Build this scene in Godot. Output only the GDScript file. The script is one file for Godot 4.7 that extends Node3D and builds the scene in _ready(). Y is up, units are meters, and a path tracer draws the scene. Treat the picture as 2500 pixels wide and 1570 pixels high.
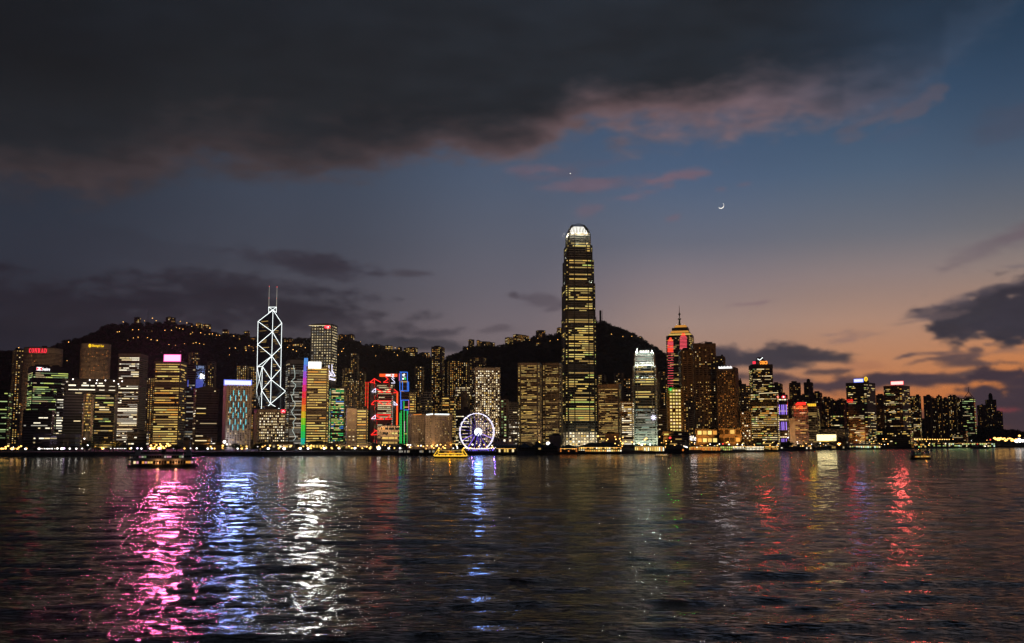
extends Node3D
# Harbour skyline at dusk. Metres; the camera stands on the near promenade looking across the water along -z.

var rng := RandomNumberGenerator.new()
var mats := {}
var taken := {}

const WAVE := 0.0055
const RIPPLE := 18.0
const WALL_FILL := 6500.0
const HAZE := 3e-05

const SKY_AZ: PackedFloat32Array = [-180, -70, -27, -12, 0, 10, 20, 27, 38, 70, 180]
const SKY_ROWS := [
	[0, 24, 26, 34, 26, 28, 36, 34, 32, 40, 74, 62, 66, 120, 95, 92, 178, 112, 82, 212, 108, 50, 222, 110, 36, 225, 112, 40, 90, 70, 72, 24, 26, 34],
	[2, 25, 27, 35, 26, 29, 37, 37, 36, 45, 82, 70, 74, 126, 102, 100, 186, 122, 90, 218, 120, 60, 226, 116, 44, 226, 118, 48, 92, 74, 78, 25, 27, 35],
	[4.2, 25, 28, 36, 27, 30, 39, 42, 42, 53, 88, 78, 84, 130, 112, 113, 188, 138, 112, 214, 140, 94, 224, 136, 78, 220, 134, 80, 92, 80, 86, 25, 28, 36],
	[6.5, 26, 30, 38, 28, 32, 41, 46, 48, 60, 86, 81, 90, 126, 113, 120, 178, 146, 134, 196, 150, 126, 204, 149, 118, 196, 146, 120, 86, 82, 92, 26, 30, 38],
	[8.8, 26, 31, 40, 28, 33, 43, 47, 52, 66, 78, 79, 92, 112, 108, 121, 150, 133, 138, 160, 138, 135, 160, 138, 130, 150, 132, 130, 74, 78, 92, 26, 31, 40],
	[11, 26, 32, 42, 28, 34, 45, 46, 54, 69, 70, 76, 92, 98, 102, 119, 112, 116, 134, 118, 120, 132, 118, 118, 126, 108, 110, 120, 62, 72, 88, 26, 32, 42],
	[14.4, 26, 33, 44, 28, 35, 47, 43, 54, 70, 64, 76, 96, 82, 97, 122, 82, 105, 138, 82, 105, 133, 78, 98, 124, 70, 90, 114, 46, 62, 82, 26, 33, 44],
	[18, 24, 32, 43, 26, 34, 46, 37, 50, 66, 55, 71, 94, 68, 90, 121, 63, 91, 127, 57, 87, 121, 54, 80, 110, 46, 70, 98, 36, 52, 74, 24, 32, 43],
	[22, 22, 30, 41, 24, 32, 44, 31, 45, 61, 43, 61, 84, 52, 76, 106, 47, 77, 109, 39, 69, 99, 34, 62, 90, 32, 56, 82, 28, 44, 64, 22, 30, 41],
	[30, 19, 27, 38, 20, 28, 40, 24, 38, 54, 30, 48, 70, 34, 56, 82, 34, 58, 86, 30, 56, 82, 28, 52, 76, 26, 46, 68, 24, 38, 56, 19, 27, 38],
	[60, 16, 22, 33, 16, 22, 33, 16, 22, 33, 16, 22, 33, 16, 22, 33, 16, 22, 33, 16, 22, 33, 16, 22, 33, 16, 22, 33, 16, 22, 33, 16, 22, 33],
	[90, 15, 20, 31, 15, 20, 31, 15, 20, 31, 15, 20, 31, 15, 20, 31, 15, 20, 31, 15, 20, 31, 15, 20, 31, 15, 20, 31, 15, 20, 31, 15, 20, 31],
]
# the overhead cloud's lower edge: azimuth, elevation in degrees
const CLOUD_EDGE := [[-30.66, 12.03], [-27.09, 12.74], [-24.22, 12.89], [-21.45, 13.36], [-20.44, 13.79], [-18.80, 14.59], [-16.67, 14.91], [-14.04, 14.61], [-10.45, 14.62], [-8.16, 14.49], [-5.85, 14.87], [-3.52, 15.19], [-1.17, 14.94], [0.70, 15.12], [2.12, 15.70], [3.53, 16.53], [5.08, 16.80], [6.34, 16.50], [7.45, 16.31], [9.11, 16.16], [10.60, 16.29], [12.53, 16.49], [14.10, 16.60], [16.30, 16.57], [18.34, 16.48], [18.72, 16.83], [19.52, 16.88], [21.77, 17.30], [23.30, 17.90], [24.15, 19.29], [26.00, 20.60], [28.37, 21.92], [31.42, 23.71]]
# smaller clouds: azimuth, elevation, half width, half height (degrees), tilt, cover, red, green, blue, softness
const CLOUDS := [
	[-25.08, 6.93, 6.81, 1.38, -3, 0.85, 35, 34, 43, 0.55],
	[-18.32, 7.48, 5.36, 0.89, -3, 0.6, 35, 34, 43, 0.55],
	[-15.58, 8.03, 5.36, 0.76, -4, 0.55, 35, 34, 43, 0.55],
	[-12.06, 6.92, 4.13, 0.58, -7, 0.6, 44, 41, 50, 0.55],
	[-25.93, 5.13, 5.36, 1.11, 0, 0.7, 35, 34, 43, 0.55],
	[-17.23, 6.32, 8.66, 0.76, 0, 0.45, 44, 42, 50, 0.55],
	[-12.58, 10.04, 2.68, 0.36, -7, 0.55, 50, 47, 57, 0.55],
	[-10.56, 9.61, 2.27, 0.49, -8, 0.65, 48, 45, 55, 0.55],
	[-5.78, 9.39, 1.34, 0.20, 0, 0.5, 58, 52, 60, 0.55],
	[-14.73, 8.62, 4.13, 0.40, -3, 0.4, 44, 42, 52, 0.55],
	[-20.50, 10.28, 6.19, 0.89, -4, 0.2, 44, 46, 56, 0.55],
	[-8.14, 7.05, 0.87, 0.22, 0, 0.45, 58, 54, 62, 0.55],
	[-4.03, 6.10, 1.75, 0.24, 2, 0.55, 58, 54, 62, 0.55],
	[-0.58, 6.25, 1.24, 0.20, 6, 0.4, 70, 63, 70, 0.55],
	[-5.51, 5.40, 3.92, 0.33, 0, 0.65, 46, 46, 54, 0.55],
	[-6.88, 6.34, 2.48, 0.27, -4, 0.3, 60, 56, 64, 0.55],
	[0.28, 8.17, 0.45, 0.24, -15, 0.6, 66, 60, 68, 0.55],
	[1.39, 7.90, 1.44, 0.29, -8, 0.5, 78, 70, 78, 0.55],
	[2.36, 7.37, 0.74, 0.16, 4, 0.5, 78, 70, 78, 0.55],
	[12.95, 7.48, 0.91, 0.13, 8, 0.45, 126, 104, 110, 0.55],
	[13.51, 7.59, 0.45, 0.09, 12, 0.35, 126, 104, 110, 0.55],
	[13.10, 4.61, 2.68, 0.60, -2, 0.95, 62, 57, 65, 0.45],
	[15.90, 4.64, 2.27, 0.31, -4, 0.9, 64, 59, 66, 0.45],
	[17.16, 4.31, 1.28, 0.20, -4, 0.85, 66, 60, 67, 0.55],
	[12.23, 5.12, 1.65, 0.27, -3, 0.8, 66, 60, 68, 0.55],
	[15.24, 4.17, 1.24, 0.31, -10, 0.7, 66, 60, 67, 0.55],
	[12.41, 3.44, 2.27, 0.27, -4, 0.85, 72, 60, 66, 0.55],
	[17.09, 3.54, 1.20, 0.20, 1, 0.85, 78, 64, 68, 0.55],
	[19.01, 3.87, 1.03, 0.24, 0, 0.3, 150, 100, 84, 0.55],
	[18.77, 2.88, 3.92, 0.38, 1, 0.92, 70, 56, 64, 0.4],
	[15.85, 3.17, 1.86, 0.29, -6, 0.85, 74, 60, 66, 0.55],
	[21.99, 2.85, 2.27, 0.33, -2, 0.92, 70, 57, 64, 0.4],
	[20.80, 3.08, 2.48, 0.27, 0, 0.8, 72, 58, 65, 0.55],
	[25.82, 6.48, 3.40, 1.29, 9, 0.97, 56, 53, 62, 0.35],
	[27.11, 6.30, 3.92, 1.56, 2, 0.97, 54, 51, 60, 0.3],
	[23.72, 6.44, 1.65, 0.58, 10, 0.9, 58, 55, 63, 0.45],
	[22.26, 6.72, 1.55, 0.22, 9, 0.75, 78, 70, 77, 0.55],
	[21.74, 6.26, 1.24, 0.16, 7, 0.55, 110, 92, 92, 0.55],
	[23.56, 7.23, 1.65, 0.20, 13, 0.6, 84, 76, 84, 0.55],
	[25.69, 7.73, 1.86, 0.22, 10, 0.7, 74, 68, 76, 0.55],
	[24.44, 5.50, 1.44, 0.27, -4, 0.85, 60, 55, 62, 0.55],
	[17.62, 5.65, 0.58, 0.11, 2, 0.5, 140, 112, 108, 0.55],
	[18.76, 5.35, 1.24, 0.22, 3, 0.55, 132, 106, 103, 0.55],
	[19.89, 5.49, 0.74, 0.13, 5, 0.45, 132, 106, 103, 0.55],
	[24.62, 4.54, 0.54, 0.20, 2, 0.75, 76, 64, 70, 0.55],
	[23.42, 4.33, 0.70, 0.16, 0, 0.5, 96, 76, 78, 0.55],
	[23.84, 4.12, 1.24, 0.13, 7, 0.75, 80, 66, 72, 0.55],
	[21.16, 4.33, 0.70, 0.13, 6, 0.75, 80, 68, 74, 0.55],
	[22.25, 4.41, 1.24, 0.11, 3, 0.65, 88, 72, 76, 0.55],
	[22.53, 4.00, 1.24, 0.11, 8, 0.6, 90, 72, 74, 0.55],
	[24.26, 3.82, 1.20, 0.20, 3, 0.85, 76, 63, 69, 0.55],
	[24.33, 3.27, 0.91, 0.16, 5, 0.8, 78, 64, 68, 0.55],
	[23.36, 3.09, 1.24, 0.13, 6, 0.75, 80, 64, 67, 0.55],
	[26.09, 4.46, 1.03, 0.11, 8, 0.5, 120, 92, 86, 0.55],
	[26.42, 3.83, 0.50, 0.09, 0, 0.6, 86, 70, 72, 0.55],
	[25.55, 4.83, 0.33, 0.11, 0, 0.5, 96, 80, 82, 0.55],
	[26.66, 1.42, 2.48, 2.11, 0, 0.97, 64, 52, 60, 0.2],
	[25.39, 1.74, 1.55, 1.07, 0, 0.95, 64, 52, 60, 0.22],
	[24.43, 1.44, 1.44, 0.93, 0, 0.9, 64, 52, 60, 0.3],
	[26.46, 2.69, 1.07, 0.67, 10, 0.9, 64, 52, 60, 0.25],
	[23.26, 0.94, 2.48, 0.58, 0, 0.6, 90, 62, 58, 0.5],
	[27.79, 2.11, 1.86, 1.38, 0, 0.95, 64, 52, 60, 0.25],
	[20.71, 0.85, 4.54, 0.49, 0, 0.4, 110, 70, 60, 0.55],
	[25.79, 1.57, 0.70, 0.11, -2, 0.8, 146, 60, 62, 0.6],
	[2.58, 14.75, 1.65, 0.40, 3, 0.5, 92, 84, 100, 0.55],
	[4.45, 14.28, 1.96, 0.31, 4, 0.5, 124, 94, 104, 0.55],
	[6.31, 14.32, 2.27, 0.40, 6, 0.45, 104, 90, 104, 0.55],
	[9.07, 14.50, 1.55, 0.36, 16, 0.6, 130, 96, 104, 0.55],
	[7.22, 13.81, 1.44, 0.20, 6, 0.4, 124, 94, 104, 0.55],
	[4.78, 13.01, 0.66, 0.29, 22, 0.35, 124, 94, 104, 0.55],
	[9.49, 12.45, 0.41, 0.18, 18, 0.4, 124, 94, 104, 0.55],
	[12.12, 13.81, 0.45, 0.13, 0, 0.35, 124, 94, 104, 0.55],
	[13.35, 13.95, 0.54, 0.13, 0, 0.35, 124, 94, 104, 0.55],
	[1.64, 15.03, 1.24, 0.27, 5, 0.4, 124, 94, 104, 0.55],
	[25.81, 10.06, 2.27, 0.44, 18, 0.5, 104, 92, 100, 0.55],
	[26.96, 10.45, 1.03, 0.27, 10, 0.5, 104, 90, 98, 0.55],
	[26.41, 8.85, 0.74, 0.09, 5, 0.4, 100, 92, 100, 0.55],
	[26.89, 15.90, 1.86, 0.89, 20, 0.35, 74, 74, 90, 0.55],
	[21.36, 15.94, 1.24, 0.31, 10, 0.25, 80, 86, 108, 0.55],
	[6.32, 15.62, 1.44, 0.27, 10, 0.35, 86, 84, 104, 0.55],
	[19.73, 16.73, 1.86, 0.36, 24, 0.45, 104, 88, 96, 0.55],
	[22.03, 17.27, 1.65, 0.36, 28, 0.5, 104, 88, 96, 0.55],
	[19.99, 17.96, 2.06, 0.49, 15, 0.3, 80, 78, 92, 0.55],
]
# ridge lines: x, height in metres
const RIDGE_EAST := [[-2502, 267.9], [-1990, 278.2], [-1606, 296.2], [-1529, 303.9], [-1453, 316.8], [-1395, 329.7], [-1332, 350.4], [-1288, 381.5], [-1250, 388.0], [-1169, 393.2], [-1089, 398.4], [-1022, 386.7], [-969, 372.4], [-914, 360.8], [-807, 347.8], [-721, 347.8], [-645, 344.0], [-554, 338.8], [-500, 340.1], [-476, 328.4], [-436, 316.8], [-388, 309.1], [-306, 298.8], [-252, 283.3], [-205, 262.7], [-128, 210.1], [0, 133.5], [191, 63.6], [445, 25.6]]
const RIDGE_WEST := [[-518, 233.5], [-370, 270.5], [-282, 300.2], [-235, 322.6], [-198, 343.4], [-171, 359.8], [-134, 364.3], [-80, 362.8], [-25, 370.3], [15, 379.2], [57, 386.7], [119, 401.7], [177, 415.1], [238, 437.6], [283, 451.1], [306, 454.1], [340, 455.6], [358, 449.6], [421, 422.6], [483, 389.7], [539, 344.9], [579, 307.7], [666, 233.5], [813, 196.5], [1034, 167.0], [1122, 152.3], [1152, 170.0], [1200, 174.4], [1225, 144.9], [1401, 108.2], [1751, 49.5], [1838, 20.3], [1984, 4.2]]
# lamps along the hill roads: x, z
const HILL_LAMPS := [[-1188, -3065], [-1148, -3080], [-1125, -2985], [-1344, -3090], [-1237, -2840], [-1106, -2805], [-1182, -3065], [-1128, -3075], [-1050, -3080], [-1031, -3125], [-1019, -3120], [-1009, -3120], [-1034, -3090], [-1075, -3005], [-1059, -2990], [-1041, -2990], [-1101, -3000], [-1001, -2975], [-985, -2985], [-946, -3025], [-939, -3030], [-929, -3030], [-916, -3030], [-836, -3020], [-819, -3020], [-787, -3050], [-967, -3010], [-954, -3120], [-941, -3120], [-929, -3125], [-921, -3130], [-908, -3130], [-899, -3130], [-996, -3165], [-987, -3185], [-967, -3200], [-977, -3115], [-977, -3095], [-1115, -3000], [-525, -3040], [-503, -3045], [-458, -3030], [-408, -3055], [-431, -3155], [-346, -3085], [-364, -3180], [-352, -3180], [-158, -3615], [63, -3645], [92, -3650], [133, -3565], [160, -3555], [341, -3490], [382, -3510], [419, -3560], [456, -3625], [-473, -3180], [-360, -3125], [-307, -3175], [-734, -3000], [-669, -3040], [-647, -3015], [-635, -3005], [-633, -3060], [-639, -2900], [-621, -2880], [-609, -2910], [-617, -3045], [-507, -2980], [-502, -3010], [-1212, -3170], [-1148, -3175], [-1130, -3195], [-1108, -3165], [-1039, -3185], [-1017, -3180], [-944, -3180], [-858, -3140], [-834, -3120], [-782, -3000], [-762, -3005], [-819, -2960], [-1545, -3195]]
# the sea wall: x, z
const SHORE := [[-741, -869], [-564, -917], [-468, -943], [-359, -985], [-235, -971], [-143, -1031], [-62, -1048], [5, -1031], [52, -1138], [124, -1158], [208, -1222], [283, -1347], [387, -1499], [589, -1832], [722, -1999], [948, -2274], [1236, -2638], [1508, -3140]]
# blocks and towers: place, turn, size in metres; st names the facade
const TOWERS := [
	{n = "apartment_tower", l = "slim dark apartment tower with amber windows left of the red-lettered hotel", c = "building", x = -990.7, z = -2050, yaw = 32.8, w = 16.7, d = 34, top = 196.1, st = "resi", p = 0.42, s = 1000},
	{n = "office_block", l = "dark low office with rows of green windows at the left edge", c = "building", x = -750.9, z = -1500, yaw = 17.2, w = 31.9, d = 34, top = 85.6, st = "green", p = 0.30, s = 1017},
	{n = "hotel_tower", l = "beige oval hotel tower with red capital letters along its crown", c = "building", x = -803.8, z = -1750, yaw = 24.7, w = 61.1, d = 40, top = 172.1, st = "hotelband", signs = [[-8.27, 167.0, 28.0, 7.40, "CONRAD", "red_sign", "serif", 2.50, [1, 0.05, 0.10], 2.50]], plan = "round", d_ = 52, crown = 9, wash = 0.22, s = 1034},
	{n = "office_tower", l = "green-lit office tower with white sign and red bow-tie emblem", c = "building", x = -670.4, z = -1480, yaw = 33.7, w = 48.1, d = 40, top = 119.6, st = "green", mech = [[44.1, 51.2]], signs = [[-16.1, 116.8, 7.10, 4.45, "#bow", "white_sign", "", 1, [1, 0.60, 0.70], 2], [-6.83, 116.6, 10.4, 4.15, "Swire", "white_sign", "sans", 1.20, [1, 1, 0.90], 0]], crown = 8, p = 0.72, s = 1051},
	{n = "office_block", l = "small black block with three bright white windows above left shore", c = "building", x = -612.0, z = -1330, yaw = 18.5, w = 33.3, d = 34, top = 53.0, st = "sparse", p = 0.16, s = 1068},
	{n = "office_block", l = "dark block with close bright white window rows beside the shore gate", c = "building", x = -566.8, z = -1300, yaw = 20.1, w = 18.0, d = 26, top = 78.0, st = "white", p = 0.72, s = 1085},
	{n = "hotel_tower", l = "round-topped beige hotel tower with yellow script sign", c = "building", x = -775.0, z = -1900, yaw = 22.2, w = 52.1, d = 40, top = 194.2, st = "hotelband", signs = [[-10.7, 189.8, 3.87, 6.51, "#egg", "yellow_sign", "", 1, [1, 0.70, 0.05], 1], [2.81, 189.6, 21.1, 5.36, "Shangri-La", "yellow_sign", "serif", 1.60, [1, 0.70, 0.05], 1.50]], plan = "round", d_ = 40, crown = 10, p = 0.26, wash = 0.18, s = 1102},
	{n = "office_tower", l = "pale-edged tower with stacked bright window bands right of the gate building", c = "building", x = -593.0, z = -1600, yaw = 3.62, w = 32.5, d = 40, top = 149.4, st = "white", mech = [[95.4, 105.6]], crown = 6, p = 0.66, side_p = 0.00, wall = "beige_wall", wash = 0.08, s = 1119},
	{n = "office_block", l = "low dark block with lit lower windows above the nearest ferry", c = "building", x = -428.2, z = -1180, yaw = 16.1, w = 20.8, d = 34, top = 24.2, st = "sparse", p = 0.24, s = 1136},
	{n = "apartment_tower", l = "dim tower with scattered orange windows between pale tower and pink-sign tower", c = "building", x = -756.1, z = -2150, yaw = 10.6, w = 21.0, d = 34, top = 146.3, st = "resi", g = "apartment towers on the lower slopes", p = 0.60, s = 1153},
	{n = "office_tower", l = "tall golden-windowed tower carrying the glaring pink rooftop sign", c = "building", x = -500.6, z = -1500, yaw = 4.18, w = 36.6, d = 36, top = 130.1, st = "gold", mech = [[88.8, 93.6]], crown = 4, p = 0.80, side_p = 0.30, wash = 0.03, id = "pink", s = 1170},
	{n = "apartment_tower", l = "thin dark tower with amber windows above right of the pink sign", c = "building", x = -778.0, z = -2500, yaw = 26.7, w = 22.5, d = 34, top = 230.2, st = "resi", g = "apartment towers on the lower slopes", p = 0.30, s = 1187},
	{n = "office_tower", l = "dim glass tower with faint blue bars right of the pink-sign tower", c = "building", x = -622.9, z = -1980, yaw = 24.6, w = 17.1, d = 34, top = 158.0, st = "glassdim", p = 0.34, id = "bluebars", s = 1204},
	{n = "office_tower", l = "blue-washed glass tower with pale letters and a dazzling white light", c = "building", x = -624.9, z = -2050, yaw = 13.4, w = 19.1, d = 34, top = 165.6, st = "bluewash", signs = [[1.06, 161.0, 14.9, 5.76, "LIPPO", "blue_letters", "sans", 0.50, [0.50, 0.60, 1], 0]], p = 0.25, id = "dazzle", s = 1221},
	{n = "apartment_tower", l = "slim grey tower with two lit crown windows behind the black tower", c = "building", x = -704.8, z = -2400, yaw = 9.83, w = 15.6, d = 34, top = 200.3, st = "resi", g = "apartment towers on the lower slopes", p = 0.30, s = 1238},
	{n = "office_tower", l = "black tower with a few thin white window lines and sloped top", c = "building", x = -432.5, z = -1450, yaw = 21.9, w = 30.1, d = 36, top = 87.8, st = "black", crown = 3, p = 0.10, gable = 4, wash = 0.02, s = 1255},
	{n = "apartment_tower", l = "broad amber-lit apartment slab with flat lit top behind blue-sign hotel", c = "building", x = -645.7, z = -2450, yaw = 7.56, w = 24.4, d = 34, top = 194.3, st = "resi", g = "apartment towers on the lower slopes", p = 0.75, s = 1272},
	{n = "apartment_tower", l = "dark narrow slab with amber windows touching the triangulated tower", c = "building", x = -632.0, z = -2500, yaw = 8.29, w = 19.9, d = 34, top = 196.0, st = "resi", g = "apartment towers on the lower slopes", p = 0.55, s = 1289},
	{n = "apartment_tower", l = "stub of warm-lit apartments right of the cyan-barred hotel", c = "building", x = -527.5, z = -2100, yaw = 11.9, w = 11.7, d = 34, top = 99.6, st = "resi", g = "apartment towers on the lower slopes", p = 0.70, s = 1306},
	{n = "hotel_tower", l = "grey hotel with cyan light bars under a violet-white rooftop sign", c = "building", x = -355.8, z = -1330, yaw = 23.0, w = 31.1, d = 30, top = 88.0, st = "hotelgrid", p = 0.20, wash = 0.06, id = "cyan", s = 1323},
	{n = "office_block", l = "wide low office with white-gold window grid and red corner emblem", c = "building", x = -317.9, z = -1350, yaw = 22.3, w = 35.2, d = 36, top = 55.2, st = "warmgrid", signs = [[13.8, 53.2, 5.59, 4.56, "#redsq", "red_sign", "", 1, [1, 0.05, 0.10], 10]], p = 0.74, crown = 4, wash = 0.03, s = 1340},
	{n = "office_tower", l = "pale-banded tower with rounded top and white zigzag light thread", c = "building", x = -401.1, z = -1900, yaw = 18.8, w = 33.6, d = 38, top = 163.6, st = "whiteband", p = 0.75, crown = 7, plan = "cham", wash = 0.05, id = "zigzag", s = 1357},
	{n = "office_tower", l = "square grey tower with rows of dot lights and bright roof rim", c = "building", x = -431.5, z = -2340, yaw = -5.40, w = 49.1, d = 46, top = 279.6, st = "dots", signs = [[13.7, 273.7, 11.5, 7.11, "#pill", "red_sign", "", 1, [1, 0.03, 0.10], 8]], p = 0.97, side_p = 0.80, crown = 3, wash = 0.07, id = "dots", s = 1374},
	{n = "office_tower", l = "golden banded tower with white billboard and rainbow-lit fin on its left", c = "building", x = -269.5, z = -1420, yaw = 7.70, w = 28.4, d = 34, top = 115.3, st = "gold", mech = [[45.5, 51.7]], p = 0.90, crown = 2, id = "rainbow", s = 1391},
	{n = "office_block", l = "black slot tower between golden banded tower and green-lit tower", c = "building", x = -292.4, z = -1650, yaw = 8.44, w = 7.61, d = 30, top = 99.5, st = "black", p = 0.05, s = 1408},
	{n = "office_tower", l = "green and blue speckled glass tower with stepped roof", c = "building", x = -255.7, z = -1500, yaw = 13.0, w = 20.2, d = 30, top = 91.6, st = "greenglass", p = 0.78, id = "speckled", s = 1425},
	{n = "apartment_tower", l = "tall thin amber apartment tower right of the twin mast lights", c = "building", x = -393.0, z = -2550, yaw = 1.61, w = 17.1, d = 34, top = 232.5, st = "resi", g = "apartment towers on the lower slopes", p = 0.42, s = 1442},
	{n = "apartment_tower", l = "amber apartment slab below the dark wooded gap", c = "building", x = -400.7, z = -2500, yaw = 18.5, w = 22.4, d = 34, top = 192.0, st = "resi", g = "apartment towers on the lower slopes", p = 0.42, s = 1459},
	{n = "apartment_tower", l = "dim apartment block left of the red-trussed bank", c = "building", x = -368.2, z = -2380, yaw = -6.61, w = 37.5, d = 34, top = 154.8, st = "resi", g = "apartment towers on the lower slopes", p = 0.35, s = 1476},
	{n = "apartment_tower", l = "small brown apartment tower peeping over the red-trussed bank on its left", c = "building", x = -384.6, z = -2600, yaw = -0.64, w = 21.7, d = 34, top = 190.8, st = "resi", g = "apartment towers on the lower slopes", p = 0.40, s = 1493},
	{n = "office_block", l = "beige slab with two columns of small gold windows left of its strips", c = "building", x = -203.2, z = -1300, yaw = 12.7, w = 12.0, d = 20, top = 55.2, st = "slab", p = 0.30, wash = 0.08, s = 1510},
	{n = "office_block", l = "beige block of bright golden window strips before the red-trussed bank", c = "building", x = -192.6, z = -1320, yaw = 6.21, w = 13.8, d = 24, top = 54.8, st = "gold", p = 0.85, s = 1527},
	{n = "civic_block", l = "low beige club building with dark recessed window field near shore", c = "building", x = -141.6, z = -1180, yaw = 14.7, w = 20.3, d = 24, top = 31.2, st = "club", p = 0.70, s = 1544},
	{n = "hotel_block", l = "beige hotel block with fine window grid and orange cornice", c = "building", x = -121.8, z = -1320, yaw = 14.3, w = 19.2, d = 30, top = 48.5, st = "hotelfine", p = 0.14, crown = 3, wash = 0.06, id = "cornice2", s = 1561},
	{n = "hotel_block", l = "beige hotel with white cornice tubes and two uplit gold pilasters", c = "building", x = -93.3, z = -1300, yaw = 6.99, w = 32.6, d = 34, top = 48.0, st = "hotelfine", p = 0.22, crown = 4, wash = 0.06, id = "cornice", s = 1578},
	{n = "office_block", l = "narrow block of bright gold bands beside the blue-outlined tower", c = "building", x = -145.6, z = -1500, yaw = 3.41, w = 8.07, d = 24, top = 84.4, st = "gold", p = 0.80, s = 1595},
	{n = "apartment_tower", l = "amber-lit apartment tower behind the fine-grid hotel", c = "building", x = -221.8, z = -2450, yaw = -2.08, w = 17.3, d = 34, top = 192.4, st = "resi", g = "apartment towers on the lower slopes", p = 0.50, s = 1612},
	{n = "office_tower", l = "dark grey rounded tower with dim bands above the beige hotels", c = "building", x = -146.5, z = -1750, yaw = 0.52, w = 20.1, d = 30, top = 97.7, st = "dimband", p = 0.20, plan = "round", d_ = 22, s = 1629},
	{n = "apartment_tower", l = "tallest amber apartment tower below the valley with a violet crown window", c = "building", x = -181.4, z = -2500, yaw = -6.67, w = 26.0, d = 34, top = 243.3, st = "resi", g = "apartment towers on the lower slopes", p = 0.45, s = 1646},
	{n = "apartment_tower", l = "broad apartment tower with many amber windows above the ferris wheel", c = "building", x = -136.8, z = -2400, yaw = 10.6, w = 24.6, d = 34, top = 202.2, st = "resi", g = "apartment towers on the lower slopes", p = 0.62, s = 1663},
	{n = "apartment_tower", l = "dark apartment tower with gold edge windows left of round-windowed tower", c = "building", x = -114.3, z = -2450, yaw = -3.78, w = 21.8, d = 34, top = 202.2, st = "resi", g = "apartment towers on the lower slopes", p = 0.45, s = 1680},
	{n = "apartment_tower", l = "two-tone tower behind the round-windowed tower with bright top floors", c = "building", x = -83.7, z = -2500, yaw = -11.7, w = 32.9, d = 34, top = 218.1, st = "resi", g = "apartment towers on the lower slopes", p = 0.35, s = 1697},
	{n = "office_tower", l = "thin white-capped office of gold bands left of the wheel", c = "building", x = -102.7, z = -1600, yaw = 0.32, w = 12.7, d = 24, top = 82.8, st = "gold", p = 0.75, s = 1714},
	{n = "office_block", l = "gold banded tower with pale edge fin left of the wheel", c = "building", x = -83.8, z = -1450, yaw = -1.34, w = 6.51, d = 20, top = 75.1, st = "gold", p = 0.85, s = 1731},
	{n = "office_tower", l = "flared-top tower with white-lit overhanging block above the wheel", c = "building", x = -79.3, z = -1700, yaw = -1.22, w = 11.0, d = 18, top = 97.3, st = "slab", p = 0.10, id = "flare", s = 1748},
	{n = "office_block", l = "black office with thin white window dashes behind the wheel", c = "building", x = -75.3, z = -1560, yaw = -2.08, w = 25.9, d = 34, top = 61.2, st = "whitefine", p = 0.45, crown = 9, s = 1765},
	{n = "office_tower", l = "pale concrete tower covered in round lit windows behind the wheel", c = "building", x = -42.2, z = -1640, yaw = 9.62, w = 40.5, d = 46, top = 130.4, st = "porthole", p = 0.70, crown = 5, side_p = 0.05, wash = 0.11, s = 1782},
	{n = "office_block", l = "slim tower with pale green vertical fins right of the round windows", c = "building", x = -11.4, z = -1500, yaw = -2.69, w = 10.8, d = 22, top = 74.8, st = "fins", p = 0.60, s = 1799},
	{n = "office_block", l = "dark office with scattered white windows left of the twin gold towers", c = "building", x = 2.23, z = -1600, yaw = -3.89, w = 15.6, d = 26, top = 73.9, st = "white", p = 0.35, s = 1816},
	{n = "office_tower", l = "left twin tower of gold window bands with rounded corners", c = "building", x = 28.9, z = -1650, yaw = -5.58, w = 34.6, d = 48, top = 138.4, st = "goldfine", g = "office towers along the central waterfront", p = 0.62, plan = "cham", crown = 4, wash = 0.04, s = 1833},
	{n = "office_tower", l = "right twin tower of gold window bands close to the tallest tower", c = "building", x = 67.8, z = -1700, yaw = -6.53, w = 29.4, d = 44, top = 142.2, st = "goldfine", g = "office towers along the central waterfront", p = 0.55, plan = "cham", crown = 4, wash = 0.04, s = 1850},
	{n = "office_block", l = "brown stone office with fine gold strips right of the tallest tower", c = "building", x = 148.4, z = -1560, yaw = -12.2, w = 31.4, d = 36, top = 99.7, st = "goldfine", p = 0.60, crown = 7, wash = 0.04, s = 1867},
	{n = "apartment_tower", l = "dark apartments with sparse amber dots between brown office and white-crowned tower", c = "building", x = 245.5, z = -2350, yaw = -13.5, w = 18.1, d = 34, top = 170.0, st = "resi", g = "apartment towers on the lower slopes", p = 0.20, s = 1884},
	{n = "apartment_tower", l = "low amber-dotted apartments left of the white-crowned tower", c = "building", x = 254.8, z = -2250, yaw = -13.7, w = 17.3, d = 34, top = 151.6, st = "resi", g = "apartment towers on the lower slopes", p = 0.35, s = 1901},
	{n = "apartment_tower", l = "small dark apartments just right of the tallest tower", c = "building", x = 201.8, z = -2300, yaw = -11.2, w = 14.7, d = 34, top = 163.0, st = "resi", g = "apartment towers on the lower slopes", p = 0.40, s = 1918},
	{n = "office_block", l = "white-banded block tucked left of the white-crowned tower", c = "building", x = 168.4, z = -1500, yaw = -10.5, w = 16.7, d = 26, top = 71.3, st = "whitestrip", p = 0.75, s = 1935},
	{n = "apartment_tower", l = "dim apartment tower right of the white-crowned tower", c = "building", x = 309.8, z = -2100, yaw = -1.65, w = 16.1, d = 34, top = 156.6, st = "resi", g = "apartment towers on the lower slopes", p = 0.30, s = 1952},
	{n = "office_block", l = "dark grey-green block right of the white-crowned tower base", c = "building", x = 234.8, z = -1600, yaw = -12.0, w = 13.7, d = 24, top = 63.7, st = "black", p = 0.12, s = 1969},
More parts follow.
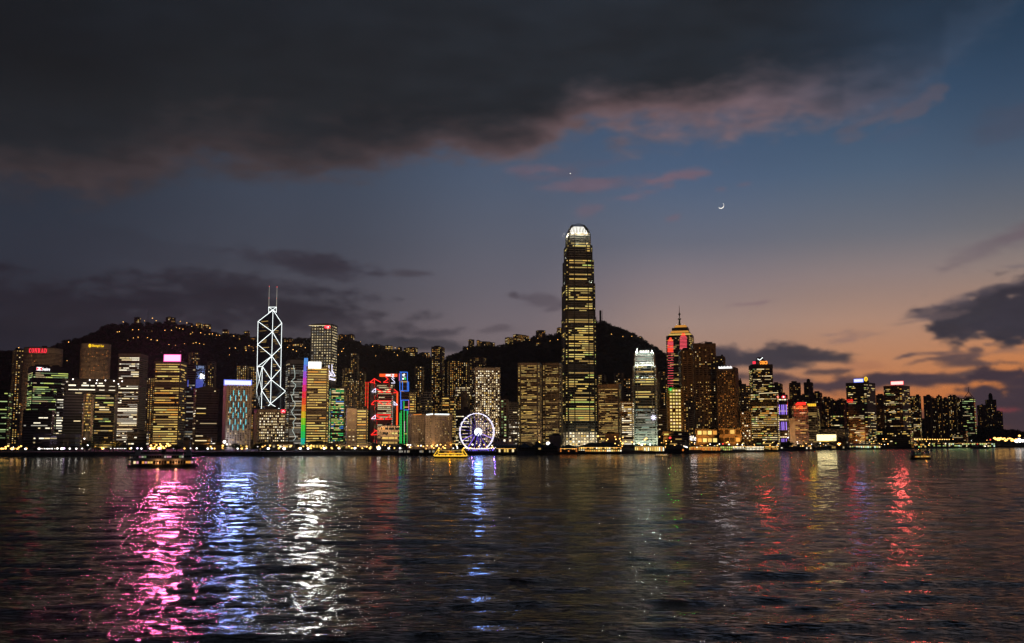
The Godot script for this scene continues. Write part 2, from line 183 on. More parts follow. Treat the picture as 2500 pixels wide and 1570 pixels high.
	{n = "office_block", l = "yellow glowing office with green-lit top below the red-lantern tower", c = "building", x = 224.8, z = -1420, yaw = -4.54, w = 18.2, d = 26, top = 86.3, st = "yellowgrid", p = 0.93, id = "greentop", s = 1986},
	{n = "apartment_tower", l = "dark brown apartment tower with sparse orange windows before the red-lantern tower", c = "building", x = 265.6, z = -1560, yaw = -0.40, w = 17.0, d = 26, top = 151.1, st = "resi2", p = 0.16, wash = 0.02, s = 2003},
	{n = "apartment_tower", l = "tallest dark residential slab carrying a rooftop crane", c = "building", x = 309.0, z = -1648.9, yaw = -1.66, w = 34.7, d = 30, top = 169.6, st = "resi2", k = 1.03, mech = [[104.6, 115.2]], p = 0.20, crown = 6, wash = 0.01, id = "crane", s = 2020},
	{n = "apartment_tower", l = "stepped dark apartment tower right of the crane tower", c = "building", x = 377.1, z = -1851.0, yaw = -19.9, w = 14.1, d = 24, top = 166.4, st = "resi2", k = 1.06, p = 0.22, s = 2037},
	{n = "apartment_tower", l = "dark hotel tower dotted with orange windows under white script sign", c = "building", x = 341.9, z = -1623.8, yaw = -22.8, w = 28.3, d = 28, top = 129.3, st = "residots", k = 1.08, signs = [[0.10, 130.7, 20.7, 4.24, "#script", "white_sign", "", 1, [1, 0.95, 1], 12]], p = 0.34, crown = 5, s = 2054},
	{n = "apartment_tower", l = "small plain dark tower touching the orange-dotted hotel", c = "building", x = 434.9, z = -1958.1, yaw = -14.7, w = 6.89, d = 20, top = 129.7, st = "resi2", k = 1.09, p = 0.05, s = 2071},
	{n = "apartment_tower", l = "brown apartment block between orange-dotted hotel and red-sign tower", c = "building", x = 413.5, z = -1822.7, yaw = -2.54, w = 17.3, d = 24, top = 111.4, st = "resi2", k = 1.10, p = 0.33, s = 2088},
	{n = "office_block", l = "low dim block with white lower windows left of the red-sign tower base", c = "building", x = 368.6, z = -1623.3, yaw = -8.34, w = 15.4, d = 22, top = 60.6, st = "warmgrid", k = 1.12, p = 0.30, s = 2105},
	{n = "office_tower", l = "tower crowned by a white chevron and red company letters", c = "building", x = 453.5, z = -1864.7, yaw = -5.21, w = 36.5, d = 40, top = 151.8, st = "mixfine", k = 1.14, signs = [[2.70, 155.8, 13.6, 5.77, "COSCO", "redgold_sign", "sans", 1.00, [1, 0.06, 0.04], 45], [-14.3, 155.9, 5.13, 4.49, "#redsq2", "red_sign", "", 1, [1, 0.03, 0.10], 4]], p = 0.40, crown = 7, id = "chevron", s = 2122},
	{n = "office_block", l = "broad office with white-gold window dashes under a thin white roof line", c = "building", x = 402.0, z = -1634.0, yaw = -18.6, w = 41.9, d = 32, top = 90.1, st = "mixfine", k = 1.17, mech = [[64.7, 71.2]], p = 0.62, crown = 2, wash = 0.01, id = "whiteline", s = 2139},
	{n = "apartment_tower", l = "tiered dark apartments right behind the red-sign tower", c = "building", x = 616.7, z = -2379.4, yaw = -25.1, w = 18.0, d = 24, top = 147.2, st = "resi2", k = 1.13, p = 0.20, s = 2156},
	{n = "office_block", l = "slim block with violet-blue light bars and a red starburst sign", c = "building", x = 443.5, z = -1680.1, yaw = -18.0, w = 14.4, d = 22, top = 89.0, st = "violet", k = 1.22, signs = [[1.93, 86.3, 7.81, 5.36, "#burst", "red_sign", "", 1, [1, 0.10, 0.08], 14]], p = 0.25, crown = 6, id = "violet", s = 2173},
	{n = "apartment_tower", l = "pale windowless slab between violet-barred block and red-roofed hotel", c = "building", x = 478.1, z = -1756.8, yaw = -12.3, w = 9.17, d = 20, top = 53.3, st = "slab", k = 1.24, p = 0.04, wash = 0.06, s = 2190},
	{n = "apartment_tower", l = "dark apartment tower with two amber crown lamps against the sunset", c = "building", x = 622.8, z = -2255.4, yaw = 1.63, w = 17.2, d = 24, top = 142.0, st = "resi2", k = 1.19, p = 0.12, s = 2207},
	{n = "apartment_tower", l = "dark tower with small rounded cupola against the orange sky", c = "building", x = 700.8, z = -2421.0, yaw = -26.0, w = 16.6, d = 24, top = 153.4, st = "resi2", k = 1.21, p = 0.12, cupola = 1, s = 2224},
	{n = "apartment_tower", l = "dark stepped apartments behind the yellow rooftop sign", c = "building", x = 687.9, z = -2312.8, yaw = -26.0, w = 17.3, d = 26, top = 123.1, st = "resi2", k = 1.16, p = 0.20, s = 2241},
	{n = "apartment_tower", l = "low dark apartments between the two sunset towers", c = "building", x = 690.5, z = -2439.0, yaw = -23.0, w = 12.1, d = 24, top = 123.3, st = "resi2", k = 1.19, p = 0.12, s = 2258},
	{n = "hotel_block", l = "pinkish hotel with red glowing roof and red-washed upper floors", c = "building", x = 497.6, z = -1775.4, yaw = -12.2, w = 24.5, d = 26, top = 75.6, st = "hotelpink", k = 1.27, p = 0.30, wash = 0.13, id = "redroof", s = 2275},
	{n = "hotel_block", l = "amber-windowed hotel wing under a yellow lettered sign", c = "building", x = 546.3, z = -1861.6, yaw = -25.8, w = 17.4, d = 26, top = 77.2, st = "goldfine", k = 1.31, p = 0.50, wash = 0.07, id = "yellowsign", s = 2292},
	{n = "apartment_tower", l = "dark apartments with amber flecks right of the yellow sign", c = "building", x = 712.6, z = -2318.2, yaw = -6.02, w = 18.8, d = 24, top = 110.4, st = "resi2", k = 1.19, p = 0.28, s = 2309},
	{n = "apartment_tower", l = "dark apartment block under the treed knoll", c = "building", x = 745.5, z = -2337.2, yaw = -30.4, w = 23.4, d = 26, top = 101.9, st = "resi2", k = 1.23, p = 0.10, s = 2326},
	{n = "office_block", l = "dim block with white-green windows before the knoll", c = "building", x = 640.3, z = -2022.4, yaw = -12.1, w = 22.3, d = 26, top = 65.8, st = "mixfine", k = 1.26, p = 0.40, s = 2343},
	{n = "office_block", l = "beige low block behind the glaring white screen", c = "building", x = 584.2, z = -1873.7, yaw = -26.9, w = 50.7, d = 26, top = 36.7, st = "slab", k = 1.27, p = 0.06, id = "screenwall", s = 2360},
	{n = "office_tower", l = "dark tower with slanted window dashes, blue sign and gold oval emblem", c = "building", x = 691.2, z = -2031.1, yaw = -41.0, w = 41.1, d = 52, top = 128.4, st = "twinsign", k = 1.18, mech = [[72.5, 81.4]], p = 0.36, crown = 3, plan = "cham", id = "signa", s = 2377},
	{n = "office_tower", l = "dark red-tinged tower topped by the white-hot red-edged sign", c = "building", x = 872.7, z = -2324.7, yaw = -43.0, w = 41.6, d = 52, top = 138.5, st = "twinsign", k = 1.25, mech = [[82.6, 90.0]], p = 0.30, crown = 3, plan = "cham", id = "signb", s = 2394},
	{n = "apartment_tower", l = "low dark block between the two sign-topped towers", c = "building", x = 931.3, z = -2592.4, yaw = -29.3, w = 17.4, d = 26, top = 130.2, st = "resi2", k = 1.18, p = 0.12, s = 2411},
	{n = "apartment_tower", l = "dark apartments stepping down right of the white-hot sign", c = "building", x = 1040.7, z = -2648.3, yaw = -33.3, w = 21.8, d = 26, top = 130.6, st = "resi2", k = 1.26, p = 0.30, s = 2428},
	{n = "office_block", l = "lower block with white window columns beside the far flyover", c = "building", x = 965.6, z = -2452.3, yaw = -26.0, w = 15.7, d = 22, top = 79.0, st = "mixfine", k = 1.29, p = 0.60, s = 2445},
	{n = "apartment_tower", l = "leftmost of the far dark towers right of the sign towers", c = "building", x = 1118.3, z = -2760.5, yaw = -31.1, w = 16.6, d = 26, top = 135.6, st = "resi2", k = 1.06, p = 0.05, crown = 3, s = 2462},
	{n = "apartment_tower", l = "second far dark tower, lower than its left neighbour", c = "building", x = 1150.9, z = -2795.6, yaw = -29.2, w = 12.5, d = 26, top = 131.6, st = "resi2", k = 1.07, p = 0.06, crown = 3, s = 2479},
	{n = "apartment_tower", l = "far tower with a few lit windows under a square roof block", c = "building", x = 1175.2, z = -2821.9, yaw = -28.6, w = 10.9, d = 26, top = 138.3, st = "resi2", k = 1.08, p = 0.25, crown = 3, s = 2496},
	{n = "apartment_tower", l = "far flat dark tower with faint green lights", c = "building", x = 1204.9, z = -2854.8, yaw = -30.8, w = 14.4, d = 26, top = 133.0, st = "resi2", k = 1.10, p = 0.14, crown = 3, s = 2513},
	{n = "apartment_tower", l = "far tower with white-lit edge left of the tripod roof", c = "building", x = 1245.8, z = -2901.1, yaw = -33.6, w = 19.1, d = 26, top = 141.9, st = "resi2", k = 1.12, p = 0.25, crown = 3, s = 2530},
	{n = "apartment_tower", l = "far narrow dark tower touching the tripod-roofed tower", c = "building", x = 1286.0, z = -2946.7, yaw = -30.7, w = 13.1, d = 26, top = 136.8, st = "resi2", k = 1.13, p = 0.12, crown = 3, s = 2547},
	{n = "office_tower", l = "far glass tower with green windows under an open tripod roof frame", c = "building", x = 1291.6, z = -2903.9, yaw = -29.9, w = 31.7, d = 34, top = 135.0, st = "greenfine", k = 1.16, p = 0.40, id = "tripod", s = 2564},
	{n = "apartment_tower", l = "far plain dark slab right of the tripod-roofed tower", c = "building", x = 1461.1, z = -3194.8, yaw = -13.2, w = 20.9, d = 26, top = 126.9, st = "resi2", k = 1.18, p = 0.06, s = 2581},
	{n = "apartment_tower", l = "rightmost tall far tower with domed cap", c = "building", x = 1546.8, z = -3315.7, yaw = -13.0, w = 25.6, d = 30, top = 149.7, st = "resi2", k = 1.21, p = 0.06, cupola = 2, s = 2598},
	{n = "apartment_tower", l = "last low dark tower at the right end of the skyline", c = "building", x = 1669.5, z = -3522.9, yaw = -15.8, w = 17.6, d = 26, top = 116.2, st = "resi2", k = 1.26, p = 0.08, s = 2615},
	{n = "office_block", l = "dark boxy block with stacked white light bars by the far flyover", c = "building", x = 1075.7, z = -2479.6, yaw = -32.3, w = 36.5, d = 26, top = 40.4, st = "mixfine", k = 1.15, p = 0.14, s = 2632},
	{n = "civic_hall", l = "low dark domed hall with faint glass front on the left shore", c = "building", x = -494.4, z = -1120, yaw = 23.8, w = 46.7, d = 37.4, top = 21.0, st = "black", plan = "round", d_ = 50, p = 0.10, crown = 3, s = 2649},
	{n = "civic_block", l = "long white floodlit low building with bright ground lamps", c = "building", x = -254.1, z = -1120, yaw = 8.23, w = 33.3, d = 22, top = 11.2, st = "civic", p = 0.50, s = 2666},
	{n = "pavilion", l = "small white box pavilion left of the dark low block", c = "building", x = -356.2, z = -1130, yaw = 14.0, w = 6.61, d = 12, top = 15.2, st = "slab", p = 0.05, s = 2683},
	{n = "civic_block", l = "low dark slab building right of the white box pavilion", c = "building", x = -341.8, z = -1140, yaw = 11.2, w = 17.4, d = 20, top = 17.0, st = "black", p = 0.06, s = 2700},
	{n = "pavilion", l = "low white wall-like pavilion under the grey hotel", c = "building", x = -312.9, z = -1090, yaw = 9.40, w = 17.6, d = 8, top = 9.99, st = "slab", p = 0.02, s = 2717},
	{n = "civic_block", l = "low beige post-office block with two strips of lit windows", c = "building", x = -9.70, z = -1280, yaw = -5.22, w = 23.2, d = 26, top = 18.1, st = "civic", p = 0.50, s = 2734},
	{n = "civic_block", l = "pale podium box at the foot of the twin gold towers", c = "building", x = 57.1, z = -1350, yaw = -6.23, w = 15.6, d = 26, top = 21.5, st = "slab", p = 0.03, s = 2751},
	{n = "civic_block", l = "tan framed canopy block right of the tallest tower base", c = "building", x = 134.3, z = -1380, yaw = -8.23, w = 17.8, d = 20, top = 24.4, st = "slab", p = 0.05, s = 2768},
	{n = "mall_block", l = "brown shopping mall with two rows of large gold windows", c = "building", x = 261.5, z = -1383.8, yaw = -7.79, w = 29.0, d = 30, top = 29.9, st = "mall", k = 1.04, p = 0.85, id = "mall", s = 2785},
	{n = "mall_block", l = "dark brown mall wing with one faint row of orange windows", c = "building", x = 312.9, z = -1477.7, yaw = -14.6, w = 33.3, d = 30, top = 32.3, st = "mall", k = 1.09, p = 0.10, s = 2802},
	{n = "civic_block", l = "dark podium with amber strip left of the white swoosh sign", c = "building", x = 207.9, z = -1300, yaw = -13.1, w = 32.3, d = 24, top = 25.3, st = "mixfine", p = 0.16, s = 2819},
	{n = "civic_block", l = "low gold-lit restaurant block near the bright shore lamps", c = "building", x = -165.1, z = -1130, yaw = 2.99, w = 35.4, d = 20, top = 10.3, st = "civic2", p = 0.55, s = 2836},
	{n = "civic_block", l = "glowing golden block at the foot of the rainbow fin", c = "building", x = -216.4, z = -1140, yaw = 7.04, w = 22.2, d = 18, top = 11.7, st = "civic2", p = 0.90, s = 2853},
	{n = "civic_block", l = "dark low terminal with small gold windows below the green tower", c = "building", x = -192.4, z = -1130, yaw = 6.40, w = 19.5, d = 18, top = 10.8, st = "civic2", p = 0.40, s = 2870},
	{n = "podium_block", l = "long dark podium under the two sign-topped towers", c = "building", x = 745.8, z = -2085.3, yaw = -28.6, w = 119.3, d = 40, top = 36.1, st = "mixfine", k = 1.23, p = 0.16, s = 2887},
	{n = "hill_house", l = "hillside block with faint lights left on the dark mountain", c = "house", x = -1100.2, z = -3095, yaw = 46.3, w = 28.2, d = 14, top = 351.9, st = "hill", g = "apartment blocks high on the wooded hill", p = 0.35, s = 2904},
	{n = "hill_house", l = "tiny lit villa near the left summit", c = "house", x = -1179.0, z = -3200, yaw = 4.29, w = 16.0, d = 14, top = 402.3, st = "hill", g = "apartment blocks high on the wooded hill", p = 0.30, s = 2921},
	{n = "hill_house", l = "summit villa row with amber lights on the left mountain", c = "house", x = -1074.3, z = -3200, yaw = 43.1, w = 25.6, d = 14, top = 402.3, st = "hill", g = "apartment blocks high on the wooded hill", p = 0.40, s = 2938},
	{n = "hill_house", l = "small amber villa under the left mountain ridge", c = "house", x = -985.0, z = -3200, yaw = 0.87, w = 16.3, d = 14, top = 384.1, st = "hill", g = "apartment blocks high on the wooded hill", p = 0.50, s = 2955},
	{n = "hill_house", l = "second amber villa right of the ridge saddle", c = "house", x = -959.5, z = -3200, yaw = 37.2, w = 20.9, d = 14, top = 380.2, st = "hill", g = "apartment blocks high on the wooded hill", p = 0.50, s = 2972},
	{n = "hill_house", l = "dim ridge block left of the brightest orange hill house", c = "house", x = -900.8, z = -3200, yaw = -0.64, w = 16.4, d = 14, top = 363.4, st = "hill", g = "apartment blocks high on the wooded hill", p = 0.50, s = 2989},
	{n = "hill_house", l = "brightest orange floodlit house on the hill", c = "house", x = -860.8, z = -3170, yaw = 42.2, w = 28.6, d = 14, top = 342.1, st = "hill", g = "apartment blocks high on the wooded hill", p = 0.95, s = 3006},
	{n = "hill_house", l = "amber apartment pair high on the slope left of the triangulated tower", c = "house", x = -833.2, z = -3200, yaw = 0.25, w = 14.3, d = 14, top = 358.2, st = "hill", g = "apartment blocks high on the wooded hill", p = 0.70, s = 3023},
	{n = "hill_house", l = "hillside flats left of the triangulated tower", c = "house", x = -803.9, z = -3165, yaw = 32.6, w = 18.6, d = 14, top = 333.9, st = "hill", g = "apartment blocks high on the wooded hill", p = 0.55, s = 3040},
	{n = "hill_house", l = "wide amber flats low on the slope left of the triangulated tower", c = "house", x = -785.9, z = -3075, yaw = -21.0, w = 39.7, d = 14, top = 301.2, st = "hill", g = "apartment blocks high on the wooded hill", p = 0.50, s = 3057},
	{n = "hill_house", l = "hillside flats right of the triangulated tower", c = "house", x = -691.7, z = -3160, yaw = 35.2, w = 23.6, d = 14, top = 330.9, st = "hill", g = "apartment blocks high on the wooded hill", p = 0.45, s = 3074},
	{n = "hill_house", l = "wider hillside flats between the triangulated tower and dot-lit tower", c = "house", x = -657.2, z = -3110, yaw = -32.1, w = 54.2, d = 14, top = 310.8, st = "hill", g = "apartment blocks high on the wooded hill", p = 0.40, s = 3091},
	{n = "hill_house", l = "flat-roofed ridge block right of the dot-lit tower", c = "house", x = -535.9, z = -3200, yaw = 26.3, w = 16.9, d = 14, top = 347.8, st = "hill", g = "apartment blocks high on the wooded hill", p = 0.30, s = 3108},
	{n = "hill_house", l = "twin flat ridge block on the dark brow", c = "house", x = -510.4, z = -3200, yaw = -16.6, w = 26.9, d = 14, top = 347.8, st = "hill", g = "apartment blocks high on the wooded hill", p = 0.25, s = 3125},
	{n = "hill_house", l = "amber ridge houses right of the dark brow", c = "house", x = -424.9, z = -3210, yaw = 24.5, w = 17.0, d = 14, top = 317.8, st = "hill", g = "apartment blocks high on the wooded hill", p = 0.80, s = 3142},
	{n = "hill_house", l = "brighter amber ridge houses above the red-trussed bank", c = "house", x = -386.6, z = -3200, yaw = -12.2, w = 19.4, d = 14, top = 313.0, st = "hill", g = "apartment blocks high on the wooded hill", p = 0.80, s = 3159},
	{n = "hill_house", l = "small amber ridge house", c = "house", x = -352.2, z = -3200, yaw = 18.9, w = 12.5, d = 14, top = 307.8, st = "hill", g = "apartment blocks high on the wooded hill", p = 0.70, s = 3176},
	{n = "hill_house", l = "long amber ridge flats before the valley", c = "house", x = -317.7, z = -3200, yaw = -32.5, w = 44.1, d = 14, top = 306.5, st = "hill", g = "apartment blocks high on the wooded hill", p = 0.60, s = 3193},
	{n = "hill_house", l = "gold pavilion with tilted roof below the ridge flats", c = "house", x = -310.4, z = -3165, yaw = 22.3, w = 16.8, d = 14, top = 288.0, st = "hill", g = "apartment blocks high on the wooded hill", p = 0.90, s = 3210},
	{n = "hill_house", l = "red-lit ridge building at the head of the valley", c = "house", x = -275.2, z = -3210, yaw = -23.5, w = 30.2, d = 14, top = 291.9, st = "hill", g = "apartment blocks high on the wooded hill", p = 0.70, s = 3227},
	{n = "hill_house", l = "first small villa on the right hill crest", c = "house", x = -147.5, z = -3700, yaw = 19.5, w = 17.3, d = 14, top = 382.2, st = "hill", g = "apartment blocks high on the wooded hill", p = 0.50, s = 3244},
	{n = "hill_house", l = "second small villa on the right hill crest", c = "house", x = -121.7, z = -3700, yaw = -9.08, w = 10.8, d = 14, top = 379.2, st = "hill", g = "apartment blocks high on the wooded hill", p = 0.50, s = 3261},
	{n = "hill_house", l = "dark low villas along the right hill crest", c = "house", x = -88.5, z = -3700, yaw = 50.9, w = 65.7, d = 14, top = 373.3, st = "hill", g = "apartment blocks high on the wooded hill", p = 0.15, s = 3278},
	{n = "hill_house", l = "square amber block on the right hill crest", c = "house", x = -11.1, z = -3700, yaw = -23.5, w = 24.6, d = 14, top = 389.7, st = "hill", g = "apartment blocks high on the wooded hill", p = 0.60, s = 3295},
	{n = "hill_house", l = "long lit apartment row on the right hill crest", c = "house", x = 33.2, z = -3700, yaw = 52.6, w = 77.0, d = 14, top = 398.7, st = "hill", g = "apartment blocks high on the wooded hill", p = 0.60, s = 3312},
	{n = "hill_house", l = "flat dark block near the top of the right hill", c = "house", x = 104.0, z = -3700, yaw = -30.7, w = 31.1, d = 14, top = 415.1, st = "hill", g = "apartment blocks high on the wooded hill", p = 0.20, s = 3329},
	{n = "hill_house", l = "bright gold house beside the tallest tower on the hill", c = "house", x = 171.9, z = -3700, yaw = 10.8, w = 13.4, d = 14, top = 425.6, st = "hill", g = "apartment blocks high on the wooded hill", p = 0.95, s = 3346},
	{n = "hill_house", l = "amber villa on the dark right hillside", c = "house", x = 90.3, z = -3595, yaw = -18.1, w = 16.8, d = 14, top = 361.6, st = "hill", g = "apartment blocks high on the wooded hill", p = 0.80, s = 3363},
]
# measured parts of the single towers, in metres in each tower's own axes
const PINK_SIGN := [6.24, 130.5, 22.7, 8.78, 18.0]
const CYAN_SIGN := [-2.32, 85.0, 33.2, 5.49, 15.0]
const CYAN_BARS := [[-7.38, 71.8, 0.61, 6.83], [-0.98, 71.9, 0.61, 6.83], [5.71, 72.0, 0.62, 6.85], [-11.2, 65.0, 0.60, 7.07], [-4.53, 65.2, 0.60, 7.08], [2.13, 65.3, 0.60, 7.10], [8.82, 65.4, 0.62, 7.11], [-7.26, 56.6, 0.60, 6.80], [-0.86, 56.7, 0.61, 6.81], [5.80, 56.8, 0.61, 6.83], [-11.1, 49.9, 0.59, 7.04], [-4.42, 50.0, 0.60, 7.06], [2.23, 50.1, 0.60, 7.08], [8.91, 50.2, 0.61, 7.09], [-7.21, 43.4, 0.60, 7.05], [-0.82, 43.5, 0.60, 7.06], [5.85, 43.6, 0.61, 7.07], [-10.9, 34.8, 0.59, 7.02], [-4.31, 34.9, 0.60, 7.04], [2.33, 34.9, 0.61, 7.05], [9.00, 35.0, 0.61, 7.07], [-7.08, 28.1, 0.59, 7.03], [-0.71, 28.1, 0.60, 7.04], [5.95, 28.2, 0.61, 7.05], 15.0]
const CYAN_LAMP := [-17.4, 9.52]
const RAINBOW_SIGN := [-3.47, 114.2, 17.5, 9.18, 17.0]
const RAINBOW_FIN := [[-19.9, 5.69, -13.7, 5.68, -13.8, 14.7, -20.1, 14.7], [-20.1, 14.7, -13.8, 14.7, -13.9, 23.7, -20.1, 23.7], [-20.1, 23.7, -13.9, 23.7, -13.9, 32.8, -20.1, 32.8], [-20.1, 32.8, -13.9, 32.8, -13.9, 41.8, -20.1, 41.8], [-20.1, 41.8, -13.9, 41.8, -13.9, 50.9, -20.0, 50.9], [-20.0, 50.9, -13.9, 50.9, -13.9, 60.0, -19.9, 60.0], [-19.9, 60.0, -13.9, 60.0, -13.8, 69.1, -19.7, 69.1], [-19.7, 69.1, -13.8, 69.1, -13.7, 78.2, -19.5, 78.2], [-19.5, 78.2, -13.7, 78.2, -13.6, 87.3, -19.3, 87.3], [-19.3, 87.3, -13.6, 87.3, -13.4, 96.5, -19.0, 96.4], [-19.0, 96.4, -13.4, 96.5, -13.2, 105.6, -18.7, 105.6], [-18.7, 105.6, -13.2, 105.6, -13.0, 114.8, -18.4, 114.8], [-18.4, 114.8, -13.0, 114.8, -12.8, 124.0, -18.1, 123.9], 17.0]
const ZIGZAG := [[-7.62, 149.6, -6.07, 142.5], [-6.07, 142.5, -4.43, 134.5], [-4.43, 134.5, -4.65, 126.6], [-4.65, 126.6, -10.2, 120.6], [-10.2, 120.6, -2.61, 114.1], [-2.61, 114.1, -2.82, 109.8], [-2.82, 109.8, -6.20, 104.9], [-6.20, 104.9, -5.41, 98.6], [-5.41, 98.6, -9.58, 93.8], [-9.58, 93.8, -7.19, 86.0], [-7.19, 86.0, -3.09, 81.5], [-3.09, 81.5, -2.71, 77.2], [-2.71, 77.2, -4.04, 72.9], [-4.04, 72.9, -8.83, 65.2], [-8.83, 65.2, -6.99, 60.5], [-6.99, 60.5, -0.50, 52.9], [-0.50, 52.9, -5.90, 44.8], [-5.90, 44.8, -3.66, 38.1], [-3.66, 38.1, -6.15, 30.1], [-6.15, 30.1, -1.97, 22.1], [-1.97, 22.1, -0.16, 17.1], [-0.16, 17.1, -4.34, 12.6], 19.0]
const TWIN_MASTS := [[-13.3, 120.5, -12.9, 102.1], [-8.93, 121.8, -8.62, 106.3], [-13.2, 113.4, -9.79, 106.3], [-8.76, 113.4, -3.89, 104.6], [-12.9, 102.1, -3.21, 99.8], [-13.0, 105.7, -4.48, 104.6], [-13.8, 100.3, -3.77, 98.7], [-9.79, 106.3, -12.7, 104.5], 15.0]
const CHEVRON := [[-8.04, 158.9, -4.11, 156.3], [-4.11, 156.3, 1.11, 161.1], 20.0]
const PYRAMID := [-13.8, 13.8, 146.4, 162.7]
const ROOF_LINE := [[-6.78, 85.8, 22.8, 86.7], 16.0]
const VIOLET_BARS := [[-4.99, 61.9, 1.50, 15.9], [-1.11, 61.9, 1.51, 15.9], [1.79, 61.9, 1.51, 15.9], [5.65, 61.8, 1.52, 15.9], [-5.78, 35.4, 1.43, 13.2], [-1.91, 35.4, 1.42, 13.2], [0.98, 35.4, 1.43, 13.2], [4.84, 35.4, 1.43, 13.2], [-6.46, 12.3, 1.19, 5.28], [-2.60, 12.3, 1.19, 5.27], [0.29, 12.3, 1.18, 5.27], [4.14, 12.3, 1.19, 5.27], 11.0]
const RED_ROOF := [0.19, 74.3, 19.2, 6.86, 13.0]
const YELLOW_SIGN := [-0.61, 75.9, 15.6, 5.27, 13.0]
const BLUE_SIGN := [7.14, 129.2, 17.5, 5.34, 26.0]
const OVAL := [21.6, 131.6, 6.88, 8.51, 26.0]
const GLYPHS := [-11.8, 90.2, 12.8, 7.70, 26.0]
const HOT_SIGN := [12.4, 141.1, 27.3, 6.73, 26.0]
const CRANE := [[-9.24, 164.2, -9.16, 168.1], [-9.17, 167.5, 6.60, 171.7], [-9.17, 167.5, -11.8, 166.5], 15.0]
const TRIPOD := [[-13.3, 130.7, 1.54, 151.1], [14.4, 132.4, 1.54, 151.1], [1.54, 151.1, 2.15, 163.8], [-8.67, 137.5, 10.5, 138.2], 17.0]
const CORNICE := [[-15.6, 43.2, -7.44, 44.0], [-5.15, 43.8, 12.7, 43.6], 17.0]
const PILASTERS := [[-7.00, 24.2, 3.23, 37.5], [14.9, 24.3, 1.78, 37.6], 17.0]
const CORNICE2 := [[-7.30, 43.8, 3.18, 44.4], 15.0]
const FLARE := [-1.24, 92.5, 26.3, 14.2, 9.00]
const FLARE_STRIPS := [[-1.61, 98.3, 23.0, 1.32], [-2.27, 94.2, 23.0, 1.32], [-1.57, 90.3, 23.0, 0.99], [-1.54, 86.1, 25.7, 1.32]]
const DAZZLE := [5.44, 139.2, 17.0]
const BLUE_PANEL := [-0.69, 124.9, 15.8, 17.3, 17.0]
const BLUE_BARS := [[-5.61, 121.2, 2.19, 12.6], [1.52, 112.0, 0.97, 4.73], 17.0]
const GREEN_LAMP := [-6.09, 80.5, 13.0]
const LIFE := [-18.2, 14.4, 7.66, 6.49, 15.0]
const SWOOSH := [[-29.5, 16.6, -25.2, 15.5], [-25.2, 15.5, -22.0, 12.8], 15.0]
const RIM := [[-29.2, 273.3, 19.9, 272.8], 23.0]
const TRI_HEAD := [-528.0, -2250, 13.2]
const TRI_CORNERS := [[-33.4, 277.3, -32.5], [18.4, 273.6, -20.3], [-20.8, 173.3, 19.8], [29.7, 119.4, 31.6], [-1.49, 300.1, -0.35], [-32.5, 175.5, -32.3], [-1.38, 197.7, -0.32], [19.4, 120.4, -20.1], [-1.33, 145.8, -0.31], [-20.1, 68.9, 19.9], [30.0, 68.9, 31.7], [-1.27, 92.8, -0.30]]
const TRI_TUBES := [[-33.4, 277.3, -32.5, -31.6, 76.5, -32.1], [-1.49, 300.1, -0.35, -1.27, 92.8, -0.30], [18.4, 273.6, -20.3, 19.4, 117.3, -20.1], [-20.8, 173.3, 19.8, -20.1, 75.1, 19.9], [29.7, 119.4, 31.6, 29.9, 75.1, 31.7], [-1.49, 300.1, -0.35, -33.4, 277.3, -32.5], [-1.49, 300.1, -0.35, 18.4, 273.6, -20.3], [-33.4, 277.3, -32.5, -1.44, 251.7, -0.34], [18.4, 273.6, -20.3, -1.44, 251.7, -0.34], [-1.44, 251.7, -0.34, -32.9, 225.8, -32.4], [-1.44, 251.7, -0.34, 18.8, 220.3, -20.2], [-32.9, 225.8, -32.4, -1.38, 197.7, -0.32], [18.8, 220.3, -20.2, -1.38, 197.7, -0.32], [-1.38, 197.7, -0.32, -32.5, 175.5, -32.3], [-1.38, 197.7, -0.32, -20.8, 173.3, 19.8], [-1.38, 197.7, -0.32, 19.1, 171.4, -20.2], [19.1, 171.4, -20.2, -1.33, 145.8, -0.31], [-20.8, 173.3, 19.8, -1.33, 145.8, -0.31], [-1.33, 145.8, -0.31, -20.4, 120.8, 19.9], [-20.4, 120.8, 19.9, -1.27, 92.8, -0.30], [-1.33, 145.8, -0.31, 29.7, 119.4, 31.6], [-1.33, 145.8, -0.31, 19.4, 120.4, -20.1], [29.7, 119.4, 31.6, -1.27, 92.8, -0.30], [-1.27, 92.8, -0.30, -20.1, 74.2, 19.9], [-1.27, 92.8, -0.30, 29.9, 74.2, 31.7], [-32.5, 175.5, -32.3, -20.4, 120.8, 19.9], [-20.8, 173.3, 19.8, -32.0, 123.2, -32.2], [-32.0, 123.2, -32.2, -20.1, 75.1, 19.9], [-20.4, 120.8, 19.9, -31.6, 76.5, -32.1], [-32.5, 175.5, -32.3, -20.8, 173.3, 19.8], [19.4, 120.4, -20.1, 29.7, 119.4, 31.6], [-11.0, 308.7, -12.4, -10.7, 295.8, -12.4], [5.50, 308.7, -8.57, 5.84, 295.8, -8.49], [-11.0, 307.8, -12.4, 5.53, 307.8, -8.56], [-11.0, 307.8, -12.4, -1.94, 301.3, -10.3], [5.53, 307.8, -8.56, -1.94, 301.3, -10.3], [-10.7, 295.8, -12.4, -1.94, 301.3, -10.3], [5.84, 295.8, -8.49, -1.94, 301.3, -10.3]]
const TRI_MASTS := [[-10.7, 295.8, -12.4, -10.9, 354.8, -12.4], [5.84, 295.8, -8.49, 5.93, 353.4, -8.47]]
const BANK_HEAD := [-208.6, -1650, 7.20]
const BANK_BODY := [3.75, 55.0, 29.3, 97.1]
const BANK_TOP := [3.91, 108.0, 23.5, 9.42]
const BANK_SHAFTS := [[-15.9, 55.5, 6.91, 98.2], [18.8, 50.3, 4.71, 87.9]]
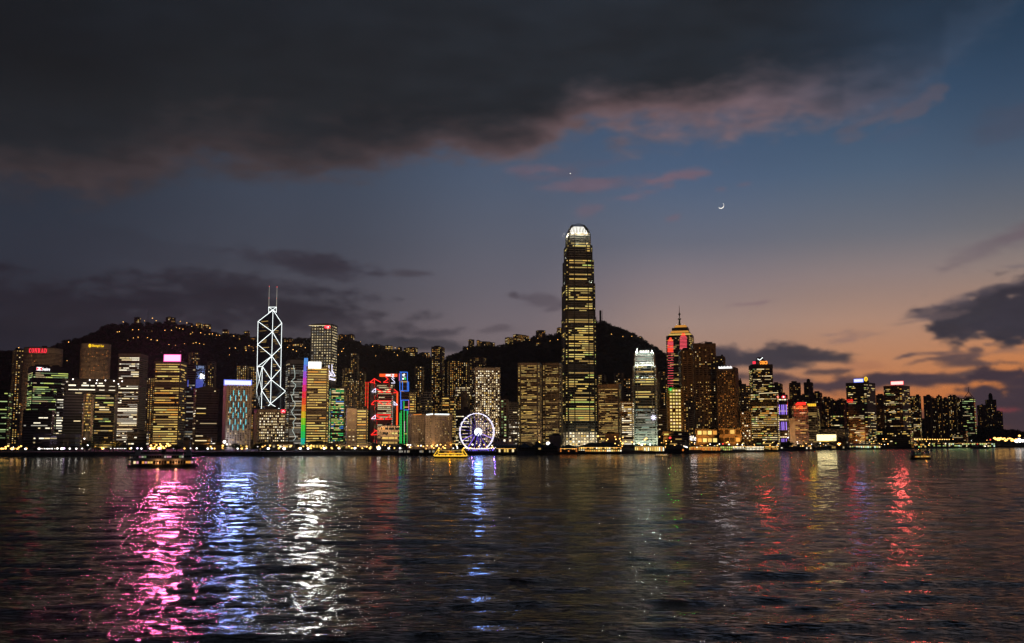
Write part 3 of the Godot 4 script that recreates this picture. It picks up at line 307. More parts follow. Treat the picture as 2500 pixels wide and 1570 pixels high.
const BANK_LATTICE := [[-26.6, 83.5, 2.19, 44.7], [-23.0, 83.5, 2.21, 44.7]]
const BANK_LATTICE2 := [-25.6, 33.8, 4.28, 54.8]
const BANK_RED := [[-20.2, 104.5, -13.2, 110.5], [-13.2, 110.5, -2.60, 104.7], [-20.2, 104.5, -14.4, 104.6], [-13.2, 111.2, -13.0, 102.0], [9.11, 110.0, 1.32, 104.7], [1.32, 104.7, 9.19, 104.8], [-9.64, 94.1, 1.56, 88.9], [13.9, 94.2, 5.48, 88.9], [-5.64, 88.8, 1.56, 88.9], [5.48, 88.9, 12.7, 88.9], [18.5, 93.6, 24.5, 89.0], [17.9, 88.3, 24.5, 88.4], [-17.1, 69.7, -12.6, 75.0], [-12.6, 75.0, 13.5, 75.1], [-7.38, 74.4, 1.84, 69.2], [12.9, 74.5, 5.76, 69.2], [-17.1, 69.1, -12.5, 69.1], [5.76, 69.2, 13.6, 69.2], [-9.65, 52.7, 13.8, 52.8], [-9.62, 50.8, 2.18, 46.2], [13.2, 50.8, 4.79, 46.2], [-9.54, 45.5, 2.19, 45.5], [-17.4, 46.1, -10.9, 51.4], [4.80, 45.6, 15.9, 46.2], [-16.9, 20.7, -9.27, 27.9], [-16.9, 20.7, -5.27, 21.4], [-11.2, 28.5, -5.34, 25.9], [4.47, 114.0, 9.11, 110.0]]
const BANK_COLUMNS := [[-12.2, 58.8, 0.65, 104.8], [-7.98, 50.2, 0.61, 87.7], [10.7, 102.1, 1.42, 15.9], [15.3, 64.7, 1.15, 59.1]]
const BANK_RIGHT := [23.9, 62.7, 2.59, 52.6]
const BANK_WHITE := [[-16.8, 89.8, -11.0, 95.0], [-11.0, 95.0, -10.9, 88.5], [-16.8, 89.4, -10.9, 89.1], [-16.7, 46.8, -10.6, 52.4], [-10.6, 52.4, -10.5, 46.2], [-16.7, 46.5, -10.5, 46.5], [14.3, 114.4, 18.6, 110.8], [14.3, 111.1, 19.7, 105.2], [13.8, 103.8, 20.0, 103.8], [18.1, 74.2, 24.4, 68.9], [18.2, 68.6, 24.4, 68.6], [18.8, 73.8, 18.9, 68.6]]
const BANK_SIGN := [9.21, 116.2, 28.5, 4.73]
const BANK_LOGO := [9.52, 116.3, 9.46, 3.78]
const BANK_HEX := [16.7, 116.3, 4.22, 3.75]
const STEP_HEAD := [-174.8, -1680, 5.94]
const STEP_TIERS := [[-3.00, 116.2, 12.5, 15.6], [-1.97, 101.0, 14.8, 16.2], [-1.61, 85.6, 13.2, 16.1], [0.58, 69.9, 14.5, 16.8], [0.69, 34.3, 17.3, 55.9]]
const STEP_BLUE := [[-9.77, 123.5, 3.27, 123.3], [-7.43, 123.2, -7.25, 109.1], [2.94, 123.3, 3.11, 109.1], [-9.05, 108.4, -8.85, 93.0], [-4.91, 108.4, -4.72, 93.7], [3.11, 108.5, 3.29, 93.7], [5.13, 107.8, 5.31, 92.4], [-7.72, 93.0, 5.64, 92.4], [-7.71, 92.3, -7.33, 62.2], [-6.19, 77.6, 7.82, 77.6], [-5.85, 77.6, -5.66, 62.2], [7.49, 77.6, 7.67, 61.6], [-2.32, 61.5, 9.34, 61.6], [9.01, 61.6, 9.16, 48.2]]
const STEP_GREEN := [[-8.26, 56.9, -7.62, 7.01], [-6.30, 60.2, -5.63, 7.01], [-1.66, 61.5, -0.99, 7.01], [3.36, 60.2, 3.99, 7.01], [-2.17, 76.2, -2.01, 62.9]]
const STEP_PINK := [[5.83, 77.0, 6.00, 62.2], [-0.77, 43.5, -0.55, 25.6], [-10.2, 121.2, -10.1, 109.0]]
const STEP_TEAL := [[8.50, 76.3, 8.67, 62.2], [7.69, 60.2, 7.84, 47.6], [4.69, 60.2, 5.32, 7.01]]
const STEP_LOGO := [-2.32, 115.8, 6.55, 10.8]
const TALL_HEAD := [121.0, -1850, 5.26]
const TALL_STEPS := [[0.00, 137.8, 55.4], [137.8, 232.6, 54.4], [232.6, 293.6, 52.8], [293.6, 336.9, 49.6], [336.9, 364.3, 45.2], [364.3, 386.5, 39.8]]
const TALL_CROWN := [386.4, 406.4, 37.5, 21.6]
const TALL_MECH := [[289.1, 299.7], [228.8, 240.1], [133.3, 144.4]]
const TALL_BASE_Y := [9.00, 26.5, 41.2]
const SHORT_HEAD := [221.0, -1700, -9.41]
const SHORT_STEPS := [[0.00, 62.9, 39.5], [62.9, 113.0, 39.2], [113.0, 133.5, 37.3], [133.5, 155.3, 32.2]]
const SHORT_CROWN := [155.3, 163.9, 27.8]
const SHORT_MECH := [[91.3, 99.4]]
const LANTERN_HEAD := [286.7, -1760, -17.2]
const LANTERN_BODY := [1.10, 111.2, 44.1, 162.5]
const LANTERN_ROOF := [[2.59, 195.0, 42.0, 3.30], [2.18, 199.8, 33.9, 3.89], [2.11, 204.8, 28.0, 4.07], [3.46, 209.8, 23.4, 4.20]]
const LANTERN_BARS := [[-12.8, 187.9, 3.49, 1.18], [-12.9, 185.6, 5.98, 1.10], [-12.9, 183.3, 8.45, 1.04], [-13.0, 181.0, 9.93, 0.99], [-13.0, 178.8, 9.93, 0.99], [-13.1, 176.5, 9.93, 1.00], [-13.1, 174.2, 9.93, 1.01], [-13.1, 171.9, 9.92, 1.00], [-13.2, 169.6, 9.92, 1.01], [-13.2, 167.4, 9.93, 1.02], [-13.3, 165.1, 9.93, 1.02], [9.54, 195.0, 4.21, 1.15], [9.48, 192.6, 7.20, 1.06], [9.43, 190.3, 10.2, 0.97], [9.39, 187.9, 12.0, 0.92], [9.34, 185.6, 12.0, 0.92], [9.29, 183.2, 12.0, 0.92], [9.25, 180.9, 12.0, 0.93], [9.21, 178.5, 12.0, 0.93], [9.16, 176.2, 12.0, 0.94], [9.11, 173.8, 12.0, 0.95], [9.07, 171.5, 12.0, 0.95], [9.02, 169.1, 12.0, 0.95], [-13.0, 162.6, 9.91, 0.45], [-13.1, 158.2, 9.87, 0.47], [-13.2, 153.8, 9.84, 0.47], [-13.2, 149.4, 9.80, 0.48], [-13.3, 145.0, 9.76, 0.48], [-13.4, 140.6, 9.72, 0.50], [-13.5, 136.2, 9.68, 0.50], [-13.6, 131.9, 9.65, 0.51], [-13.7, 127.5, 9.61, 0.51], [-13.8, 123.1, 9.57, 0.53], [-13.9, 118.7, 9.53, 0.53], [-14.0, 114.3, 9.49, 0.54], [-14.1, 110.0, 9.46, 0.54], [-14.2, 105.6, 9.42, 0.55]]
const SPIRE := [0.70, 212.4, 1.35, 246.7, 0.90, 223.1, 1.06, 231.6]
const GATE_HEAD := [-505.9, -1260, 21.9]
const GATE_BEAM := [-11.9, 77.9, 63.8, 17.4]
const GATE_LEGS := [[-30.2, 38.1, 21.3, 64.1], [5.22, 38.1, 23.6, 58.3], [19.0, 38.2, 3.40, 64.4]]
const GATE_PILLAR := [-13.5, 40.6, 7.55, 58.3]
const GATE_STRIPS := [[-38.2, 82.1, 2.23, 1.29], [-42.7, 79.3, 3.16, 0.81], [-42.7, 74.3, 2.70, 0.80], [-32.3, 78.1, 8.19, 1.66], [-18.2, 81.1, 3.64, 1.33], [-17.6, 77.9, 8.24, 2.17], [-9.20, 77.7, 4.57, 1.85], [0.15, 77.7, 8.34, 1.93], [-0.01, 81.1, 4.61, 1.61], [13.3, 77.2, 6.56, 0.89], [-30.7, 72.7, 11.0, 1.21], [-15.4, 72.7, 18.4, 1.85], [1.54, 72.4, 6.03, 1.37], [13.1, 72.4, 7.48, 1.40]]
const GATE_LAMPS := [[-31.7, 85.4], [-12.8, 84.8], [-4.37, 84.7], [4.99, 84.7], [14.9, 84.4], [24.4, 84.1], [-5.14, 81.0], [20.2, 80.7]]
const WHEEL_HEAD := [-37.6, -1101.5, 25.9]
const WHEEL := [0.11, 19.9, 19.9, 1.18]
const SCREEN_HEAD := [551.6, -1801.3, -17.0]
const SCREEN := [-1.73, 17.0, 32.6, 11.0]
const MOON := [895.2, 1020.6, -4300, 13.1]
const STAR := [251.1, 1161.8, -4300]
const SUMMIT := [[321.1, 457.4, -3690], [317.0, 488.9, -3690], [328.2, 493.4, -3690], [307.9, 470.9, -3690], [-1142.6, 397.2, -3190], [-1143.7, 425.7, -3190]]
# piers along the shore
const PIERS := [
	{l = "small canopy pier with white arched roof right of the ferris wheel", x = -5.80, z = -1032.9, yaw = 0.32, w = 21.1, h = 10.6, roof = "arch", pal = "warm", decks = 1, n = 8, lamp = 1, p = 0.50, d = 16},
	{l = "long dark pier house with three hipped roofs left of the lit piers", x = 27.3, z = -1084.9, yaw = -1.44, w = 41.7, h = 12.2, roof = "hips", pal = "dim", decks = 2, n = 12, lamp = 0, p = 0.08, d = 26},
	{l = "pier with dark hipped roof and small orange deck lights", x = 62.6, z = -1142.6, yaw = -3.14, w = 19.4, h = 10.8, roof = "hip", pal = "orange", decks = 2, n = 9, lamp = 1, p = 0.60, d = 22},
	{l = "broad pier under green hipped roof with two glowing orange decks", x = 98.5, z = -1154.4, yaw = -4.88, w = 48.0, h = 12.6, roof = "hip", pal = "fire", decks = 2, n = 20, lamp = 1, p = 0.98, d = 26},
	{l = "grey-roofed pier with one long white-orange lit deck", x = 157.6, z = -1183.6, yaw = -7.59, w = 33.4, h = 9.30, roof = "flat", pal = "fire", decks = 1, n = 16, lamp = 1, p = 0.95, d = 20},
	{l = "dark pier with low hipped roof behind the small ferry", x = 193.6, z = -1210.8, yaw = -9.08, w = 27.5, h = 9.20, roof = "hip", pal = "orange", decks = 1, n = 10, lamp = 0, p = 0.30, d = 20},
	{l = "grey pier hall with a strip of orange shops along the water", x = 236.7, z = -1268.5, yaw = -10.6, w = 37.5, h = 8.60, roof = "flat", pal = "orange", decks = 1, n = 20, lamp = 1, p = 0.95, d = 22},
	{l = "square yellow-green glowing pier hall", x = 277.4, z = -1335.3, yaw = -11.7, w = 15.7, h = 8.80, roof = "flat", pal = "olive", decks = 2, n = 6, lamp = 0, p = 0.90, d = 20},
	{l = "long white glowing ferry pier", x = 320.4, z = -1399.8, yaw = -12.9, w = 41.1, h = 8.60, roof = "flat", pal = "white", decks = 2, n = 22, lamp = 1, p = 0.97, d = 20},
	{l = "golden lit pier end with dotted lamps", x = 369.4, z = -1471.9, yaw = -14.1, w = 20.0, h = 8.40, roof = "flat", pal = "gold2", decks = 2, n = 12, lamp = 1, p = 0.90, d = 20},
	{l = "low dark pier with scattered white lamps left of the screen", x = 439.0, z = -1583.0, yaw = -15.5, w = 51.4, h = 6.80, roof = "flat", pal = "white", decks = 1, n = 18, lamp = 0, p = 0.35, d = 22},
	{l = "dark pier with small lit deck below the screen", x = 543.4, z = -1754.0, yaw = -17.2, w = 49.2, h = 7.50, roof = "flat", pal = "dim", decks = 1, n = 14, lamp = 0, p = 0.18, d = 22},
	{l = "green-white lit ferry terminal hall with arched bays", x = 650.3, z = -1907.6, yaw = -18.8, w = 58.8, h = 10.0, roof = "arch", pal = "mint2", decks = 1, n = 15, lamp = 1, p = 0.92, d = 26},
	{l = "dim orange-lit terminal below the flyover", x = 797.3, z = -2089.4, yaw = -20.9, w = 85.3, h = 11.4, roof = "flat", pal = "orange", decks = 2, n = 22, lamp = 0, p = 0.35, d = 30},
	{l = "long far terminal with white and green lit strip", x = 1043.2, z = -2391.4, yaw = -23.6, w = 139.2, h = 12.1, roof = "flat", pal = "mint2", decks = 2, n = 34, lamp = 1, p = 0.55, d = 30},
	{l = "low colonnade of the quay with pale posts left of the ferris wheel", x = -96.1, z = -1038.9, yaw = 5.29, w = 35.8, h = 6.10, roof = "flat", pal = "posts", decks = 1, n = 26, lamp = 0, p = 0.40, d = 14},
]
const ZONES := ["below the red-lettered hotel", "before the low domed hall", "before the gate-shaped block", "at the foot of the pink-sign tower", "left of the cyan-barred hotel", "right of the cyan-barred hotel", "below the triangulated tower", "below the rainbow fin", "below the red-trussed bank", "before the beige hotels", "around the ferris wheel", "before the twin gold towers", "before the tallest tower", "before the white-crowned tower", "before the brown mall", "below the red-sign tower", "near the glaring screen", "below the far right towers"]
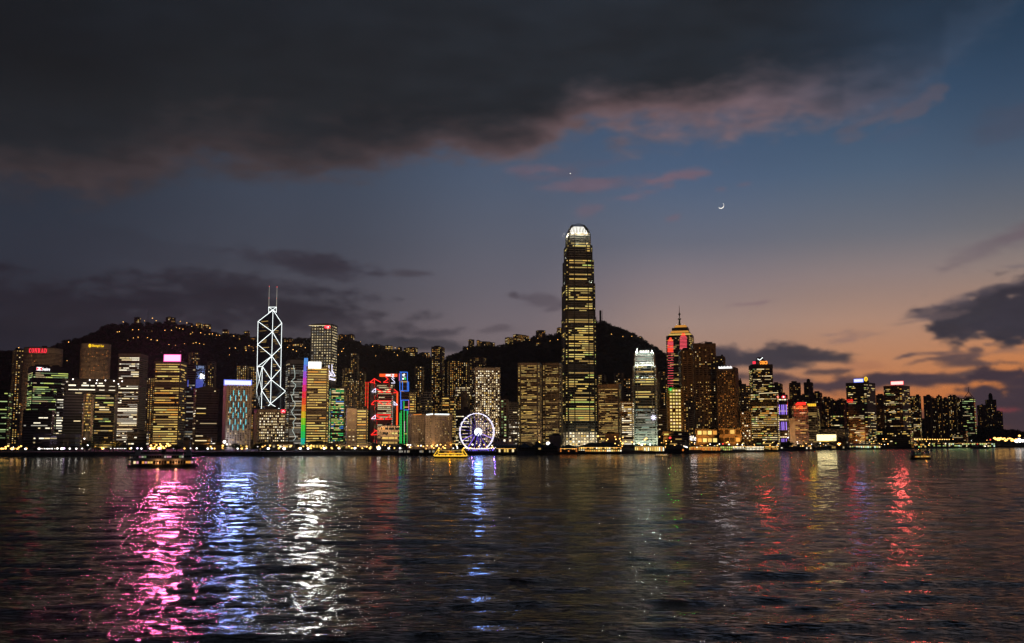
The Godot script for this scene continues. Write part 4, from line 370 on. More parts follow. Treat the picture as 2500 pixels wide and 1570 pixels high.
# lamps on quays and streets: x, z, height, colour, size, whether an added spot lights the walls, where
const LAMPS := [[-485.6, -1002.8, 3.00, "amber", 1.00, 0, 0], [-476.9, -985.4, 3.10, "amber", 1.00, 0, 0], [-483.7, -985.4, 3.10, "amber", 1.00, 0, 0], [-463.2, -973.1, 5.40, "amber", 1.00, 0, 0], [-487.2, -988.0, 3.00, "amber", 1.00, 0, 0], [-495.1, -1001.8, 3.00, "amber", 1.00, 0, 0], [-462.2, -964.5, 3.00, "amber", 1.00, 0, 0], [-472.5, -954.5, 3.20, "amber", 1.00, 0, 0], [-468.4, -954.3, 4.70, "amber", 1.00, 0, 0], [-483.3, -998.6, 3.40, "amber", 1.00, 0, 0], [-473.5, -981.2, 3.00, "amber", 1.00, 0, 0], [-465.1, -970.8, 3.50, "amber", 1.00, 0, 0], [-471.9, -1002.6, 3.00, "amber", 1.00, 0, 0], [-463.1, -968.6, 4.30, "amber", 1.00, 0, 0], [-485.2, -993.3, 5.50, "amber", 1.00, 0, 0], [-473.0, -974.4, 3.00, "amber", 1.00, 0, 0], [-486.4, -1004.5, 3.00, "violet", 1.70, 1, 0], [-480.3, -1000.0, 3.00, "amber", 1.20, 0, 0], [-452.0, -958.7, 3.00, "white", 1.10, 0, 0], [-446.3, -973.7, 3.00, "white", 1.30, 1, 1], [-447.6, -1015.8, 3.00, "white", 1.10, 0, 1], [-433.8, -994.3, 3.00, "white", 1.60, 1, 1], [-443.5, -1021.5, 3.00, "violet", 1.10, 0, 1], [-425.6, -993.0, 3.00, "white", 1, 0, 1], [-413.0, -978.1, 3.00, "white", 1, 0, 1], [-420.3, -1008.9, 3.00, "white", 0.80, 0, 2], [-416.5, -1019.2, 3.00, "white", 0.80, 0, 2], [-394.8, -996.9, 3.00, "white", 0.80, 0, 2], [-404.2, -982.5, 6.30, "white", 0.80, 0, 2], [-412.5, -994.2, 12.5, "white", 0.90, 0, 2], [-384.6, -1042.0, 3.00, "white", 1, 0, 3], [-374.9, -1032.4, 3.00, "violet", 1, 0, 3], [-358.7, -998.6, 3.00, "white", 1, 0, 3], [-352.3, -1004.3, 3.00, "white", 1.10, 0, 3], [-369.0, -996.7, 3.00, "amber", 0.90, 0, 3], [-339.5, -993.5, 3.00, "violet", 1.20, 0, 3], [-314.0, -1027.6, 3.00, "white", 1, 0, 4], [-293.1, -994.1, 3.00, "white", 1.10, 0, 4], [-294.9, -1013.5, 3.00, "white", 0.90, 0, 4], [-282.2, -1006.4, 5.80, "amber", 1.10, 0, 4], [-274.4, -992.6, 7.00, "white", 0.90, 0, 4], [-262.1, -1018.5, 5.00, "amber", 1, 0, 5], [-262.8, -988.3, 3.00, "white", 0.90, 0, 5], [-239.8, -1015.5, 3.00, "white", 1.50, 1, 6], [-220.1, -996.7, 3.00, "white", 1.70, 1, 6], [-209.6, -1021.4, 3.00, "white", 1.50, 1, 6], [-200.6, -1015.0, 3.00, "white", 1.30, 0, 7], [-187.1, -1027.0, 3.00, "white", 1.40, 1, 7], [-179.6, -1072.3, 3.00, "white", 1.60, 1, 7], [-163.3, -1072.9, 3.00, "white", 1.50, 1, 8], [-145.3, -1055.4, 3.00, "amber", 1.30, 0, 8], [-140.5, -1087.3, 3.00, "white", 2.40, 0, 8], [-125.9, -1054.2, 3.00, "white", 1.30, 1, 8], [-115.5, -1066.0, 3.00, "white", 1.30, 1, 8], [15.8, -1106.5, 4.20, "white", 2.00, 1, 11], [40.1, -1148.4, 7.90, "white", 2.40, 1, 11], [28.8, -1097.2, 9.00, "amber", 1.30, 0, 11], [214.1, -1278.1, 3.00, "white", 2.00, 1, 13], [209.6, -1239.4, 3.00, "white", 1.50, 0, 13], [97.8, -1171.3, 15.9, "amber", 1.20, 0, 12], [129.3, -1205.9, 7.60, "amber", 1.50, 1, 12], [147.5, -1198.3, 7.60, "white", 1.10, 0, 13], [188.2, -1227.0, 14.3, "red", 1.60, 0, 13], [273.7, -1338.1, 6.90, "red", 1, 0, 14], [286.1, -1359.2, 6.30, "white", 1.10, 0, 14], [307.6, -1408.1, 6.20, "white", 1, 0, 14], [417.5, -1558.4, 16, "violet", 1.00, 0, 15], [765.6, -2073.1, 3.00, "amber", 1.40, 1, 17], [743.8, -2039.9, 5.80, "amber", 1.20, 0, 17], [840.1, -2159.1, 3.00, "white", 1.40, 0, 17], [860.2, -2197.2, 3.00, "white", 1.30, 0, 17], [887.4, -2217.0, 3.00, "white", 1.30, 0, 17], [906.4, -2242.5, 3.00, "amber", 1.40, 1, 17], [1024.7, -2394.2, 16, "amber", 1.10, 0, 17], [1214.5, -2616.9, 15.2, "amber", 1.20, 0, 17], [1212.5, -2612.2, 16, "red", 1.80, 0, 17], [248.6, -1326.6, 3.00, "amber", 1.00, 1, 14], [310.2, -1420.3, 3.00, "amber", 1.00, 1, 14], [368.7, -1485.7, 3.10, "amber", 1.10, 1, 15], [458.6, -1626.8, 3.20, "amber", 1.10, 1, 15], [588.9, -1853.6, 3.90, "amber", 1.20, 1, 16], [672.4, -1968.7, 4.30, "amber", 1.20, 1, 16], [811.2, -2116.7, 4.80, "amber", 1.30, 1, 17], [1032.2, -2406.2, 6.20, "amber", 1.40, 1, 17], [178.2, -1246.9, 3.10, "amber", 1.00, 1, 13], [-4.30, -1072.9, 3.10, "amber", 1.00, 1, 11], [-320.5, -1009.5, 3.00, "amber", 1.00, 1, 4], [-258.4, -986.4, 3.00, "amber", 1.00, 1, 5], [-390.8, -984.6, 3.00, "amber", 1.10, 1, 2], [-446.8, -978.9, 3.00, "white", 0.44, 0, 1], [-441.2, -970.4, 3.00, "white", 0.41, 0, 1], [-439.0, -969.6, 3.00, "white", 0.55, 0, 1], [-437.7, -971.4, 3.00, "white", 0.67, 0, 1], [-436.8, -971.5, 3.00, "white", 0.51, 0, 1], [-436.3, -974.2, 3.00, "white", 0.55, 0, 1], [-439.7, -986.4, 3.00, "white", 0.69, 0, 1], [-434.4, -980.5, 3.00, "white", 0.40, 0, 1], [-409.2, -1012.3, 5.00, "amber", 0.70, 0, 2], [-407.8, -1012.8, 4.70, "amber", 0.70, 0, 2], [-406.3, -1013.3, 4.40, "amber", 0.70, 0, 2], [-404.9, -1013.8, 4.10, "amber", 0.70, 0, 2], [-403.5, -1014.4, 3.80, "amber", 0.70, 0, 2], [-402.1, -1014.9, 3.60, "amber", 0.70, 0, 2], [-389.1, -1000.7, 3.00, "white", 0.51, 0, 2], [-384.3, -997.2, 3.00, "white", 0.44, 0, 2], [-385.3, -1003.9, 3.00, "white", 0.32, 0, 2], [-383.1, -1002.8, 3.00, "white", 0.52, 0, 2], [-381.3, -1003.8, 3.00, "white", 0.41, 0, 2], [-379.3, -1003.7, 3.00, "white", 0.43, 0, 2], [-375.5, -999.4, 3.00, "white", 0.49, 0, 2], [-374.5, -1000.4, 3.00, "white", 0.32, 0, 2], [-346.7, -1027.8, 3.00, "amber", 1.24, 0, 3], [-347.0, -1013.4, 3.10, "amber", 1.09, 0, 3], [-330.6, -991.0, 7.30, "amber", 1.18, 0, 3], [-347.2, -1026.3, 4.70, "amber", 0.92, 0, 3], [-341.5, -1003.5, 3.90, "amber", 1.26, 0, 3], [-350.7, -1001.9, 5.90, "amber", 1.14, 0, 3], [-351.6, -1014.0, 3.00, "amber", 1.13, 0, 3], [-332.4, -999.6, 5.80, "amber", 1.13, 0, 3], [-353.9, -1036.2, 3.00, "amber", 1.26, 0, 3], [-341.7, -997.6, 4.20, "amber", 0.96, 0, 3], [-349.5, -1027.2, 3.00, "amber", 1.22, 0, 3], [-335.6, -1012.6, 6.00, "amber", 0.88, 0, 3], [-352.8, -1023.3, 6.40, "amber", 1.01, 0, 3], [-354.5, -1041.3, 5.70, "amber", 1.22, 0, 3], [-353.5, -1035.7, 7.30, "amber", 0.82, 0, 3], [-351.9, -1007.4, 3.30, "amber", 1.09, 0, 3], [-339.0, -1013.2, 7.70, "amber", 0.87, 0, 3], [-349.1, -998.7, 3.00, "amber", 0.92, 0, 3], [-357.6, -1024.0, 3.70, "amber", 1.02, 0, 3], [-345.7, -1025.4, 3.00, "amber", 1.28, 0, 3], [-343.3, -991.5, 4.90, "amber", 0.89, 0, 3], [-342.3, -1004.4, 3.30, "amber", 0.89, 0, 3], [-351.0, -1022.5, 3.30, "amber", 1.06, 0, 3], [-347.5, -1036.7, 5.20, "amber", 1.20, 0, 3], [-347.6, -997.9, 3.00, "amber", 1.16, 0, 3], [-344.5, -1009.9, 3.80, "amber", 1.25, 0, 3], [-284.5, -1017.0, 3.00, "amber", 0.74, 0, 4], [-322.0, -1033.6, 3.00, "white", 0.66, 0, 4], [-247.8, -1016.3, 3.00, "amber", 0.68, 0, 5], [-333.8, -1017.4, 3.00, "white", 0.73, 0, 4], [-269.3, -1026.2, 3.00, "white", 0.67, 0, 5], [-301.5, -1032.2, 4.80, "amber", 0.81, 0, 4], [-291.1, -1009.7, 3.00, "amber", 0.88, 0, 4], [-248.7, -1008.3, 4.60, "white", 0.73, 0, 5], [-263.1, -1024.3, 3.00, "white", 0.76, 0, 5], [-288.6, -1028.4, 3.60, "amber", 0.89, 0, 4], [-199.4, -1035.2, 5.10, "amber", 0.66, 0, 7], [-219.3, -997.1, 4.30, "amber", 0.76, 0, 6], [-237.3, -981.2, 4.90, "amber", 0.82, 0, 6], [-172.2, -1028.1, 3.90, "amber", 1.00, 0, 7], [-236.2, -1006.8, 5.80, "amber", 0.97, 0, 6], [-173.0, -1034.8, 3.00, "amber", 0.76, 0, 7], [-212.2, -1050.1, 4.80, "amber", 0.96, 0, 6], [-174.6, -1043.7, 3.90, "amber", 0.64, 0, 7], [-247.2, -1030.9, 5.30, "amber", 0.88, 0, 6], [-238.2, -995.1, 5.90, "amber", 0.60, 0, 6], [-190.3, -1038.4, 5.30, "amber", 0.80, 0, 7], [-203.1, -1042.9, 3.00, "amber", 0.85, 0, 7], [-193.2, -1044.2, 3.00, "amber", 0.61, 0, 7], [-185.9, -1062.2, 3.40, "amber", 0.82, 0, 7], [-205.0, -1031.6, 5.50, "amber", 0.69, 0, 7], [-202.0, -1038.5, 5.90, "amber", 0.97, 0, 7], [-222.7, -1040.9, 5.60, "amber", 0.84, 0, 6], [-224.6, -992.6, 3.00, "amber", 0.68, 0, 6], [-176.8, -1040.6, 5.90, "amber", 0.64, 0, 7], [-214.0, -1035.3, 3.00, "amber", 0.82, 0, 6], [-224.2, -992.8, 3.70, "amber", 0.92, 0, 6], [-200.5, -1023.8, 4.80, "amber", 0.93, 0, 7], [-196.5, -1063.4, 3.30, "amber", 0.74, 0, 7], [-177.7, -1018.9, 3.00, "amber", 0.79, 0, 7], [-187.2, -1039.3, 3.50, "amber", 0.96, 0, 7], [-225.8, -995.5, 6.10, "amber", 0.67, 0, 6], [-151.2, -1042.5, 3.00, "amber", 0.77, 0, 8], [-130.7, -1062.9, 6.10, "amber", 0.63, 0, 8], [-145.2, -1059.1, 4.60, "amber", 0.66, 0, 8], [-133.5, -1063.2, 6.30, "amber", 0.66, 0, 8], [-150.6, -1069.6, 4.40, "amber", 0.88, 0, 8], [-160.7, -1033.5, 3.00, "amber", 0.70, 0, 8], [-124.6, -1093.2, 3.00, "amber", 0.87, 0, 8], [-136.8, -1059.0, 5.50, "amber", 0.78, 0, 8], [-128.2, -1082.1, 4.90, "amber", 0.63, 0, 8], [-159.2, -1048.5, 3.00, "amber", 0.64, 0, 8], [-137.4, -1050.4, 4.50, "amber", 0.73, 0, 8], [-156.6, -1048.6, 5.50, "amber", 0.84, 0, 8], [-167.0, -1076.2, 3.00, "amber", 0.90, 0, 8], [-164.9, -1043.1, 5.10, "amber", 0.89, 0, 8], [-92.0, -1070.4, 4.80, "amber", 0.81, 0, 9], [-16.9, -1065.1, 3.70, "white", 0.65, 0, 10], [-57.5, -1067.5, 6.30, "amber", 0.90, 0, 10], [-73.1, -1054.2, 6.70, "amber", 0.86, 0, 9], [-88.5, -1077.4, 5.50, "amber", 0.82, 0, 9], [-20.5, -1087.3, 3.90, "amber", 0.86, 0, 10], [-107.9, -1096.4, 3.70, "amber", 0.75, 0, 9], [-76.7, -1084.3, 3.00, "amber", 0.82, 0, 9], [-72.5, -1085.2, 4.30, "amber", 0.81, 0, 9], [-79.9, -1101.3, 5.30, "white", 0.71, 0, 9], [-48.9, -1064.9, 3.10, "amber", 0.61, 0, 10], [-110.9, -1093.6, 6.00, "white", 0.76, 0, 9], [-40.4, -1054.0, 6.70, "white", 0.98, 0, 10], [-26.4, -1085.9, 4.70, "amber", 0.70, 0, 10], [-106.7, -1054.5, 6.40, "white", 0.96, 0, 9], [-21.0, -1077.9, 5.60, "white", 0.65, 0, 10], [-68.6, -1062.7, 5.90, "amber", 0.74, 0, 9], [-77.6, -1066.5, 6.20, "amber", 0.78, 0, 9], [-58.8, -1105.9, 4.60, "white", 0.81, 0, 10], [-21.6, -1071.7, 3.20, "amber", 0.79, 0, 10], [-84.1, -1083.6, 4.30, "amber", 0.71, 0, 9], [-44.1, -1089.9, 3.20, "amber", 0.85, 0, 10], [-96.7, -1095.4, 5.50, "white", 0.97, 0, 9], [-106.6, -1048.3, 6.60, "amber", 0.70, 0, 9], [-107.1, -1051.4, 5.80, "amber", 0.63, 0, 9], [-48.3, -1077.0, 4.10, "white", 0.99, 0, 10], [-80.7, -1096.3, 5.10, "amber", 0.90, 0, 9], [-107.2, -1087.5, 6.20, "white", 0.94, 0, 9], [-70.3, -1073.6, 3.10, "amber", 0.92, 0, 9], [-51.1, -1091.8, 3.00, "amber", 0.72, 0, 10], [-33.1, -1053.5, 6.00, "white", 0.75, 0, 10], [-29.1, -1076.9, 6.50, "amber", 0.77, 0, 10], [-34.3, -1059.8, 4.60, "amber", 0.63, 0, 10], [-50.3, -1091.9, 6.40, "amber", 0.80, 0, 10], [-82.7, -1090.0, 3.00, "amber", 0.74, 0, 9], [-78.6, -1083.9, 6.30, "white", 0.78, 0, 9], [-26.8, -1088.5, 3.30, "amber", 0.78, 0, 10], [-85.0, -1089.8, 5.20, "amber", 0.99, 0, 9], [-64.5, -1090.7, 6.40, "amber", 0.61, 0, 9], [-58.0, -1095.4, 3.00, "white", 0.83, 0, 10], [-60.3, -1059.6, 3.00, "white", 0.67, 0, 9], [-68.3, -1057.6, 3.00, "amber", 0.69, 0, 9], [-99.3, -1090.9, 5.30, "amber", 0.86, 0, 9], [-104.6, -1051.6, 4.20, "white", 0.63, 0, 9], [-45.9, -1052.6, 3.00, "white", 0.60, 0, 10], [-43.4, -1052.0, 3.00, "amber", 0.60, 0, 10], [-40.9, -1051.3, 3.00, "violet", 0.60, 0, 10], [-38.4, -1050.7, 3.00, "amber", 0.60, 0, 10], [-35.8, -1050.1, 3.00, "amber", 0.60, 0, 10], [-33.3, -1049.5, 3.00, "white", 0.60, 0, 10], [-30.8, -1048.9, 3.00, "white", 0.60, 0, 10], [-28.3, -1048.3, 3.00, "amber", 0.60, 0, 10], [-25.8, -1047.7, 3.00, "amber", 0.60, 0, 10], [-23.3, -1047.1, 3.00, "white", 0.60, 0, 10], [-20.8, -1046.5, 3.00, "white", 0.60, 0, 10], [-18.3, -1045.9, 3.00, "violet", 0.60, 0, 10], [120.1, -1190.8, 12.5, "amber", 0.91, 0, 12], [195.1, -1263.1, 10.1, "amber", 0.74, 0, 13], [179.8, -1240.5, 8.60, "amber", 0.81, 0, 13], [185.6, -1249.7, 3.00, "amber", 0.76, 0, 13], [179.7, -1245.8, 3.30, "amber", 0.92, 0, 13], [209.5, -1253.5, 3.00, "amber", 0.86, 0, 13], [182.8, -1228.8, 4.10, "amber", 0.77, 0, 13], [106.8, -1179.8, 5.20, "amber", 1.00, 0, 12], [109.2, -1176.2, 12.7, "amber", 0.77, 0, 12], [219.6, -1249.8, 15.0, "amber", 0.72, 0, 14], [171.3, -1203.7, 4.60, "amber", 0.67, 0, 13], [145.3, -1182.8, 7.40, "amber", 0.96, 0, 13], [101.6, -1171.2, 12.9, "amber", 0.69, 0, 12], [182.0, -1217.4, 7.20, "amber", 0.69, 0, 13], [123.5, -1181.1, 13.1, "amber", 0.90, 0, 12], [158.9, -1203.6, 4.00, "amber", 0.79, 0, 13], [209.5, -1254.5, 3.00, "amber", 0.74, 0, 13], [216.6, -1242.6, 8.80, "amber", 0.69, 0, 13], [219.1, -1264.7, 4.00, "amber", 0.75, 0, 13], [157.2, -1220.9, 11.8, "amber", 1.00, 0, 13], [118.4, -1182.7, 15.4, "amber", 0.79, 0, 12], [193.1, -1224.4, 5.40, "amber", 0.84, 0, 13], [110.6, -1205.8, 11.1, "amber", 0.70, 0, 12], [154.6, -1200.6, 6.60, "amber", 1.00, 0, 13], [155.4, -1188.7, 13.4, "amber", 0.91, 0, 13], [196.0, -1223.2, 3.50, "amber", 0.93, 0, 13], [122.9, -1189.4, 5.50, "amber", 0.64, 0, 12], [151.8, -1226.5, 3.00, "amber", 0.83, 0, 13], [129.6, -1213.3, 4.40, "amber", 0.77, 0, 12], [100.7, -1186.6, 4.00, "amber", 0.68, 0, 12], [156.3, -1203.9, 13.4, "amber", 0.93, 0, 13], [128.1, -1190.4, 14.5, "amber", 0.72, 0, 12], [181.2, -1213.0, 10.5, "amber", 0.87, 0, 13], [141.5, -1217.5, 9.10, "amber", 0.99, 0, 12], [177.2, -1238.0, 15.7, "amber", 0.75, 0, 13], [116.4, -1163.9, 7.70, "amber", 0.78, 0, 12], [228.0, -1282.5, 4.00, "amber", 0.68, 0, 14], [124.5, -1180.7, 10.3, "amber", 0.82, 0, 12], [130.4, -1182.0, 10.0, "amber", 0.87, 0, 12], [116.4, -1211.2, 5.20, "amber", 0.73, 0, 12], [392.5, -1524.8, 3.20, "white", 0.78, 0, 15], [251.0, -1323.2, 4.90, "amber", 0.87, 0, 14], [267.1, -1327.8, 6.70, "white", 0.84, 0, 14], [288.5, -1386.2, 8.70, "amber", 0.77, 0, 14], [316.7, -1408.2, 3.00, "amber", 0.66, 0, 14], [261.1, -1329.3, 4.30, "white", 0.73, 0, 14], [228.2, -1289.0, 6.80, "amber", 0.73, 0, 14], [289.1, -1372.5, 3.00, "amber", 0.61, 0, 14], [316.9, -1408.4, 4.30, "amber", 0.82, 0, 14], [313.5, -1401.7, 7.50, "amber", 0.84, 0, 14], [481.5, -1675.9, 3.00, "amber", 0.69, 0, 15], [376.8, -1506.3, 4.70, "amber", 0.99, 0, 15], [449.9, -1608.0, 3.00, "amber", 0.83, 0, 15], [433.9, -1597.5, 3.00, "amber", 0.70, 0, 15], [454.5, -1639.6, 6.90, "white", 0.71, 0, 15], [356.3, -1477.5, 3.40, "amber", 0.96, 0, 15], [396.6, -1542.6, 4.80, "white", 0.67, 0, 15], [549.1, -1791.1, 6.60, "amber", 0.65, 0, 16], [302.4, -1392.9, 3.00, "amber", 0.90, 0, 14], [266.3, -1337.3, 5.00, "amber", 0.78, 0, 14], [491.2, -1695.7, 3.00, "amber", 0.66, 0, 15], [523.2, -1748.9, 3.00, "amber", 0.84, 0, 16], [226.1, -1275.9, 8.40, "white", 0.61, 0, 14], [251.2, -1307.6, 6.70, "white", 0.81, 0, 14], [399.0, -1545.2, 7.00, "amber", 0.91, 0, 15], [489.3, -1684.4, 6.00, "white", 0.84, 0, 15], [341.2, -1450.8, 4.40, "amber", 0.83, 0, 15], [305.8, -1415.4, 3.00, "white", 0.94, 0, 14], [347.0, -1477.4, 6.10, "amber", 0.65, 0, 15], [314.6, -1409.1, 5.50, "white", 0.96, 0, 14], [236.9, -1296.2, 4.10, "white", 0.89, 0, 14], [469.5, -1645.9, 7.10, "amber", 0.95, 0, 15], [516.9, -1729.4, 7.70, "white", 0.99, 0, 16], [248.8, -1308.6, 3.00, "amber", 0.72, 0, 14], [290.2, -1385.4, 9.50, "amber", 0.99, 0, 14], [532.1, -1761.5, 5.70, "amber", 0.69, 0, 16], [390.5, -1513.7, 3.00, "amber", 0.81, 0, 15], [532.1, -1748.4, 4.00, "white", 0.60, 0, 16], [306.7, -1402.1, 7.20, "amber", 0.78, 0, 14], [376.7, -1490.5, 8.80, "amber", 0.83, 0, 15], [226.3, -1262.3, 3.00, "white", 0.73, 0, 14], [489.9, -1696.4, 3.00, "amber", 0.68, 0, 15], [445.0, -1608.8, 9.70, "white", 0.94, 0, 15], [358.9, -1469.6, 8.60, "amber", 1.00, 0, 15], [942.8, -2278.8, 11.6, "amber", 0.96, 0, 17], [1082.0, -2463.3, 3.00, "amber", 1.05, 0, 17], [668.4, -1940.7, 5.10, "amber", 0.87, 0, 16], [1104.3, -2478.2, 13.0, "white", 0.78, 0, 17], [726.6, -2027.4, 5.30, "amber", 0.85, 0, 17], [1138.7, -2538.2, 5.60, "amber", 1.09, 0, 17], [689.1, -1963.8, 10.8, "amber", 0.96, 0, 16], [1221.7, -2642.2, 7.90, "white", 0.73, 0, 17], [621.0, -1901.2, 6.50, "white", 0.80, 0, 16], [648.3, -1918.7, 10.1, "amber", 0.80, 0, 16], [885.0, -2201.5, 11.6, "amber", 1.10, 0, 17], [851.7, -2184.9, 3.80, "amber", 0.70, 0, 17], [636.8, -1905.6, 12.7, "white", 1.06, 0, 16], [863.8, -2197.7, 13.8, "amber", 0.90, 0, 17], [987.2, -2345.8, 6.80, "white", 0.77, 0, 17], [689.7, -1978.4, 6.10, "amber", 0.97, 0, 16], [733.9, -2031.5, 4.60, "white", 0.79, 0, 17], [711.0, -1994.6, 6.40, "amber", 0.80, 0, 16], [1193.9, -2590.9, 14.3, "amber", 1.05, 0, 17], [682.8, -1968.1, 13.4, "amber", 1.02, 0, 16], [1016.9, -2386.4, 3.00, "amber", 0.73, 0, 17], [899.7, -2222.6, 6.60, "white", 0.80, 0, 17], [767.0, -2078.2, 13.4, "amber", 1.03, 0, 17], [1056.8, -2434.1, 3.00, "amber", 0.74, 0, 17]]  # several amber ones with spots are added to brighten the dark walls
const FAR_LAMPS := [[1207.6, -2560, 19.9, "amber", 1.00], [1241.1, -2560, 14.4, "amber", 1.37], [1200.4, -2560, 19.4, "amber", 1.12], [1210.3, -2560, 15.4, "amber", 0.93], [1228.1, -2560, 15.6, "amber", 1.49], [1205.8, -2560, 18.8, "amber", 1.35], [1199.1, -2560, 20.5, "amber", 1.43], [1205.6, -2560, 19.2, "amber", 1.08], [1224.1, -2560, 20.0, "amber", 0.92], [1261.0, -2560, 13.6, "amber", 1.34], [1211.4, -2560, 19.7, "amber", 1.23], [1212.1, -2560, 18.4, "amber", 1.46], [1220.1, -2560, 18.7, "amber", 1.49], [1236.2, -2560, 19.5, "amber", 1.14], [1238.7, -2560, 19.2, "amber", 1.11], [1241.4, -2560, 14.2, "amber", 1.25], [1254.0, -2560, 15.9, "amber", 1.14], [1251.2, -2560, 16.5, "amber", 1.37], [1210.5, -2560, 19.2, "amber", 1.01], [1232.2, -2560, 19.0, "amber", 1.02], [1210.4, -2560, 18.5, "amber", 1.09], [1225.3, -2560, 14.4, "amber", 1.31], [1252.5, -2560, 17.5, "amber", 1.13], [1201.1, -2560, 17.7, "amber", 1.12], [1214.4, -2560, 20.9, "amber", 1.01], [1213.5, -2560, 18.7, "amber", 1.45], [1242.9, -2560, 17.7, "amber", 1.12], [1206.2, -2560, 15.8, "amber", 1.12], [1246.0, -2560, 14.8, "amber", 1.44], [1197.8, -2560, 20.1, "amber", 1.13], [1253.1, -2560, 13.5, "white", 2.60], [1259.9, -2560, 17.6, "white", 1.80], [1268.4, -2560, 14.0, "white", 2.30], [1260.9, -2560, 26.2, "amber", 1.40], [1261.1, -2560, 12.0, "white", 1.60]]
const TREES := [[-428.6, -1032.1, 8.80, 2], [-392.4, -1022.1, 10.3, 2], [-401.4, -1000.7, 10.4, 2], [-419.3, -1017.1, 10.4, 2], [-408.8, -1009.9, 7.60, 2], [-422.4, -1023.1, 9.10, 2], [-397.4, -1029.7, 9.80, 2], [-409.7, -1000.2, 6.60, 2], [-404.1, -1009.2, 6, 2], [-409.2, -1001.2, 8.70, 2], [-404.0, -987.0, 10.4, 2], [-399.0, -1022.6, 6.00, 2], [-379.2, -1012.9, 6.80, 2], [-379.8, -1007.4, 6.80, 2], [-406.0, -1045.0, 6, 2], [-416.8, -1020.4, 10.1, 2], [-330.3, -1016.4, 7.20, 4], [-329.7, -1012.8, 6, 4], [-328.0, -1003.5, 6.10, 4], [-325.5, -1003.7, 6, 4], [-327.3, -999.9, 6.30, 4], [-262.9, -995.7, 6.30, 5], [-257.8, -1017.0, 6, 5], [-282.2, -1010.9, 7.30, 4], [-280.9, -1011.5, 8.70, 4], [-266.4, -1019.7, 6.70, 5], [-268.3, -1001.9, 8.90, 5], [-276.9, -1037.5, 6.20, 5], [-277.0, -1025.4, 8.10, 5], [-267.8, -1021.5, 6, 5], [-271.5, -1019.8, 6, 5], [-256.1, -1020.9, 6.00, 5], [-267.3, -1010.6, 7.70, 5], [-257.3, -1034.7, 7.10, 5], [-242.6, -987.3, 8.40, 5], [-262.0, -1004.2, 7.30, 5], [-241.5, -993.2, 8.10, 5], [-250.0, -1023.0, 9.90, 5], [-249.3, -1015.5, 9.30, 5], [-247.3, -1012.6, 8.50, 5], [-213.1, -1040.9, 6.70, 6], [-214.6, -1061.7, 7.60, 6], [-217.8, -1054.5, 7.70, 6], [-212.4, -1045.8, 6.20, 6], [-211.8, -1054.3, 8.30, 6], [-111.3, -1080.1, 6.60, 9], [-112.7, -1068.1, 6, 8], [-110.8, -1065.7, 8.00, 8], [-112.6, -1062.0, 6.80, 8], [-113.9, -1055.2, 8.70, 8], [-126.7, -1089.4, 6.10, 8], [-124.2, -1093.7, 6, 8], [-11.9, -1097.7, 6, 11], [-13.7, -1064.0, 6, 11], [1.00, -1068.2, 6, 11], [-10.0, -1088.9, 6, 11], [-8.40, -1090.9, 6, 11], [184.7, -1244.4, 7.90, 13], [178.7, -1242.8, 6, 13], [179.6, -1218.6, 8.10, 13], [173.7, -1219.4, 9.10, 13], [142.9, -1214.6, 6, 13], [188.5, -1225.6, 6.60, 13], [163.9, -1232.3, 8.00, 13], [193.9, -1272.0, 9.80, 13], [175.1, -1214.8, 9.80, 13], [459.7, -1648.8, 6, 15], [422.4, -1575.3, 11.3, 15], [508.9, -1720.7, 8.70, 16], [465.4, -1660.0, 6, 15], [454.1, -1629.0, 6.80, 15], [568.2, -1831.0, 8.50, 16], [543.8, -1779.4, 6, 16], [424.9, -1574.7, 10.7, 15], [597.0, -1857.9, 7.60, 16], [422.3, -1575.0, 11.3, 15], [508.3, -1709.9, 6.60, 16], [449.7, -1616.8, 7.90, 15], [468.4, -1648.1, 11.2, 15], [420.5, -1590.4, 9.20, 15], [412.5, -1554.8, 7.90, 15], [609.3, -1872.2, 6, 16], [495.1, -1696.5, 6, 15], [471.1, -1646.7, 7.30, 15], [536.7, -1769.8, 9.50, 16], [609.3, -1894.4, 6, 16], [655.7, -1950.5, 6, 16], [620.1, -1879.6, 6.50, 16], [616.6, -1876.9, 6, 16], [670.7, -1951.9, 6, 16], [610.7, -1874.4, 6, 16], [616.6, -1892.2, 6, 16], [-484.8, -1002.1, 6, 0], [-487.1, -1007.3, 6, 0], [-465.0, -967.5, 6, 0], [-489.3, -998.5, 6.40, 0], [-169.3, -1031.1, 6, 7], [-188.5, -1041.5, 6, 7], [-182.6, -1071.4, 6, 7], [-178.7, -1045.6, 6, 7], [-172.2, -1047.7, 6, 7], [582.3, -1846.5, 17.4, 16], [603.6, -1876.1, 13.3, 16], [561.8, -1795.7, 17.7, 16], [577.8, -1830.6, 19.0, 16], [586.4, -1844.0, 16.4, 16]]
const FLYOVER := [[729.7, -2040.7], [997.4, -2363.4], 14.0]
const FERRY_AT := [-181.3, -537.3, 22.6, 35.0]
const FERRY_B_AT := [314.5, -795.6, 38.4, 18.1]
const GOLD_AT := [-52.3, -880.3, -2.60, 28.8]
const SMALL_AT := [134.8, -929.8, 11.8, 12.1]
const LOW_AT := [964.5, -2127.5, -24.4, 35.7]

# ---------------------------------------------------------------- sky
var sky_warp := FastNoiseLite.new()
var sky_fine := FastNoiseLite.new()

func lerp_table(xs, x: float) -> Vector2:
	var n: int = xs.size()
	if x <= xs[0]:
		return Vector2(0, 0)
	for i in range(1, n):
		if x < xs[i]:
			return Vector2(i - 1, (x - xs[i - 1]) / (xs[i] - xs[i - 1]))
	return Vector2(n - 2, 1)

